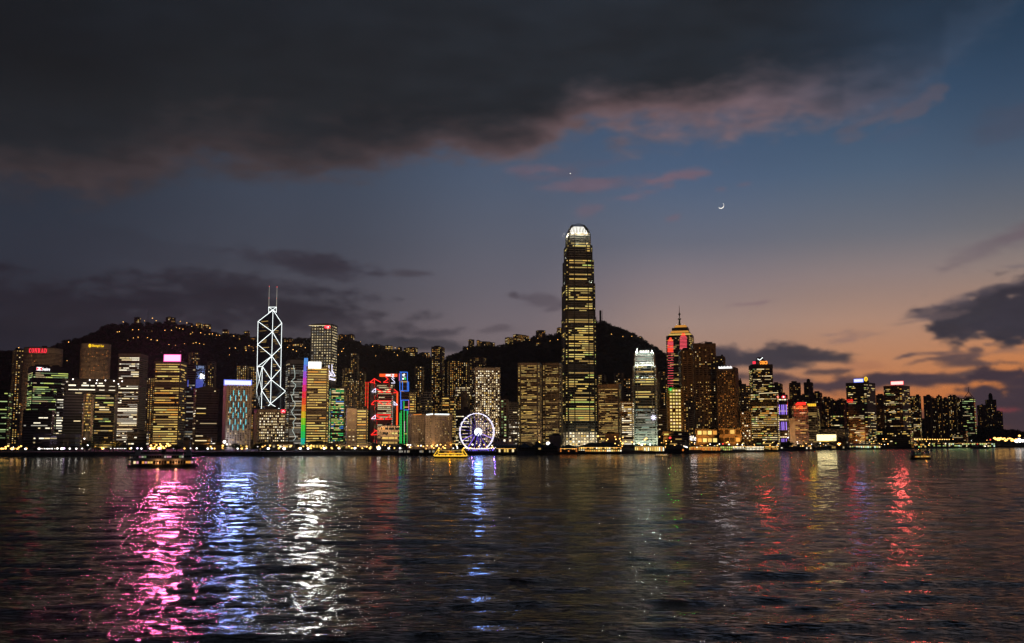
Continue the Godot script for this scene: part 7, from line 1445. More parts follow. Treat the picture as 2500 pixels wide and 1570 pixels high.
# ---------------------------------------------------------------- single towers and signs
func tubes(root: Node3D, called: String, key: String, segs: Array, z: float, r: float) -> void:
	for s in segs:
		if s is Array:
			var t := shape(key)
			t.tube(Vector3(s[0], s[1], z), Vector3(s[2], s[3], z), r, r, 6)
			part(called, t, root)

func panels(root: Node3D, called: String, key: String, rects: Array, z: float, deep := 0.6) -> void:
	for s in rects:
		if s is Array:
			piece(called, key, root, Vector3(s[0], s[1], z), Vector3(s[2], s[3], deep))

func head_at(h: Array, called: String, label: String, category := "building") -> Node3D:
	return thing(called, label, category, Vector3(h[0], 4.0, h[1]), deg_to_rad(h[2]))

func sign_box(root: Node3D, rect: Array, key: String, color: Color, radiance: float, called := "roof_sign", legs := true) -> void:
	# a glowing billboard on a steel frame, with the light it throws
	var c := Vector3(rect[0], rect[1], rect[4] + 0.6)
	piece(called, key, root, c, Vector3(rect[2], rect[3], 0.8))
	if mats.has(key + "_edge"):
		piece("sign_halo_rim", key + "_edge", root, c - Vector3(0, 0, 0.3), Vector3(rect[2] + 2.0, rect[3] + 2.0, 0.5))  # added glowing rim imitating the halo of glare round the sign
	var f := shape("iron")
	f.block(c - Vector3(0, 0, 0.75), Vector3(rect[2] + 0.8, rect[3] + 0.8, 0.6))
	if legs:
		for k in 5:
			var x: float = rect[0] + rect[2] * (k / 4.0 - 0.5) * 0.9
			f.tube(Vector3(x, rect[1] - rect[3] * 0.5 - 4.0, rect[4] - 1.2), Vector3(x, rect[1], rect[4] - 0.4), 0.25, 0.25, 5)
	part("sign_frame", f, root)
	area_light(root, c + Vector3(0, 0, 0.9), rect[2], rect[3], color, radiance)

func triangulated_tower() -> void:
	var root := head_at(TRI_HEAD, "triangulated_tower", "dark prism tower outlined by white crossing light tubes, twin masts on top")
	var C := []
	for c in TRI_CORNERS:
		C.append(Vector3(c[0], c[1], c[2]))
	# four triangular shafts: each from the centre line to one side
	var shafts := [[C[4], C[0], C[1]], [C[6], C[2], C[5]], [C[8], C[7], C[3]], [C[11], C[10], C[9]]]
	for s in shafts:
		var m := shape("glass_blue")
		var a: Vector3 = s[0]
		var b: Vector3 = s[1]
		var c: Vector3 = s[2]
		var a0 := Vector3(a.x, 0, a.z)
		var b0 := Vector3(b.x, 0, b.z)
		var c0 := Vector3(c.x, 0, c.z)
		if (b0 - a0).cross(c0 - a0).y < 0.0:
			var t := b
			b = c
			c = t
			t = b0
			b0 = c0
			c0 = t
		m.quad(a0, b0, b, a)
		m.quad(b0, c0, c, b)
		m.quad(c0, a0, a, c)
		m.tri(a, b, c)
		part("shaft", m, root)
	# dim floors behind the glass, on the faces that turn to the harbour
	var r := RandomNumberGenerator.new()
	r.seed = 3
	var dim := Shape.new()
	for f in [[C[0], C[4], 278.0, 100.0], [C[4], C[1], 275.0, 100.0], [C[2], C[6], 172.0, 40.0], [C[8], C[3], 118.0, 40.0]]:
		var p := Vector3(f[0].x, 0, f[0].z)
		var q := Vector3(f[1].x, 0, f[1].z)
		var u := (q - p).normalized()
		var w := Vector3(-u.z, 0, u.x)
		var len := (q - p).length()
		var y: float = f[3]
		while y < f[2]:
			if r.randf() < 0.5:
				var l := r.randf_range(0.1, 0.5) * len
				var x := r.randf_range(0.06, 0.9 - l / len) * len + l * 0.5
				dim.use(["gold_dim", "gold_faint", "warm_dim", "gold_faint"][r.randi() % 4]).block(p + u * x + Vector3(0, y, 0) + w * 0.1, Vector3(l, 1.3, 0.4), u, w, false)
			y += 4.2
	part("small_windows", dim, root, "stuff")
	for t in TRI_TUBES:
		var s := shape("neon_white")
		s.tube(Vector3(t[0], t[1], t[2] + 0.9), Vector3(t[3], t[4], t[5] + 0.9), 0.48, 0.48, 6)
		part("light_tube", s, root)
	for t in TRI_MASTS:
		var s := shape("white_dim")  # masts glow by themselves; white floodlighting put into their material
		var a := Vector3(t[0], t[1], t[2])
		var b := Vector3(t[3], t[4], t[5])
		s.tube(a, b, 0.7, 0.35, 6)
		var m := part("mast", s, root)
		var g := shape("lamp_red")
		g.ball(b, Vector3.ONE * 0.7, 5, 6)
		g.ball(a.lerp(b, 0.55), Vector3.ONE * 0.6, 5, 6)
		part("beacon_light", g, m)
	lamp_light(root, Vector3(TRI_MASTS[0][0] + 8.0, TRI_MASTS[0][1] - 3.0, 30), Color(0.95, 1.0, 0.98), 300.0, 1.0)

func trussed_bank() -> void:
	var root := head_at(BANK_HEAD, "trussed_bank", "bank tower of grey shafts with red glowing hanger trusses")
	var r := RandomNumberGenerator.new()
	r.seed = 8
	for b in [BANK_BODY, BANK_TOP]:
		var m := shape("glass_gold")
		m.block(Vector3(b[0], b[1], -12), Vector3(b[2], b[3], 24))
		part("glass_body", m, root)
	var st: Dictionary = STYLES["bank"]
	var plan := PackedVector2Array()
	for v in box_plan(BANK_BODY[2], 24):
		plan.append(v + Vector2(BANK_BODY[0], -12))
	facade(root, plan, 6.0, BANK_BODY[1] + BANK_BODY[3] * 0.5, st, r, [], 140, 2.0)
	for b in BANK_SHAFTS:
		var m := shape("steel_wall")
		m.block(Vector3(b[0], b[1], -10), Vector3(b[2], b[3], 24))
		for k in 26:
			m.block(Vector3(b[0], b[1] - b[3] * 0.5 + b[3] * (k + 0.5) / 26.0, 2.15), Vector3(b[2] * 0.8, b[3] / 26.0 * 0.8, 0.4))
		part("service_shaft", m, root)
	for b in BANK_LATTICE:
		# open stairs glowing red behind a lattice
		var m := shape("iron")
		m.block(Vector3(b[0], b[1], -3), Vector3(b[2], b[3], 3.0))
		part("stair_tower", m, root)
		for k in 22:
			piece("light_panel", "neon_orange" if k % 3 else "neon_red", root, Vector3(b[0], b[1] - b[3] * 0.5 + b[3] * (k + 0.5) / 22.0, -1.3), Vector3(b[2] * 0.8, b[3] / 22.0 * 0.5, 0.4))
	var lower: Array = BANK_LATTICE2
	var m2 := shape("iron")
	m2.block(Vector3(lower[0], lower[1], -3), Vector3(lower[2], lower[3], 3.0))
	part("stair_tower", m2, root)
	for k in 24:
		piece("light_panel", "orange_dim", root, Vector3(lower[0] + 1.0, lower[1] - lower[3] * 0.5 + lower[3] * (k + 0.5) / 24.0, -1.3), Vector3(lower[2] * 0.3, lower[3] / 24.0 * 0.4, 0.4))
	for b in BANK_COLUMNS:
		var m := shape("steel_wall")
		for k in [-1, 1]:
			m.tube(Vector3(b[0] + b[2] * 0.35 * k, b[1] - b[3] * 0.5, 3.0), Vector3(b[0] + b[2] * 0.35 * k, b[1] + b[3] * 0.5, 3.0), 0.5, 0.5, 6)
		for k in 30:
			var y: float = b[1] - b[3] * 0.5 + b[3] * k / 30.0
			m.tube(Vector3(b[0] - b[2] * 0.35, y, 3.0), Vector3(b[0] + b[2] * 0.35, y + b[3] / 30.0, 3.0), 0.25, 0.25, 4)
		part("mast_column", m, root)
		for k in 12:
			piece("light_bar", "orange_dim" if k % 2 else "neon_red", root, Vector3(b[0], b[1] - b[3] * 0.5 + b[3] * (k + 0.5) / 12.0, 3.8), Vector3(0.35, b[3] / 12.0 * 0.7, 0.3))
	tubes(root, "light_truss", "neon_red", BANK_RED, 4.2, 0.75)
	tubes(root, "light_triangle", "neon_lilac", BANK_WHITE, 4.6, 0.45)
	piece("light_fin", "neon_orange", root, Vector3(BANK_RIGHT[0], BANK_RIGHT[1], 2.0), Vector3(BANK_RIGHT[2], BANK_RIGHT[3], 1.0))
	for k in 20:
		var s := shape("white_dim")
		s.block(Vector3(BANK_SHAFTS[1][0] - 2.5, BANK_BODY[1] - BANK_BODY[3] * 0.12 + k * 3.1 - 20.0, 3.4), Vector3(1.3, 1.6, 0.4))
		part("stair_lamp", s, root)
	piece("roof_sign", "neon_orange", root, Vector3(BANK_SIGN[0], BANK_SIGN[1], 3.0), Vector3(BANK_SIGN[2], BANK_SIGN[3], 1.0))
	var back := shape("iron")
	back.block(Vector3(BANK_SIGN[0], BANK_SIGN[1] - 2.0, 1.6), Vector3(BANK_SIGN[2] * 0.8, BANK_SIGN[3] + 3.0, 1.0))
	part("sign_frame", back, root)
	piece("sign_panel", "white_dim", root, Vector3(BANK_LOGO[0], BANK_LOGO[1], 3.6), Vector3(BANK_LOGO[2], BANK_LOGO[3], 0.4))
	letters(root, "HSBC", "white_sign", "sans", Vector3(BANK_LOGO[0], BANK_LOGO[1], 4.0), BANK_LOGO[2] * 0.92, BANK_LOGO[3] * 0.8)
	var hx := shape("white_sign")
	var c := Vector3(BANK_HEX[0], BANK_HEX[1], 3.9)
	hx.block(c, Vector3(BANK_HEX[2], BANK_HEX[3], 0.4))
	part("sign_panel", hx, root)
	hx = shape("neon_red")
	for k in [-1.0, 1.0]:
		hx.tri(c + Vector3(-BANK_HEX[2] * 0.5 * k, -BANK_HEX[3] * 0.5 * k, 0.25), c + Vector3(0, 0, 0.25), c + Vector3(-BANK_HEX[2] * 0.5 * k, BANK_HEX[3] * 0.5 * k, 0.25))
	part("sign_emblem", hx, root)
	area_light(root, Vector3(BANK_SIGN[0], BANK_SIGN[1], 5.0), BANK_SIGN[2], BANK_SIGN[3], lin(1, 0.08, 0.05), 6.0)

func stepped_tower() -> void:
	var root := head_at(STEP_HEAD, "stepped_tower", "stepped tower drawn in blue light lines above and green below")
	var r := RandomNumberGenerator.new()
	r.seed = 12
	var st: Dictionary = STYLES["dimband"].duplicate()
	st.wall = "brown_wall"
	st.p = 0.12
	st.pal = "amber"
	for t in STEP_TIERS:
		var m := shape("glass_dark")
		m.block(Vector3(t[0], t[1], -9), Vector3(t[2], t[3], 18))
		part("tier", m, root)
		var plan := PackedVector2Array()
		for v in box_plan(t[2], 18):
			plan.append(v + Vector2(t[0], -9))
		facade(root, plan, t[1] - t[3] * 0.5 + 0.3, t[1] + t[3] * 0.5 - 0.3, st, r, [], 30)
	tubes(root, "light_tube", "neon_blue", STEP_BLUE, 1.2, 0.5)
	tubes(root, "light_tube", "neon_green", STEP_GREEN, 1.2, 0.55)
	tubes(root, "light_tube", "neon_pink", STEP_PINK, 1.2, 0.45)
	tubes(root, "light_tube", "neon_teal", STEP_TEAL, 1.2, 0.4)
	# the emblem: a white, blue and green twisted ribbon
	var L: Array = STEP_LOGO
	for k in [["white_sign", -0.1, 0.3, 0.62, 0.34, 0.5], ["cool", 0.02, 0.02, 0.8, 0.22, -0.5], ["neon_blue", 0.0, 0.06, 0.75, 0.07, -0.5], ["neon_green", 0.18, -0.28, 0.6, 0.34, -0.4], ["white_sign", -0.26, -0.3, 0.34, 0.34, 0.3]]:
		var s := shape(k[0])
		var c := Vector3(L[0] + L[2] * k[1], L[1] + L[3] * k[2], 1.0 + 0.2 * k[3])
		var d = Vector3(cos(k[5]), sin(k[5]), 0) * L[2] * k[3] * 0.5
		s.tube(c - d, c + d, L[3] * k[4] * 0.35, L[3] * k[4] * 0.35, 7)
		part("sign_emblem", s, root)
	area_light(root, Vector3(L[0], L[1], 5.0), L[2], L[3], lin(0.5, 0.9, 0.8), 3.0)

func crown_fins(root: Node3D, y0: float, y1: float, w0: float, w1: float, per_side: int) -> void:
	# curved pale fins leaning inwards on all four sides
	for side in 4:
		var turn := Basis(Vector3.UP, side * PI / 2)
		for k in per_side:
			var t := (k + 0.5) / per_side * 2.0 - 1.0
			var s := shape("white_wall")
			var rise := 1.0 - 0.22 * t * t
			var prev: Vector3 = turn * Vector3(t * w0 * 0.5, y0, w0 * 0.5)
			for j in 4:
				var f := (j + 1) / 4.0
				var inward := lerpf(w0, w1, f * f)
				var q := turn * Vector3(t * lerpf(w0, w1, f * f) * 0.5, y0 + (y1 - y0) * f * rise, inward * 0.5)
				s.tube(prev, q, 0.95 - 0.12 * j, 0.83 - 0.12 * j, 5)
				prev = q
			part("crown_fin", s, root)

func tallest_tower() -> void:
	var root := head_at(TALL_HEAD, "tallest_tower", "tallest tower, gold window bands rising to a white-lit fluted crown")
	var r := RandomNumberGenerator.new()
	r.seed = 21
	var used := 0
	for k in TALL_STEPS.size():
		var s: Array = TALL_STEPS[k]
		var w: float = s[2]
		var plan := cham_plan(w, w, w * 0.07)
		var m := shape("glass_green")
		m.prism(plan, s[0], s[1])
		part("shaft", m, root)
		var st: Dictionary = STYLES["tall"].duplicate()
		var mech := TALL_MECH
		if k == 0:
			st.p = 0.72
			facade(root, plan, TALL_BASE_Y[2], s[1] - 1.0, st, r, mech, 110)
			var low: Dictionary = STYLES["tallbase"].duplicate()
			facade(root, plan, TALL_BASE_Y[1], TALL_BASE_Y[2], low, r, [], 20)
			facade(root, plan, 2.0, TALL_BASE_Y[1], STYLES["tallfoot"], r, [], 30)
		else:
			st.p = [0.0, 0.66, 0.5, 0.55, 0.45, 0.3][k]
			facade(root, plan, s[0] + 0.5, s[1] - 0.5, st, r, mech, 60)
		var rim := shape("tall_wall")
		rim.prism(grown(plan, 0.7), s[1] - 0.4, s[1] + 0.5)
		part("ledge", rim, root)
		# the corner posts and the two dark vertical slots on each face
		var post := shape("charcoal_wall")
		for side in 4:
			var turn := Basis(Vector3.UP, side * PI / 2)
			for t in [-0.22, 0.26]:
				post.block(turn * Vector3(t * w, (s[0] + s[1]) * 0.5, w * 0.5 + 0.35), Vector3(1.7, s[1] - s[0], 1.3), turn * Vector3.RIGHT, turn * Vector3.BACK)
			for t in [-0.45, 0.45]:
				post.block(turn * Vector3(t * w, (s[0] + s[1]) * 0.5, w * 0.5 + 0.2), Vector3(1.1, s[1] - s[0], 1.1), turn * Vector3.RIGHT, turn * Vector3.BACK)
		part("mullion_posts", post, root, "stuff")
	crown_fins(root, TALL_CROWN[0], TALL_CROWN[1], TALL_CROWN[2], TALL_CROWN[3], 13)
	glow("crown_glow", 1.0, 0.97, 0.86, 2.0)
	var cap := shape("crown_glow")  # added glowing core standing in for floodlighting behind the fins
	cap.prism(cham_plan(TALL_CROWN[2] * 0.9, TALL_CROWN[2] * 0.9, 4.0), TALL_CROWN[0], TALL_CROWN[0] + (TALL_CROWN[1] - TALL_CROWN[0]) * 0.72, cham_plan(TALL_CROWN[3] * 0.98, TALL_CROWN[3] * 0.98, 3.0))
	part("added_crown_glow", cap, root)
	# flood lamps on the ledges under the crown
	for p in [Vector3(-12, 0, 1), Vector3(12, 0, 1), Vector3(0, 0, 1), Vector3(-1, 0, -9), Vector3(-1, 0, 9)]:
		var q: Vector3 = p
		var at: Vector3 = Vector3(q.x, TALL_CROWN[0] + 0.5, TALL_CROWN[2] * 0.5 + 8.0) if absf(q.z) < 2.0 else Vector3(-TALL_CROWN[2] * 0.5 - 8.0, TALL_CROWN[0] + 0.5, q.z)
		var l := shape("lamp_white")
		l.block(at, Vector3(0.7, 0.35, 0.7))
		part("real_or_added_lamp", l, root)
		lamp_light(root, at + Vector3(0, 0.6, 0.0), Color(1.0, 0.96, 0.86), 500.0, 0.4)
	for p in [Vector3(-TALL_STEPS[4][2] * 0.5 - 2.2, TALL_STEPS[4][1] - 22.0, 8), Vector3(-4, TALL_STEPS[4][1] + 1.5, TALL_STEPS[4][2] * 0.5 + 1.5), Vector3(12, TALL_STEPS[4][1] + 1.5, TALL_STEPS[4][2] * 0.5 + 1.5), Vector3(-TALL_STEPS[3][2] * 0.5 - 2.0, TALL_STEPS[2][1] + 1.5, 6), Vector3(TALL_STEPS[3][2] * 0.4, TALL_STEPS[2][1] + 1.5, TALL_STEPS[3][2] * 0.5 + 2.0)]:
		var l := shape("lamp_white")
		l.block(p, Vector3(0.6, 0.3, 0.6))
		part("real_or_added_lamp", l, root)
		lamp_light(root, p + Vector3(0, 0.5, 0.3), Color(0.92, 1.0, 0.9), 28.0, 0.4)
	# lamps at the foot, washing the lower walls
	for x in [-34.0, -22.0, -6.0, 10.0, 24.0]:
		var at: Vector3 = Vector3(x, 2.0, 44.0) if x > -30.0 else Vector3(x - 8.0, 2.0, 24.0)
		var l := shape("lamp_white")
		l.block(at, Vector3(0.9, 0.4, 0.9))
		part("real_or_added_lamp", l, root)
		lamp_light(root, at + Vector3(0, 0.8, 0), Color(1.0, 0.93, 0.76), 240.0, 0.5)

func white_crowned_tower() -> void:
	var root := head_at(SHORT_HEAD, "white_crowned_tower", "shorter tower with brilliant white open crown and pale-lit lower floors")
	var r := RandomNumberGenerator.new()
	r.seed = 33
	for k in SHORT_STEPS.size():
		var s: Array = SHORT_STEPS[k]
		var w: float = s[2]
		var plan := cham_plan(w, w, w * 0.08)
		var m := shape("glass_green")
		m.prism(plan, s[0], s[1])
		part("shaft", m, root)
		var st: Dictionary = STYLES["pale" if k == 0 else "tall" if k < 3 else "pale"].duplicate()
		st.p = [0.9, 0.62, 0.5, 0.95][k]
		facade(root, plan, s[0] + (0.5 if k else 6.0), s[1] - 0.4, st, r, SHORT_MECH, 60)
		var post := shape("pale_wall")
		for side in 4:
			var turn := Basis(Vector3.UP, side * PI / 2)
			for t in [-0.46, 0.46]:
				post.block(turn * Vector3(t * w, (s[0] + s[1]) * 0.5, w * 0.5 + 0.3), Vector3(1.6, s[1] - s[0], 1.4), turn * Vector3.RIGHT, turn * Vector3.BACK)
			if k < 3:
				for t in [-0.3, 0.3]:
					post.block(turn * Vector3(t * w, (s[0] + s[1]) * 0.5, w * 0.5 + 0.3), Vector3(0.9, s[1] - s[0], 1.2), turn * Vector3.RIGHT, turn * Vector3.BACK)
		part("corner_posts", post, root, "stuff")
	# open crown: corner horns and a ring of fins
	var y0: float = SHORT_CROWN[0]
	var y1: float = SHORT_CROWN[1]
	var w: float = SHORT_CROWN[2]
	for side in 4:
		var turn := Basis(Vector3.UP, side * PI / 2)
		var h := shape("white_wall")
		h.prism(PackedVector2Array([Vector2(-2, 2), Vector2(2, 2), Vector2(2, -2), Vector2(-2, -2)]), 0, y1 - y0, PackedVector2Array([Vector2(-0.4, 0.4), Vector2(0.4, 0.4), Vector2(0.4, -0.4), Vector2(-0.4, -0.4)]))
		var o := part("crown_horn", h, root)
		o.position = turn * Vector3(-w * 0.44, y0, w * 0.44)
		for k in 7:
			var t := (k + 0.5) / 7.0 * 2.0 - 1.0
			var s := shape("white_wall")
			s.tube(turn * Vector3(t * w * 0.36, y0, w * 0.44), turn * Vector3(t * w * 0.33, y0 + (y1 - y0) * 0.7, w * 0.38), 0.7, 0.5, 5)
			part("crown_fin", s, root)
		var rail := shape("white_wall")
		rail.tube(turn * Vector3(-w * 0.33, y0 + (y1 - y0) * 0.7, w * 0.38), turn * Vector3(w * 0.33, y0 + (y1 - y0) * 0.7, w * 0.38), 0.6, 0.6, 5)
		part("crown_rail", rail, root)
	var core := shape("crown_glow")  # added core whose glow imitates a floodlit crown
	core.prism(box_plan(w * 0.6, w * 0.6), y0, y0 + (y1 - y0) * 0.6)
	part("added_crown_glow", core, root)
	for x in [-0.44, -0.15, 0.15, 0.44]:
		for spec in [[y0 + 0.5, w * 0.5 + 4.0, 260.0], [SHORT_STEPS[2][1] + 1.0, SHORT_STEPS[2][2] * 0.5 + 2.5, 130.0], [SHORT_STEPS[1][1] + 1.0, SHORT_STEPS[1][2] * 0.5 + 2.5, 30.0]]:
			var at: Vector3 = Vector3(x * w, spec[0], spec[1])
			var l := shape("lamp_white")
			l.block(at, Vector3(0.6, 0.3, 0.6))
			part("real_or_added_lamp", l, root)
			lamp_light(root, at + Vector3(0, 0.6, 0), Color(0.93, 1.0, 0.96), spec[2], 0.4)
	for x in [-20.0, -7.0, 7.0, 20.0]:
		var at := Vector3(x, 4.0, 36.0)
		var l := shape("lamp_white")
		l.block(at, Vector3(0.9, 0.4, 0.9))
		part("real_or_added_lamp", l, root)
		lamp_light(root, at + Vector3(0, 0.8, 0), Color(0.9, 1.0, 0.88), 420.0, 0.5)
	# a violet-white flower sign on the lower right of the front
	var f := shape("neon_lilac")
	for k in 7:
		var a := TAU * k / 7
		f.tube(Vector3(13.5, 49.0, 22.2), Vector3(13.5 + cos(a) * 4.5, 49.0 + sin(a) * 4.5, 22.2), 0.5, 0.7, 5)
	part("sign_flower", f, root)

func lantern_tower() -> void:
	var root := head_at(LANTERN_HEAD, "lantern_tower", "black tower with red light bars stacked like lanterns and a gold stepped roof")
	var r := RandomNumberGenerator.new()
	r.seed = 41
	var b: Array = LANTERN_BODY
	var plan := PackedVector2Array()
	var cp := cham_plan(b[2], 38.0, 5.0)
	for v in cp:
		plan.append(v + Vector2(b[0], -19.0))
	var m := shape("glass_dark")
	m.prism(plan, 0.0, b[1] + b[3] * 0.5)
	part("shaft", m, root)
	facade(root, plan, 4.0, b[1] + b[3] * 0.5 - 1.0, STYLES["center"], r, [], 80)
	for s in LANTERN_BARS:
		piece("light_bar", "lantern_red" if s[3] > 1.0 else "neon_pink_red", root, Vector3(s[0], s[1], 1.1), Vector3(s[2], s[3] * 1.2, 0.8))
	for k in LANTERN_ROOF.size():
		var s: Array = LANTERN_ROOF[k]
		var q := shape("charcoal_wall" if k == 2 else "bronze_wall")
		var up: float = [0.84, 0.84, 0.98, 0.7][k]
		var pl := PackedVector2Array()
		var pt := PackedVector2Array()
		for v in box_plan(s[2], s[2] * 0.66):
			pl.append(v + Vector2(s[0], -19.0))
			pt.append(v * up + Vector2(s[0], -19.0))
		q.prism(pl, s[1] - s[3] * 0.5, s[1] + s[3] * 0.5, pt)
		part("roof_tier", q, root)
		if k != 2:
			for j in 3:
				var f := (j + 0.4) / 3.0
				piece("light_bar", "amber" if k else "gold", root, Vector3(s[0], s[1] - s[3] * 0.5 + s[3] * f, -19.0 + s[2] * 0.33 * lerpf(1.0, up, f) + 0.4), Vector3(s[2] * lerpf(1.0, up, f) * 0.98, s[3] * 0.2, 0.5))
	var sp := shape("white_wall")
	var x: float = SPIRE[0]
	sp.tube(Vector3(x, SPIRE[1], -19), Vector3(x, SPIRE[5], -19), 2.2, 1.2, 7)
	sp.tube(Vector3(x, SPIRE[5], -19), Vector3(x, SPIRE[3], -19), 0.9, 0.3, 6)
	sp.ball(Vector3(x, SPIRE[5], -19), Vector3(3.2, 1.6, 3.2))
	sp.ball(Vector3(x, SPIRE[7], -19), Vector3(2.0, 2.2, 2.0))
	part("spire", sp, root)
	for k in [-1, 1]:
		var at := Vector3(x + 5.0 * k, SPIRE[1] + 1.0, -14.0)
		var l := shape("lamp_white")
		l.block(at, Vector3(0.5, 0.3, 0.5))
		part("real_or_added_lamp", l, root)
		lamp_light(root, at + Vector3(0, 0.5, 0), Color(1.0, 0.95, 0.8), 90.0, 0.3)

func gate_building() -> void:
	var root := head_at(GATE_HEAD, "gate_building", "gate-shaped government block, dark bridge beam over an open portal")
	var r := RandomNumberGenerator.new()
	r.seed = 52
	var b: Array = GATE_BEAM
	var m := shape("charcoal_wall")
	m.block(Vector3(b[0], b[1], -18), Vector3(b[2], b[3], 36))
	part("bridge_beam", m, root)
	for k in 7:
		var s := shape("dark_wall")
		s.block(Vector3(b[0], b[1] - b[3] * 0.5 + b[3] * k / 7.0 + 0.3, 0.25), Vector3(b[2] + 0.6, 0.7, 0.9))
		part("floor_band", s, root)
	panels(root, "lit_window", "white", GATE_STRIPS, 0.4, 0.5)
	for k in GATE_LEGS.size():
		var g: Array = GATE_LEGS[k]
		var l := shape("glass_green" if k == 1 else "grey_wall")
		l.block(Vector3(g[0], g[1], -18), Vector3(g[2], g[3], 34))
		part("leg", l, root)
		var plan := PackedVector2Array()
		for v in box_plan(g[2], 34):
			plan.append(v + Vector2(g[0], -18))
		var st: Dictionary = STYLES["green" if k == 1 else "black"].duplicate()
		st.p = 0.5 if k == 1 else 0.05
		if k == 1:
			st.pal = "mixed"
		if k < 2:
			facade(root, plan, 1.0, g[1] + g[3] * 0.5 - 0.5, st, r, [], 60)
	var p: Array = GATE_PILLAR
	var s := shape("beige_wall")
	s.prism(round_plan(p[2], 16, 16), p[1] - p[3] * 0.5, p[1] + p[3] * 0.5)
	var o := part("pillar", s, root)
	o.position = Vector3(p[0], 0, -4)
	var y: float = p[1] - p[3] * 0.5 + 12.0
	while y < p[1] + p[3] * 0.5 - 2.0:
		for k in 5:
			if r.randf() < 0.66:
				var t := (k + 0.5) / 5.0 * 2.0 - 1.0
				piece("lit_window", pick(PALETTES["gold"], r), root, Vector3(p[0] + t * p[2] * 0.46, y, -4.0 + 8.0 * sqrt(1.0 - t * t * 0.85) + 0.2), Vector3(p[2] * 0.15, 1.4, 0.5))
		y += 3.6
	for q in GATE_LAMPS:
		var l := shape("lamp_white")
		l.ball(Vector3(q[0], q[1], 0.8), Vector3.ONE * 0.8, 5, 7)
		part("lamp", l, root)
	var foot := Vector3(p[0], 4.0, 22.0)
	var fl := shape("lamp_white")
	fl.block(foot, Vector3(0.8, 0.4, 0.8))
	part("real_or_added_lamp", fl, root)
	lamp_light(root, foot + Vector3(0, 0.6, 0), Color(1.0, 0.9, 0.7), 120.0, 0.4)

func ferris_wheel() -> void:
	var root := thing("ferris_wheel", "white-violet lit ferris wheel with blue-white glowing hub on the quay", "ferris wheel", Vector3(WHEEL_HEAD[0], 4.0, WHEEL_HEAD[1]), deg_to_rad(WHEEL_HEAD[2]))
	var c := Vector3(WHEEL[0], WHEEL[1], 0)
	var R: float = WHEEL[2]
	var n := 42
	for z in [-1.2, 1.2]:
		for k in n:
			var a := TAU * k / n
			var b := TAU * (k + 1) / n
			var s := shape("neon_lilac")
			s.tube(c + Vector3(cos(a) * R, sin(a) * R, z), c + Vector3(cos(b) * R, sin(b) * R, z), 0.3, 0.3, 5)
			part("rim_light", s, root)
	for k in n / 2:
		var a := TAU * k / (n / 2)
		var s := shape("steel")
		s.tube(c + Vector3(cos(a) * 1.5, sin(a) * 1.5, 0), c + Vector3(cos(a) * R, sin(a) * R, 0), 0.1, 0.1, 4)
		var sp := part("spoke", s, root)
		var sl := shape("violet_dim")
		sl.tube(c + Vector3(cos(a) * 4.5, sin(a) * 4.5, 0.6), c + Vector3(cos(a) * R * 0.97, sin(a) * R * 0.97, 0.6), 0.16, 0.16, 4)
		part("spoke_light", sl, sp)
		var g := shape("glass_dark")
		var at := c + Vector3(cos(a + 0.07) * (R + 1.3), sin(a + 0.07) * (R + 1.3) - 1.2, 0)
		g.ball(at, Vector3(1.0, 1.2, 1.0), 5, 8)
		var gd := part("gondola", g, root)
		var f := shape("steel")
		f.block(at + Vector3(0, 1.2, 0), Vector3(1.2, 0.2, 1.2))
		part("gondola_roof", f, gd)
	# dim violet light bars along a few spokes
	for a in [3.6, 5.9, 4.1, 5.3]:
		var s := shape("neon_violet")
		s.tube(c + Vector3(cos(a) * 6.0, sin(a) * 6.0, 1.5), c + Vector3(cos(a) * R * 0.92, sin(a) * R * 0.92, 1.5), 0.3, 0.3, 4)
		part("spoke_light", s, root)
	var h := shape("steel")
	h.tube(c + Vector3(0, 0, -3), c + Vector3(0, 0, 3), 1.6, 1.6, 12)
	part("hub", h, root)
	h = shape("hub_glow")
	h.tube(c + Vector3(0, 0, 2.9), c + Vector3(0, 0, 3.6), 4.3, 4.3, 22)
	part("hub_light", h, root)
	for z in [-5.5, 5.5]:
		for x in [-0.5, 0.5]:
			var s := shape("leg_paint")
			s.tube(c + Vector3(0, -0.5, signf(z) * 2.6), Vector3(c.x + x * R * 0.86, 0, z * 1.6), 0.75, 1.0, 8)
			var lg := part("leg", s, root)
			var ll := shape("violet_dim")
			ll.tube(c + Vector3(0, -0.5, signf(z) * 2.6 + 1.0), Vector3(c.x + x * R * 0.86, 0, z * 1.6 + 1.3), 0.35, 0.35, 5)
			part("leg_light", ll, lg)
	var base := shape("steel_wall")
	base.block(Vector3(c.x, 0.9, 0), Vector3(R * 1.5, 1.8, 22))
	part("platform", base, root)
	var strip := shape("neon_lilac")
	strip.block(Vector3(c.x - 1.0, 2.1, 11.1), Vector3(R * 0.95, 0.6, 0.4))
	part("platform_light", strip, root)
	for x in [-0.62, 0.66]:
		var at := Vector3(c.x + x * R, 2.2, 15.0)
		var l := shape("lamp_violet")
		l.block(at, Vector3(0.8, 0.5, 0.8))
		part("real_or_added_lamp", l, root)
		lamp_light(root, at + Vector3(0, 1.0, 1.0), Color(0.42, 0.30, 1.0), 200.0, 0.5)
	area_light(root, c + Vector3(0, 0, 4.4), 8.0, 8.0, lin(0.16, 0.34, 1.0), 50.0)

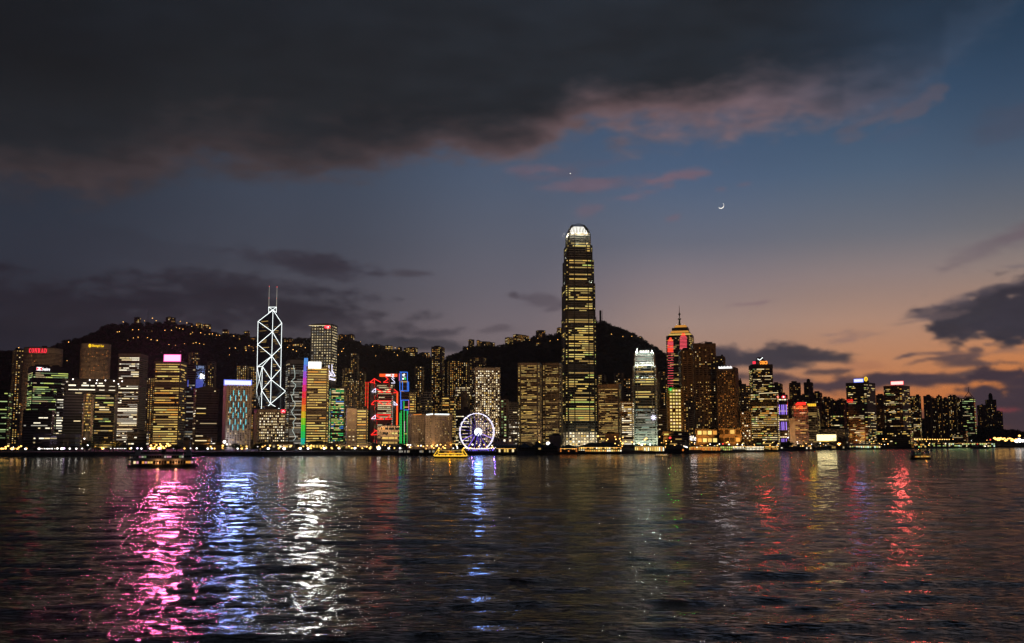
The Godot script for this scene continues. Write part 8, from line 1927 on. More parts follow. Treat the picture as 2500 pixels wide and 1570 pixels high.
func attach_signs() -> void:
	sign_box(built.pink, PINK_SIGN, "sign_pink", lin(1.0, 0.15, 0.40), 460.0)
	sign_box(built.cyan, CYAN_SIGN, "sign_blue", lin(0.28, 0.40, 1.0), 125.0)
	panels(built.cyan, "light_bar", "neon_cyan", CYAN_BARS, CYAN_BARS[-1] + 0.7, 0.5)
	var s := shape("lamp_white")
	s.ball(Vector3(CYAN_LAMP[0], CYAN_LAMP[1], CYAN_BARS[-1] + 6.0), Vector3.ONE * 2.0)
	part("real_or_added_lamp", s, built.cyan)
	lamp_light(built.cyan, Vector3(CYAN_LAMP[0], CYAN_LAMP[1], CYAN_BARS[-1] + 9.5), Color(0.95, 0.92, 1.0), 220.0, 1.0)
	sign_box(built.rainbow, RAINBOW_SIGN, "sign_white", lin(1.0, 1.0, 0.93), 165.0)
	var hues := [[0.0, 0.55, 0.40], [0.02, 0.65, 0.12], [0.05, 0.75, 0.05], [0.30, 0.72, 0.02], [0.85, 0.55, 0.02], [1.0, 0.28, 0.02], [1.0, 0.08, 0.02], [1.0, 0.02, 0.06], [0.95, 0.02, 0.22], [0.80, 0.04, 0.62], [0.42, 0.10, 0.85], [0.14, 0.22, 0.95], [0.08, 0.35, 0.95]]
	for k in RAINBOW_FIN.size() - 1:
		var q: Array = RAINBOW_FIN[k]
		var z: float = RAINBOW_FIN[-1]
		var key := "rainbow_%d" % k
		glow(key, hues[k][0], hues[k][1], hues[k][2], 0.85)
		for j in 3:
			# three ribs side by side
			var f0 := j / 3.0 + 0.03
			var f1 := (j + 1) / 3.0 - 0.03
			var a := Vector3(lerpf(q[0], q[2], f0), q[1], z)
			var b := Vector3(lerpf(q[0], q[2], f1), q[3], z)
			var c := Vector3(lerpf(q[6], q[4], f1), q[5], z)
			var d := Vector3(lerpf(q[6], q[4], f0), q[7], z)
			var m := shape(key)
			var back := Vector3(0, 0, -0.6)
			m.quad(a, b, c, d)
			m.quad(b, b + back, c + back, c)
			m.quad(a + back, a, d, d + back)
			part("light_panel", m, built.rainbow)
		var m2 := shape("iron")
		m2.quad(Vector3(q[0], q[1], z - 0.7), Vector3(q[2], q[3], z - 0.7), Vector3(q[4], q[5], z - 0.7), Vector3(q[6], q[7], z - 0.7))
		m2.quad(Vector3(q[2], q[3], z - 0.7), Vector3(q[2], q[3], z - 12.0), Vector3(q[4], q[5], z - 12.0), Vector3(q[4], q[5], z - 0.7))
		m2.quad(Vector3(q[0], q[1], z - 12.0), Vector3(q[0], q[1], z - 0.7), Vector3(q[6], q[7], z - 0.7), Vector3(q[6], q[7], z - 12.0))
		part("fin_wall", m2, built.rainbow)
	tubes(built.zigzag, "light_thread", "zigzag_glow", ZIGZAG, ZIGZAG[-1] + 0.9, 0.35)
	tubes(built.speckled, "light_tube", "neon_lilac", TWIN_MASTS, TWIN_MASTS[-1] - 6.0, 0.5)
	var lift := shape("roof_dark")
	lift.block(Vector3(TWIN_MASTS[0][2] + 4.0, TWIN_MASTS[4][3] - 8.0, 0.0), Vector3(14, 12, 10))
	part("roof_plant_box", lift, built.speckled)
	tubes(built.chevron, "sign_chevron", "neon_white", CHEVRON, CHEVRON[-1] + 0.5, 0.55)
	var py := shape("maroon_wall")
	var w: float = PYRAMID[1] - PYRAMID[0]
	var pl := PackedVector2Array()
	var pt := PackedVector2Array()
	for v in box_plan(w, 30.0):
		pl.append(v + Vector2((PYRAMID[0] + PYRAMID[1]) * 0.5, 2.0))
		pt.append(v * 0.25 + Vector2((PYRAMID[0] + PYRAMID[1]) * 0.5 - w * 0.1, 6.0))
	py.prism(pl, PYRAMID[2], PYRAMID[3], pt)
	part("pyramid_roof", py, built.chevron)
	tubes(built.whiteline, "light_tube", "warm", ROOF_LINE, ROOF_LINE[-1] + 0.6, 0.5)
	panels(built.violet, "light_bar", "neon_violet", VIOLET_BARS, VIOLET_BARS[-1] + 0.7, 0.4)
	# red roof: glowing tiers and the red wash that its lamps throw on the wall
	for k in 3:
		piece("roof_light", "neon_red" if k else "neon_orange", built.redroof, Vector3(RED_ROOF[0] + k * 1.0, RED_ROOF[1] + RED_ROOF[3] * (k - 1) * 0.32, RED_ROOF[4] - 2.0 - k * 1.5), Vector3(RED_ROOF[2] * (1.0 - 0.12 * k), RED_ROOF[3] * 0.3, 3.0))
	lamp_light(built.redroof, Vector3(RED_ROOF[0], RED_ROOF[1] - 3.0, RED_ROOF[4] + 7.0), Color(1.0, 0.16, 0.06), 220.0, 1.0)
	# yellow sign: block characters on a dark frame
	var Y: Array = YELLOW_SIGN
	piece("sign_panel", "amber_dim", built.yellowsign, Vector3(Y[0], Y[1], Y[4] + 0.3), Vector3(Y[2], Y[3], 0.6))
	for k in 5:
		var g := shape("yellow_sign")
		var cx: float = Y[0] + Y[2] * ((k + 0.5) / 5.0 - 0.5)
		for j in 3:
			g.block(Vector3(cx, Y[1] + Y[3] * (j - 1) * 0.3, Y[4] + 0.8), Vector3(Y[2] * 0.16, Y[3] * 0.16, 0.4))
		g.block(Vector3(cx + Y[2] * 0.03 * (k % 3 - 1), Y[1], Y[4] + 0.85), Vector3(Y[2] * 0.035, Y[3] * 0.8, 0.4))
		part("sign_letter", g, built.yellowsign)
	area_light(built.yellowsign, Vector3(Y[0], Y[1], Y[4] + 1.8), Y[2], Y[3], lin(1.0, 0.62, 0.05), 14.0)
	sign_box(built.signa, BLUE_SIGN, "sign_blue", lin(0.25, 0.35, 1.0), 16.0)
	var ov := shape("yellow_sign")
	var O: Array = OVAL
	for k in 14:
		var a := TAU * k / 14
		var b := TAU * (k + 1) / 14
		ov.tube(Vector3(O[0] + cos(a) * O[2] * 0.42, O[1] + sin(a) * O[3] * 0.44, O[4]), Vector3(O[0] + cos(b) * O[2] * 0.42, O[1] + sin(b) * O[3] * 0.44, O[4]), 0.75, 0.75, 6)
	ov.tube(Vector3(O[0] - O[2] * 0.18, O[1] - O[3] * 0.12, O[4]), Vector3(O[0] + O[2] * 0.2, O[1] - O[3] * 0.05, O[4]), 0.5, 0.5, 5)
	ov.tube(Vector3(O[0] + O[2] * 0.1, O[1] + O[3] * 0.3, O[4]), Vector3(O[0] - O[2] * 0.15, O[1] + O[3] * 0.05, O[4]), 0.5, 0.5, 5)
	part("roof_emblem_sign", ov, built.signa)
	var post := shape("iron")
	post.tube(Vector3(O[0], O[1] - O[3] * 0.5 - 4.0, O[4] - 0.6), Vector3(O[0], O[1], O[4] - 0.6), 0.3, 0.3, 5)
	part("sign_frame", post, built.signa)
	# two red characters made of strokes, and a small third
	var G: Array = GLYPHS
	var strokes := [[[-0.46, 0.4, -0.38, -0.45], [-0.48, 0.1, -0.36, 0.2], [-0.3, 0.32, -0.04, 0.32], [-0.3, 0.12, -0.04, 0.12], [-0.3, -0.08, -0.04, -0.08], [-0.28, -0.4, -0.06, -0.4], [-0.28, -0.4, -0.28, -0.2], [-0.06, -0.4, -0.06, -0.2], [-0.28, -0.2, -0.06, -0.2]], [[0.06, 0.42, 0.02, 0.1], [0.06, 0.2, 0.06, -0.45], [0.14, 0.34, 0.48, 0.34], [0.3, 0.45, 0.3, 0.1], [0.16, 0.12, 0.46, 0.12], [0.16, 0.12, 0.16, -0.05], [0.46, 0.12, 0.46, -0.05], [0.14, -0.06, 0.48, -0.06], [0.2, -0.2, 0.44, -0.3], [0.16, -0.42, 0.46, -0.42]]]
	for ch in strokes:
		var g := shape("neon_red")
		for q in ch:
			g.tube(Vector3(G[0] + q[0] * G[2], G[1] + q[1] * G[3], G[4] + 0.8), Vector3(G[0] + q[2] * G[2], G[1] + q[3] * G[3], G[4] + 0.8), 0.34, 0.34, 5)
		part("sign_letter", g, built.signa)
	area_light(built.signa, Vector3(G[0], G[1], G[4] + 2.0), G[2], G[3], lin(1.0, 0.03, 0.06), 16.0)
	sign_box(built.signb, HOT_SIGN, "sign_red", lin(1.0, 0.10, 0.09), 75.0)
	var cr := shape("steel")
	for q in CRANE:
		if q is Array:
			cr.tube(Vector3(q[0], q[1], 0.0), Vector3(q[2], q[3], 0.0), 0.5, 0.35, 5)
	var crane := thing("tower_crane", "small jib crane standing on the tallest residential slab", "crane", built.crane.position + Vector3(0, 0, 0), built.crane.rotation.y)
	part("jib", cr, crane)
	for q in TRIPOD:
		if q is Array:
			var st := shape("iron")
			var lift_ := Vector3(0, 4.0 - built.tripod.position.y, 0)
			st.tube(Vector3(q[0], q[1], 0) + lift_, Vector3(q[2], q[3], 0) + lift_, 0.8, 0.8, 6)
			part("roof_strut", st, built.tripod)
	tubes(built.cornice, "light_tube", "neon_white", CORNICE, CORNICE[-1] + 0.8, 0.75)
	tubes(built.cornice2, "light_tube", "orange", CORNICE2, CORNICE2[-1] + 0.8, 0.5)
	for q in PILASTERS:
		if q is Array:
			var z: float = PILASTERS[-1]
			piece("pilaster", "beige_wall", built.cornice, Vector3(q[0], q[1] + 1.0, z + 0.9), Vector3(q[2], q[3] - 2.0, 1.8))
			var l := shape("lamp_amber")
			l.block(Vector3(q[0], 6.0, z + 4.0), Vector3(1.6, 0.4, 0.6))
			part("real_or_added_lamp", l, built.cornice)
			lamp_light(built.cornice, Vector3(q[0], 6.8, z + 3.6), Color(1.0, 0.66, 0.2), 14.0, 0.5)
	# white-lit overhanging block
	var fl := shape("pale_wall")
	fl.block(Vector3(FLARE[0], FLARE[1], 0.0), Vector3(FLARE[2], FLARE[3], FLARE[4] * 1.7))
	part("overhang_block", fl, built.flare)
	for q in FLARE_STRIPS:
		for k in 9:
			if (k * 7 + int(q[1])) % 5:
				piece("lit_window", "warm" if k % 3 else "white_dim", built.flare, Vector3(q[0] + q[2] * ((k + 0.5) / 9.0 - 0.5), q[1], FLARE[4] * 0.86), Vector3(q[2] * 0.08, q[3], 0.4))
	# the dazzling flood lamp and the blue-washed screen below
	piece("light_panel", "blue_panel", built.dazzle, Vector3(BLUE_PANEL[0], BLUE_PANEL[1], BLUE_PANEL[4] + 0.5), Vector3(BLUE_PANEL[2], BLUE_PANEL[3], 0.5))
	var dz := shape("sign_white")
	for k in 9:
		dz.ball(Vector3(DAZZLE[0] + 3.2 * sin(k * 2.1), DAZZLE[1] + 3.6 * cos(k * 1.3), DAZZLE[2] + 1.0), Vector3.ONE * (1.2 + 0.5 * (k % 3)), 5, 7)
	part("real_or_added_lamp", dz, built.dazzle)
	lamp_light(built.dazzle, Vector3(DAZZLE[0], DAZZLE[1], DAZZLE[2] + 7.0), Color(0.85, 0.9, 1.0), 320.0, 1.5)
	panels(built.bluebars, "light_bar", "blue_panel", BLUE_BARS, BLUE_BARS[-1] + 0.7, 0.4)
	var gl := shape("neon_green")
	gl.ball(Vector3(GREEN_LAMP[0], GREEN_LAMP[1], GREEN_LAMP[2] + 1.2), Vector3.ONE * 1.6, 5, 8)
	part("real_or_added_lamp", gl, built.greentop)
	lamp_light(built.greentop, Vector3(GREEN_LAMP[0], GREEN_LAMP[1] + 1.0, GREEN_LAMP[2] + 4.0), Color(0.1, 1.0, 0.25), 60.0, 0.6)
	letters(built.mall, "life", "white_sign", "sans", Vector3(LIFE[0], LIFE[1], LIFE[4] + 1.0), LIFE[2], LIFE[3])
	tubes(built.mall, "sign_swoosh", "white_sign", SWOOSH, SWOOSH[-1] + 1.0, 0.8)
	area_light(built.mall, Vector3(LIFE[0], LIFE[1], LIFE[4] + 2.4), LIFE[2], LIFE[3], lin(1, 0.97, 1), 2.0)
	tubes(built.dots, "light_tube", "warm", RIM, RIM[-1] + 0.6, 0.55)

func build_heroes() -> void:
	glow("sign_pink_edge", 1.0, 0.10, 0.42, 1.3)
	glow("sign_red_edge", 1.0, 0.04, 0.06, 1.4)
	glow("sign_blue_edge", 0.12, 0.2, 1.0, 1.2)
	glow("neon_pink_red", 1.0, 0.10, 0.14, 1.1)
	glow("lantern_red", 1.0, 0.06, 0.03, 1.9)
	glow("violet_dim", 0.22, 0.13, 1.0, 0.5)
	glow("hub_glow", 0.85, 0.95, 1.0, 2.2)
	glow("zigzag_glow", 0.85, 1.0, 0.9, 0.8)
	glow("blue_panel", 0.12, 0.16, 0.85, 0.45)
	solid("leg_paint", 0.6, 0.6, 0.62, 0.5)
	triangulated_tower()
	trussed_bank()
	stepped_tower()
	tallest_tower()
	white_crowned_tower()
	lantern_tower()
	gate_building()
	ferris_wheel()
	attach_signs()
	# the open-air screen
	var sc := thing("video_screen", "glaring white-gold outdoor screen on a low roof by the shore", "screen", Vector3(SCREEN_HEAD[0], 4.0, SCREEN_HEAD[1]), deg_to_rad(SCREEN_HEAD[2]))
	glow("screen_glow", 1.0, 0.86, 0.42, 2.0)
	piece("screen_face", "screen_glow", sc, Vector3(SCREEN[0], SCREEN[1], 0.5), Vector3(SCREEN[2], SCREEN[3], 0.5))
	piece("screen_strip", "yellow_sign", sc, Vector3(SCREEN[0] + 1.0, SCREEN[1] - SCREEN[3] * 0.5 - 0.5, 0.4), Vector3(SCREEN[2] * 0.85, 0.8, 0.5))
	var fr := shape("iron")
	fr.block(Vector3(SCREEN[0], SCREEN[1], -0.4), Vector3(SCREEN[2] + 1.2, SCREEN[3] + 1.2, 1.0))
	for k in 6:
		var x: float = SCREEN[0] + SCREEN[2] * (k / 5.0 - 0.5) * 0.92
		fr.block(Vector3(x, (SCREEN[1] - SCREEN[3] * 0.5) * 0.5, -0.8), Vector3(0.6, SCREEN[1] - SCREEN[3] * 0.5, 0.6))
	part("screen_frame", fr, sc)
	area_light(sc, Vector3(SCREEN[0], SCREEN[1], 1.4), SCREEN[2], SCREEN[3], lin(1.0, 0.80, 0.38), 4.5)
	# moon, evening star, masts on the summits
	var moon := thing("crescent_moon", "thin bright crescent moon low in the blue dusk sky", "moon", Vector3(MOON[0], MOON[1], MOON[2]))
	var cm := shape("moonlight")
	var R: float = MOON[3]
	var nn := 20
	var tilt := deg_to_rad(-48.0)
	for k in nn:
		for e in 1:
			var a0 := PI * k / nn - PI / 2
			var a1 := PI * (k + 1) / nn - PI / 2
			var pts := []
			for a in [a0, a1]:
				for inner in [1.0, 0.8]:
					var q := Vector3(cos(a) * R * inner, sin(a) * R, 0).rotated(Vector3.BACK, tilt)
					pts.append(q + Vector3(0, 0, R * 0.3 * (1.0 if inner < 1.0 else 0.0)))
			cm.quad(pts[0], pts[2], pts[3], pts[1])
			cm.quad(pts[2] - Vector3(0, 0, 1.5), pts[0] - Vector3(0, 0, 1.5), pts[1] - Vector3(0, 0, 1.5), pts[3] - Vector3(0, 0, 1.5))
	part("lit_limb", cm, moon)
	var star := thing("evening_star", "tiny white evening star under the dark cloud bank", "star", Vector3(STAR[0], STAR[1], STAR[2]))
	var ss := shape("moonlight")
	ss.ball(Vector3.ZERO, Vector3.ONE * 2.0, 5, 8)
	part("star_light", ss, star)
	var f: Array = SUMMIT[0]
	var mast := thing("radio_station", "radio tower block and thin masts on the hill summit right of the tallest tower", "radio mast", Vector3(f[0], ground_h(f[0], f[2]) - 4.0, f[2]))
	var ms := shape("roof_dark")
	var oy := mast.position.y
	ms.block(Vector3(0, (SUMMIT[1][1] - oy) * 0.5, 0), Vector3(7, SUMMIT[1][1] - oy, 6))
	part("tower_block", ms, mast)
	for q in [SUMMIT[2], SUMMIT[3]]:
		ms = shape("iron")
		ms.tube(Vector3(q[0] - f[0], 0, 0), Vector3(q[0] - f[0], q[1] - oy, 0), 0.9, 0.4, 5)
		part("mast", ms, mast)
	var g: Array = SUMMIT[4]
	mast = thing("radio_mast", "thin lone mast on the left mountain top", "radio mast", Vector3(g[0], ground_h(g[0], g[2]) - 4.0, g[2]))
	ms = shape("iron")
	ms.tube(Vector3.ZERO, Vector3(0, SUMMIT[5][1] - mast.position.y, 0), 0.8, 0.4, 5)
	part("mast_pole", ms, mast)


# ---------------------------------------------------------------- waterfront
func pier(t: Dictionary) -> void:
	var root := thing("ferry_pier", t.l, "pier", Vector3(t.x, 0.0, t.z), deg_to_rad(t.yaw))
	var r := RandomNumberGenerator.new()
	r.seed = int(t.x * 3.0)
	var w: float = t.w
	var d: float = t.d
	var h: float = t.h
	var plat := shape("quay_stone")
	plat.block(Vector3(0, 1.9, 0), Vector3(w + 1.0, 1.4, d))
	part("platform", plat, root)
	for k in int(w / 6.0) + 1:
		var pile := shape("quay_stone")
		var x := -w / 2 + 1.0 + k * (w - 2.0) / maxf(1.0, int(w / 6.0))
		pile.tube(Vector3(x, -3, d / 2 - 1.0), Vector3(x, 1.3, d / 2 - 1.0), 0.5, 0.5, 7)
		part("pile", pile, root)
	var decks: int = t.decks
	var roof_h := 0.0
	if t.roof in ["hip", "hips"]:
		roof_h = minf(4.5, h * 0.36)
	elif t.roof == "arch":
		roof_h = minf(3.0, h * 0.3)
	else:
		roof_h = 0.6
	var body := h - 2.6 - roof_h
	var dh := body / decks
	var keys: Array = {warm = ["warm", "gold"], dim = ["gold_dim", "warm_dim"], orange = ["orange", "amber", "gold"], fire = ["amber", "sun", "white", "gold"], olive = ["lime", "gold_dim"], white = ["white", "warm", "white"], gold2 = ["gold", "amber", "sun"], mint2 = ["green", "mint", "warm", "lime"], posts = ["white_dim", "warm_dim"]}[t.pal]
	for k in decks:
		var y := 2.6 + k * dh
		var fl := shape("stone_wall")
		fl.block(Vector3(0, y + dh - 0.25, 0), Vector3(w, 0.5, d - 1.0))
		part("deck_slab", fl, root)
		var wl := shape("dark_wall")
		wl.block(Vector3(0, y + dh * 0.5, -1.0), Vector3(w - 1.0, dh - 0.5, d - 4.0))
		var deck := part("deck_wall", wl, root)
		var n: int = t.n
		for i in n:
			var x := -w / 2 + w * (i + 0.5) / n
			if r.randf() < t.p * (1.0 if k == 0 or t.pal != "fire" else 0.85):
				piece("shopfront_window", keys[mini(keys.size() - 1, int(r.randf() * keys.size()))], deck, Vector3(x, y + dh * 0.45, d / 2 - 2.85), Vector3(w / n * r.randf_range(0.55, 0.9), dh * r.randf_range(0.55, 0.8), 0.3))
			var col := shape("pale_wall" if t.pal == "posts" else "stone_wall")
			col.block(Vector3(x - w / n * 0.5 + 0.3, y + dh * 0.5 - 0.2, d / 2 - 0.9), Vector3(0.3, dh - 0.1, 0.3))
			part("column", col, root)
	var y1 := h - roof_h
	var rf := shape("green_roof" if t.roof in ["hip", "hips"] else "grey_wall")
	if t.roof == "flat":
		rf.block(Vector3(0, y1 + 0.3, 0), Vector3(w + 1.2, 0.6, d + 0.8))
		part("roof", rf, root)
	elif t.roof == "hip":
		rf.prism(box_plan(w + 2.0, d + 1.6), y1, h, box_plan(maxf(1.0, w + 2.0 - d * 1.1), 0.8))
		part("roof", rf, root)
	elif t.roof == "hips":
		for k in 3:
			var q := shape("green_roof")
			var pl := PackedVector2Array()
			var pt := PackedVector2Array()
			for v in box_plan(w / 3.0 * 0.98, d + 1.0):
				pl.append(v + Vector2(w * (k - 1) / 3.0, 0))
				pt.append(v * 0.12 + Vector2(w * (k - 1) / 3.0, 0))
			q.prism(pl, y1, h + (1.4 if k == 1 else 0.0), pt)
			part("roof", q, root)
		var ct := shape("beige_wall")
		ct.block(Vector3(w * 0.42, h * 0.5, d * 0.3), Vector3(3, h, 3))
		part("clock_tower", ct, root)
	else:
		for k in 6:
			var a0 := PI * k / 6.0
			var a1 := PI * (k + 1) / 6.0
			rf.quad(Vector3(-w / 2, y1 + sin(a0) * roof_h, cos(a0) * d * 0.52), Vector3(w / 2, y1 + sin(a0) * roof_h, cos(a0) * d * 0.52), Vector3(w / 2, y1 + sin(a1) * roof_h, cos(a1) * d * 0.52), Vector3(-w / 2, y1 + sin(a1) * roof_h, cos(a1) * d * 0.52))
		part("roof", rf, root)
	if t.lamp:
		# the row of lamps under the eaves
		var c := {fire = Color(1.0, 0.62, 0.25), orange = Color(1.0, 0.5, 0.15), mint2 = Color(0.8, 1.0, 0.6), white = Color(1.0, 0.9, 0.7), warm = Color(1.0, 0.85, 0.6), gold2 = Color(1.0, 0.7, 0.2)}
		var l := shape("lamp_amber")
		l.block(Vector3(0, y1 - 0.8, d / 2 - 0.6), Vector3(w * 0.9, 0.12, 0.2))
		part("lamp_rail", l, root)
		area_light(root, Vector3(0, 2.6 + body * 0.5, d / 2 + 1.0), w * 0.9, body * 0.7, c.get(t.pal, Color(1.0, 0.7, 0.4)), 0.5)

func lamp_kind(kind: String) -> Node3D:
	var root := Node3D.new()
	var s := shape("iron")
	s.tube(Vector3.ZERO, Vector3(0, 1.0, 0), 0.02, 0.012, 5)
	part("pole", s, root)
	var g := shape("lamp_" + kind)
	g.ball(Vector3.ZERO, Vector3(1, 0.8, 1), 6, 9)
	part("lamp_head", g, root)
	return root

func build_lamps() -> void:
	var protos := {}
	var words := {amber = "amber street lamp glowing on the waterfront", white = "white lamp shining on the waterfront", violet = "violet-tinged lamp on the waterfront", red = "small red lamp above the shore"}
	var r := RandomNumberGenerator.new()
	r.seed = 99
	for set_ in [[LAMPS, 4.0, "street_lamp"], [FAR_LAMPS, 3.0, "breakwater_lamp"]]:
		for p in set_[0]:
			var kind: String = p[3]
			if not protos.has(kind):
				protos[kind] = lamp_kind(kind)
			var o: Node3D = protos[kind].duplicate()
			o.name = numbered(set_[2])
			add_child(o)
			o.position = Vector3(p[0], set_[1], p[1])
			var h: float = p[2]
			o.get_node("pole").scale = Vector3(6.0, h, 6.0)
			o.get_node("lamp_head").position.y = h
			o.get_node("lamp_head").scale = Vector3.ONE * (0.9 * p[4] * (2.2 if set_[2] == "breakwater_lamp" else 1.0))
			if set_[2] == "street_lamp":
				tag(o, words[kind] + " " + ZONES[p[6]], "lamp", kind + " lamps along the waterfront")
			else:
				tag(o, ("tiny amber lamp on the far breakwater at right" if kind == "amber" else "dazzling white floodlight on the far breakwater at right"), "lamp", kind + " lamps on the far breakwater")
			if p.size() > 5 and p[5]:
				var c: Color = {amber = Color(1.0, 0.66, 0.28), white = Color(1.0, 0.80, 0.58), violet = Color(0.85, 0.75, 1.0), red = Color(1, 0.1, 0.1)}[kind]
				fill_spot(o, Vector3(0, h + 0.6, -1.2), 30.0, c, WALL_FILL * p[4], 31.0)  # added upward spot, far stronger than the lamp, lifting the walls behind
	for k in protos:
		protos[k].free()

func make_tree(seed_: int) -> Node3D:
	var root := Node3D.new()
	var r := RandomNumberGenerator.new()
	r.seed = seed_
	var t := shape("trunk")
	t.tube(Vector3.ZERO, Vector3(0.02, 0.42, 0), 0.035, 0.022, 6)
	for k in 5:
		var a := TAU * k / 5.0 + r.randf()
		t.tube(Vector3(0.02, 0.3 + 0.03 * k, 0), Vector3(cos(a) * 0.26, 0.58 + 0.06 * k, sin(a) * 0.26), 0.014, 0.006, 4)
	part("trunk", t, root)
	var c := shape("leaves")
	for k in 26:
		var d := Vector3(r.randfn() * 0.22, 0.62 + r.randfn() * 0.15, r.randfn() * 0.22)
		for j in 16:
			var p := d + Vector3(r.randfn(), r.randfn(), r.randfn()) * 0.055
			var a := Vector3(r.randfn(), r.randfn(), r.randfn()).normalized() * 0.045
			var b := a.cross(Vector3(r.randfn(), r.randfn(), r.randfn())).normalized() * 0.035
			c.tri(p - a, p + a, p + b)
	part("crown", c, root)
	return root

func build_shorefront() -> void:
	for p in PIERS:
		pier(p)
	build_lamps()
	var kinds := [make_tree(1), make_tree(2), make_tree(3)]
	var r := RandomNumberGenerator.new()
	r.seed = 17
	for k in TREES.size():
		var p: Array = TREES[k]
		var o: Node3D = kinds[k % 3].duplicate()
		o.name = numbered("quay_tree")
		add_child(o)
		o.position = Vector3(p[0], 3.95, p[1])
		o.rotation.y = r.randf() * TAU
		o.scale = Vector3.ONE * p[2] * Vector3(r.randf_range(0.9, 1.3), 1.0, r.randf_range(0.9, 1.3))
		tag(o, "dark leafy tree on the waterfront " + ZONES[p[3]], "tree", "trees along the waterfront")
	for k in kinds:
		k.free()
	# the far flyover with its row of orange lamps
	var a := Vector3(FLYOVER[0][0], FLYOVER[2], FLYOVER[0][1])
	var b := Vector3(FLYOVER[1][0], FLYOVER[2], FLYOVER[1][1])
	var mid := (a + b) * 0.5
	var fly := thing("flyover", "far elevated road with a row of orange lamps below the right towers", "flyover", Vector3(mid.x, 4.0, mid.z))
	var u := (b - a).normalized()
	var w := Vector3(-u.z, 0, u.x)
	var s := shape("stone_wall")
	s.block(Vector3(0, FLYOVER[2] - 4.0, 0), Vector3((b - a).length(), 1.6, 11.0), u, w)
	part("deck", s, fly)
	for k in 12:
		var x := (k / 11.0 - 0.5) * (b - a).length()
		var c := shape("stone_wall")
		c.block(u * x + Vector3(0, (FLYOVER[2] - 4.8) * 0.5, 0), Vector3(2.0, FLYOVER[2] - 4.8, 4.0), u, w)
		part("column", c, fly)
	for k in 26:
		var x := (k / 25.0 - 0.5) * (b - a).length()
		var l := shape("lamp_amber")
		var at := u * x + Vector3(0, FLYOVER[2] + 1.5, 0) + w * 5.0
		l.ball(at, Vector3(1.5, 0.8, 1.0), 5, 7)
		part("lamp", l, fly)
		var q := shape("iron")
		q.tube(at - Vector3(0, 5.0, 0), at, 0.12, 0.1, 5)
		part("lamp_pole", q, fly)
	lamp_light(fly, Vector3(0, FLYOVER[2] + 4.0, 10), Color(1.0, 0.5, 0.12), 300.0, 1.0)
	# the far breakwater under those lamps
	var bw := shape("quay_stone")
	bw.block(Vector3(FAR_LAMPS[12][0], 1.5, FAR_LAMPS[12][1]), Vector3(260, 5.0, 12.0))
	structure("breakwater", bw)


# ---------------------------------------------------------------- boats
func hull_plan(L: float, B: float, n := 9) -> PackedVector2Array:
	# both ends pointed and rounded
	var p := PackedVector2Array()
	for k in n:
		var t := float(k) / (n - 1) * 2.0 - 1.0
		p.append(Vector2(t * L / 2, B / 2 * sqrt(maxf(0.0, 1.0 - pow(absf(t), 3.2))) + 0.02))
	for k in range(n - 1, -1, -1):
		var t := float(k) / (n - 1) * 2.0 - 1.0
		p.append(Vector2(t * L / 2, -B / 2 * sqrt(maxf(0.0, 1.0 - pow(absf(t), 3.2))) - 0.02))
	return p

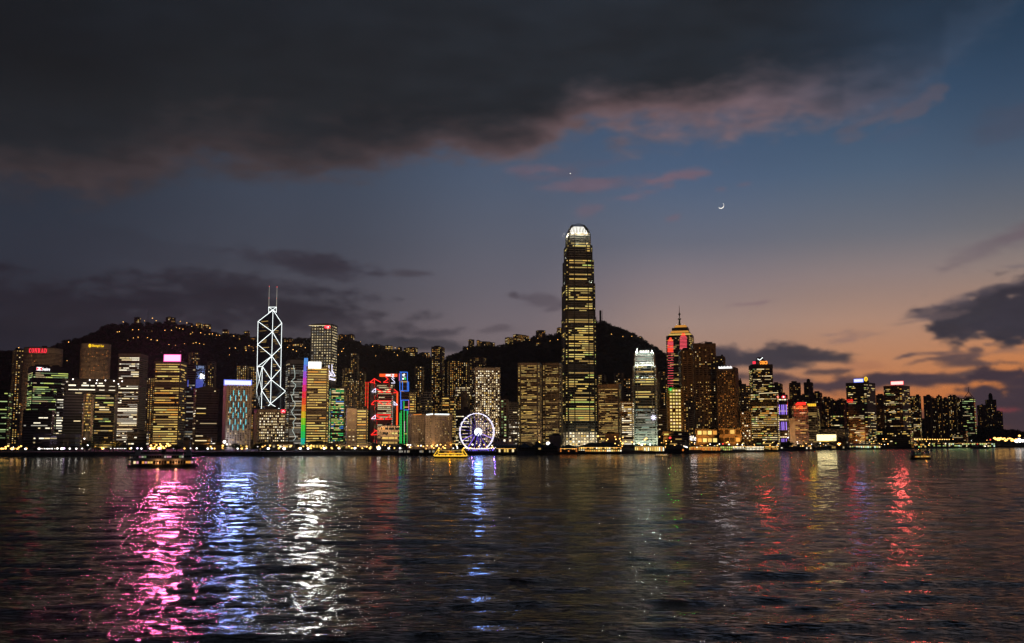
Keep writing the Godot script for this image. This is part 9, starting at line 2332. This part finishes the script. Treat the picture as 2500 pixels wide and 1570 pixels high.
func ferry(label: String, at: Array, L: float, lit_lower: Array, lit_upper: Array, p_low: float, p_up: float, seed_: int) -> Node3D:
	var root := thing("passenger_ferry", label, "boat", Vector3(at[0], 0.0, at[1]), deg_to_rad(at[2]))
	var r := RandomNumberGenerator.new()
	r.seed = seed_
	var B := L * 0.25
	var k_ := L / 34.0
	var low := 1.5 * k_
	var hull := shape("hull_dark")
	hull.prism(hull_plan(L * 0.96, B * 0.86), -0.8, 0.3, hull_plan(L, B))
	hull.prism(hull_plan(L, B), 0.3, low, hull_plan(L * 1.01, B * 1.02))
	part("hull", hull, root)
	var d1 := shape("deck_wood")
	d1.prism(hull_plan(L * 0.9, B * 0.86), low, low + 2.1 * k_)
	var lower := part("lower_deck", d1, root)
	var rail := shape("hull_white")
	rail.prism(hull_plan(L * 0.99, B * 1.0), low + 2.1 * k_, low + 3.0 * k_)
	part("upper_rail", rail, root)
	var d2 := shape("hull_white")
	d2.prism(hull_plan(L * 0.82, B * 0.8), low + 3.0 * k_, low + 4.7 * k_)
	var upper := part("upper_deck", d2, root)
	var roof := shape("hull_white")
	roof.prism(hull_plan(L * 0.96, B * 0.96), low + 4.7 * k_, low + 5.1 * k_, hull_plan(L * 0.92, B * 0.9))
	part("roof", roof, root)
	for x in [-0.36, 0.36]:
		var wh := shape("hull_white")
		wh.prism(cham_plan(2.6 * k_, 3.0 * k_, 0.6 * k_), low + 5.1 * k_, low + 7.0 * k_)
		var o := part("wheelhouse", wh, root)
		o.position.x = x * L
		var m := shape("steel")
		m.tube(Vector3(x * L * 0.8, low + 5.1 * k_, 0), Vector3(x * L * 0.8, low + 9.0 * k_, 0), 0.12 * k_, 0.06 * k_, 5)
		part("mast", m, root)
	var f := shape("hull_dark")
	f.prism(round_plan(2.0 * k_, 1.5 * k_, 12), low + 5.1 * k_, low + 8.0 * k_)
	part("funnel", f, root)
	var n := 22
	for row in [[low + 1.15 * k_, 0.9, 0.86, lit_lower, p_low, 1.25, lower], [low + 3.9 * k_, 0.82, 0.8, lit_upper, p_up, 0.95, upper]]:
		for i in n:
			var t := (i + 0.5) / n * 2.0 - 1.0
			var x: float = t * L * row[1] * 0.47
			var z: float = B * row[2] / 2 * sqrt(maxf(0.0, 1.0 - pow(absf(x / (L * row[1] / 2)), 3.2)))
			if absf(t) > 0.03 and absf(t + 0.06) > 0.05:
				var on = r.randf() < row[4]
				piece("window", row[3][r.randi() % row[3].size()] if on else "glass_dark", row[6], Vector3(x, row[0], z + 0.04), Vector3(L * row[1] * 0.94 / n * 0.78, row[5] * k_ * r.randf_range(0.75, 1.0), 0.12))
			var c := shape("hull_white")
			c.block(Vector3(x - L * row[1] * 0.47 / n, row[0], z + 0.35), Vector3(0.16 * k_, 2.0 * k_, 0.16 * k_))
			part("post", c, root)
	return root

func string_lights(root: Node3D, key: String, pts: Array, r := 0.14) -> void:
	for k in pts.size() - 1:
		var s := shape(key)
		s.tube(pts[k], pts[k + 1], r, r, 5)
		part("light_string", s, root)

func build_boats() -> void:
	var f := ferry("white-decked ferry with dark hull and rose-lit windows before the pink reflection", FERRY_AT, FERRY_AT[3], ["gold", "warm", "amber", "rose"], ["rose", "white_dim", "rose_dim", "green_dim"], 0.7, 0.5, 5)
	var s := shape("lamp_red")
	s.ball(Vector3(FERRY_AT[3] * 0.485, 4.0, 0.5), Vector3.ONE * 0.3)
	part("stern_lamp", s, f)
	lamp_light(f, Vector3(-3, 2.4, 5.2), Color(1.0, 0.7, 0.45), 7.0, 0.4)
	lamp_light(f, Vector3(6, 2.4, 5.2), Color(1.0, 0.7, 0.45), 7.0, 0.4)
	var g := ferry("dark ferry with amber lower windows and a green mast lamp at right", FERRY_B_AT, FERRY_B_AT[3] * 1.55, ["amber", "gold", "gold_dim"], ["green_dim", "white_faint"], 0.8, 0.35, 6)
	s = shape("lamp_green")
	s.ball(Vector3(-1.0, 9.6, 0), Vector3.ONE * 0.35)
	part("mast_lamp", s, g)
	lamp_light(g, Vector3(0, 2.2, 5.0), Color(1.0, 0.65, 0.25), 2.5, 0.4)
	# the golden party boat
	var L: float = GOLD_AT[3]
	var b := ferry("party ferry outlined in golden light strings left of the ferris wheel", GOLD_AT, L, ["party_gold", "gold", "amber"], ["gold_dim", "amber_dim"], 0.75, 0.35, 7)
	var z := L * 0.13
	string_lights(b, "party_gold", [Vector3(-L * 0.49, 1.6, z * 0.4), Vector3(-L * 0.33, 1.5, z), Vector3(L * 0.33, 1.5, z), Vector3(L * 0.49, 1.6, z * 0.4)], 0.3)
	string_lights(b, "party_gold", [Vector3(-L * 0.36, 3.5, z), Vector3(L * 0.4, 3.5, z)], 0.2)
	string_lights(b, "party_gold", [Vector3(-L * 0.5, 1.8, z * 0.3), Vector3(-L * 0.36, 7.6, z * 0.3), Vector3(-L * 0.30, 3.0, z * 0.6)], 0.22)
	string_lights(b, "party_gold", [Vector3(L * 0.5, 1.8, z * 0.3), Vector3(L * 0.36, 7.6, z * 0.3), Vector3(L * 0.30, 3.0, z * 0.6)], 0.22)
	string_lights(b, "party_gold", [Vector3(-L * 0.36, 7.4, z * 0.3), Vector3(-L * 0.36, 3.2, z * 0.5), Vector3(-L * 0.42, 2.0, z * 0.5)], 0.22)
	string_lights(b, "party_gold", [Vector3(L * 0.36, 7.4, z * 0.3), Vector3(L * 0.36, 3.2, z * 0.5), Vector3(L * 0.42, 2.0, z * 0.5)], 0.22)
	string_lights(b, "gold", [Vector3(-L * 0.33, 6.4, z * 0.4), Vector3(0, 6.1, z * 0.4), Vector3(L * 0.33, 6.4, z * 0.4)], 0.12)
	lamp_light(b, Vector3(0, 5.0, z + 2.0), Color(1.0, 0.6, 0.1), 14.0, 0.6)
	var q := ferry("small dark ferry with warm lit cabin before the grey-roofed pier", SMALL_AT, SMALL_AT[3] * 1.1, ["warm", "gold", "amber"], ["warm", "white", "amber"], 0.75, 0.6, 8)
	lamp_light(q, Vector3(0, 1.6, 2.6), Color(1.0, 0.75, 0.4), 1.5, 0.3)
	# the low far boat
	var lo := thing("cargo_barge", "low dark vessel moored far off at right", "boat", Vector3(LOW_AT[0], 0, LOW_AT[1]), deg_to_rad(LOW_AT[2]))
	s = shape("hull_dark")
	s.prism(hull_plan(LOW_AT[3] * 0.96, 9.0), -1.0, 2.6, hull_plan(LOW_AT[3], 10.0))
	part("hull", s, lo)
	s = shape("hull_white")
	s.prism(cham_plan(12, 7, 1), 2.6, 7.5)
	var o := part("deckhouse", s, lo)
	o.position.x = -8.0
	s = shape("lamp_white")
	s.ball(Vector3(LOW_AT[3] * 0.3, 5.0, 2.0), Vector3.ONE * 0.8)
	part("deck_lamp", s, lo)
	s = shape("lamp_red")
	s.ball(Vector3(-4.0, 9.0, 2.0), Vector3.ONE * 0.7)
	part("mast_lamp", s, lo)


# ---------------------------------------------------------------- the scene
func _ready() -> void:
	var cam := Camera3D.new()
	cam.name = "camera"
	cam.position = Vector3(0, 13.0, 0)
	cam.rotation_degrees = Vector3(6.7298, 0, 0)
	cam.fov = 34.8646
	cam.near = 0.5
	cam.far = 40000.0
	add_child(cam)
	var env := Environment.new()
	env.background_mode = Environment.BG_SKY
	env.sky = build_sky()
	env.tonemap_mode = Environment.TONE_MAPPER_LINEAR
	env.tonemap_exposure = 1.0
	# the harbour's evening haze
	env.fog_enabled = true
	env.fog_density = HAZE
	env.fog_light_color = Color(0.9, 0.9, 0.92)
	env.sdfgi_enabled = true
	env.ssao_enabled = true
	env.ssil_enabled = true
	var world := WorldEnvironment.new()
	world.name = "world"
	world.environment = env
	add_child(world)
	# what is left of the sun, gone below the western horizon
	var sun := DirectionalLight3D.new()
	sun.name = "afterglow"
	sun.light_color = Color(1.0, 0.72, 0.5)
	sun.light_energy = 0.003
	sun.light_angular_distance = 40.0
	sun.shadow_enabled = true
	sun.rotation_degrees = Vector3(-6, 150, 0)
	add_child(sun)
	make_materials()
	build_water()
	build_land()
	for t in TOWERS:
		tower(t)
	build_heroes()
	build_shorefront()
	build_boats()
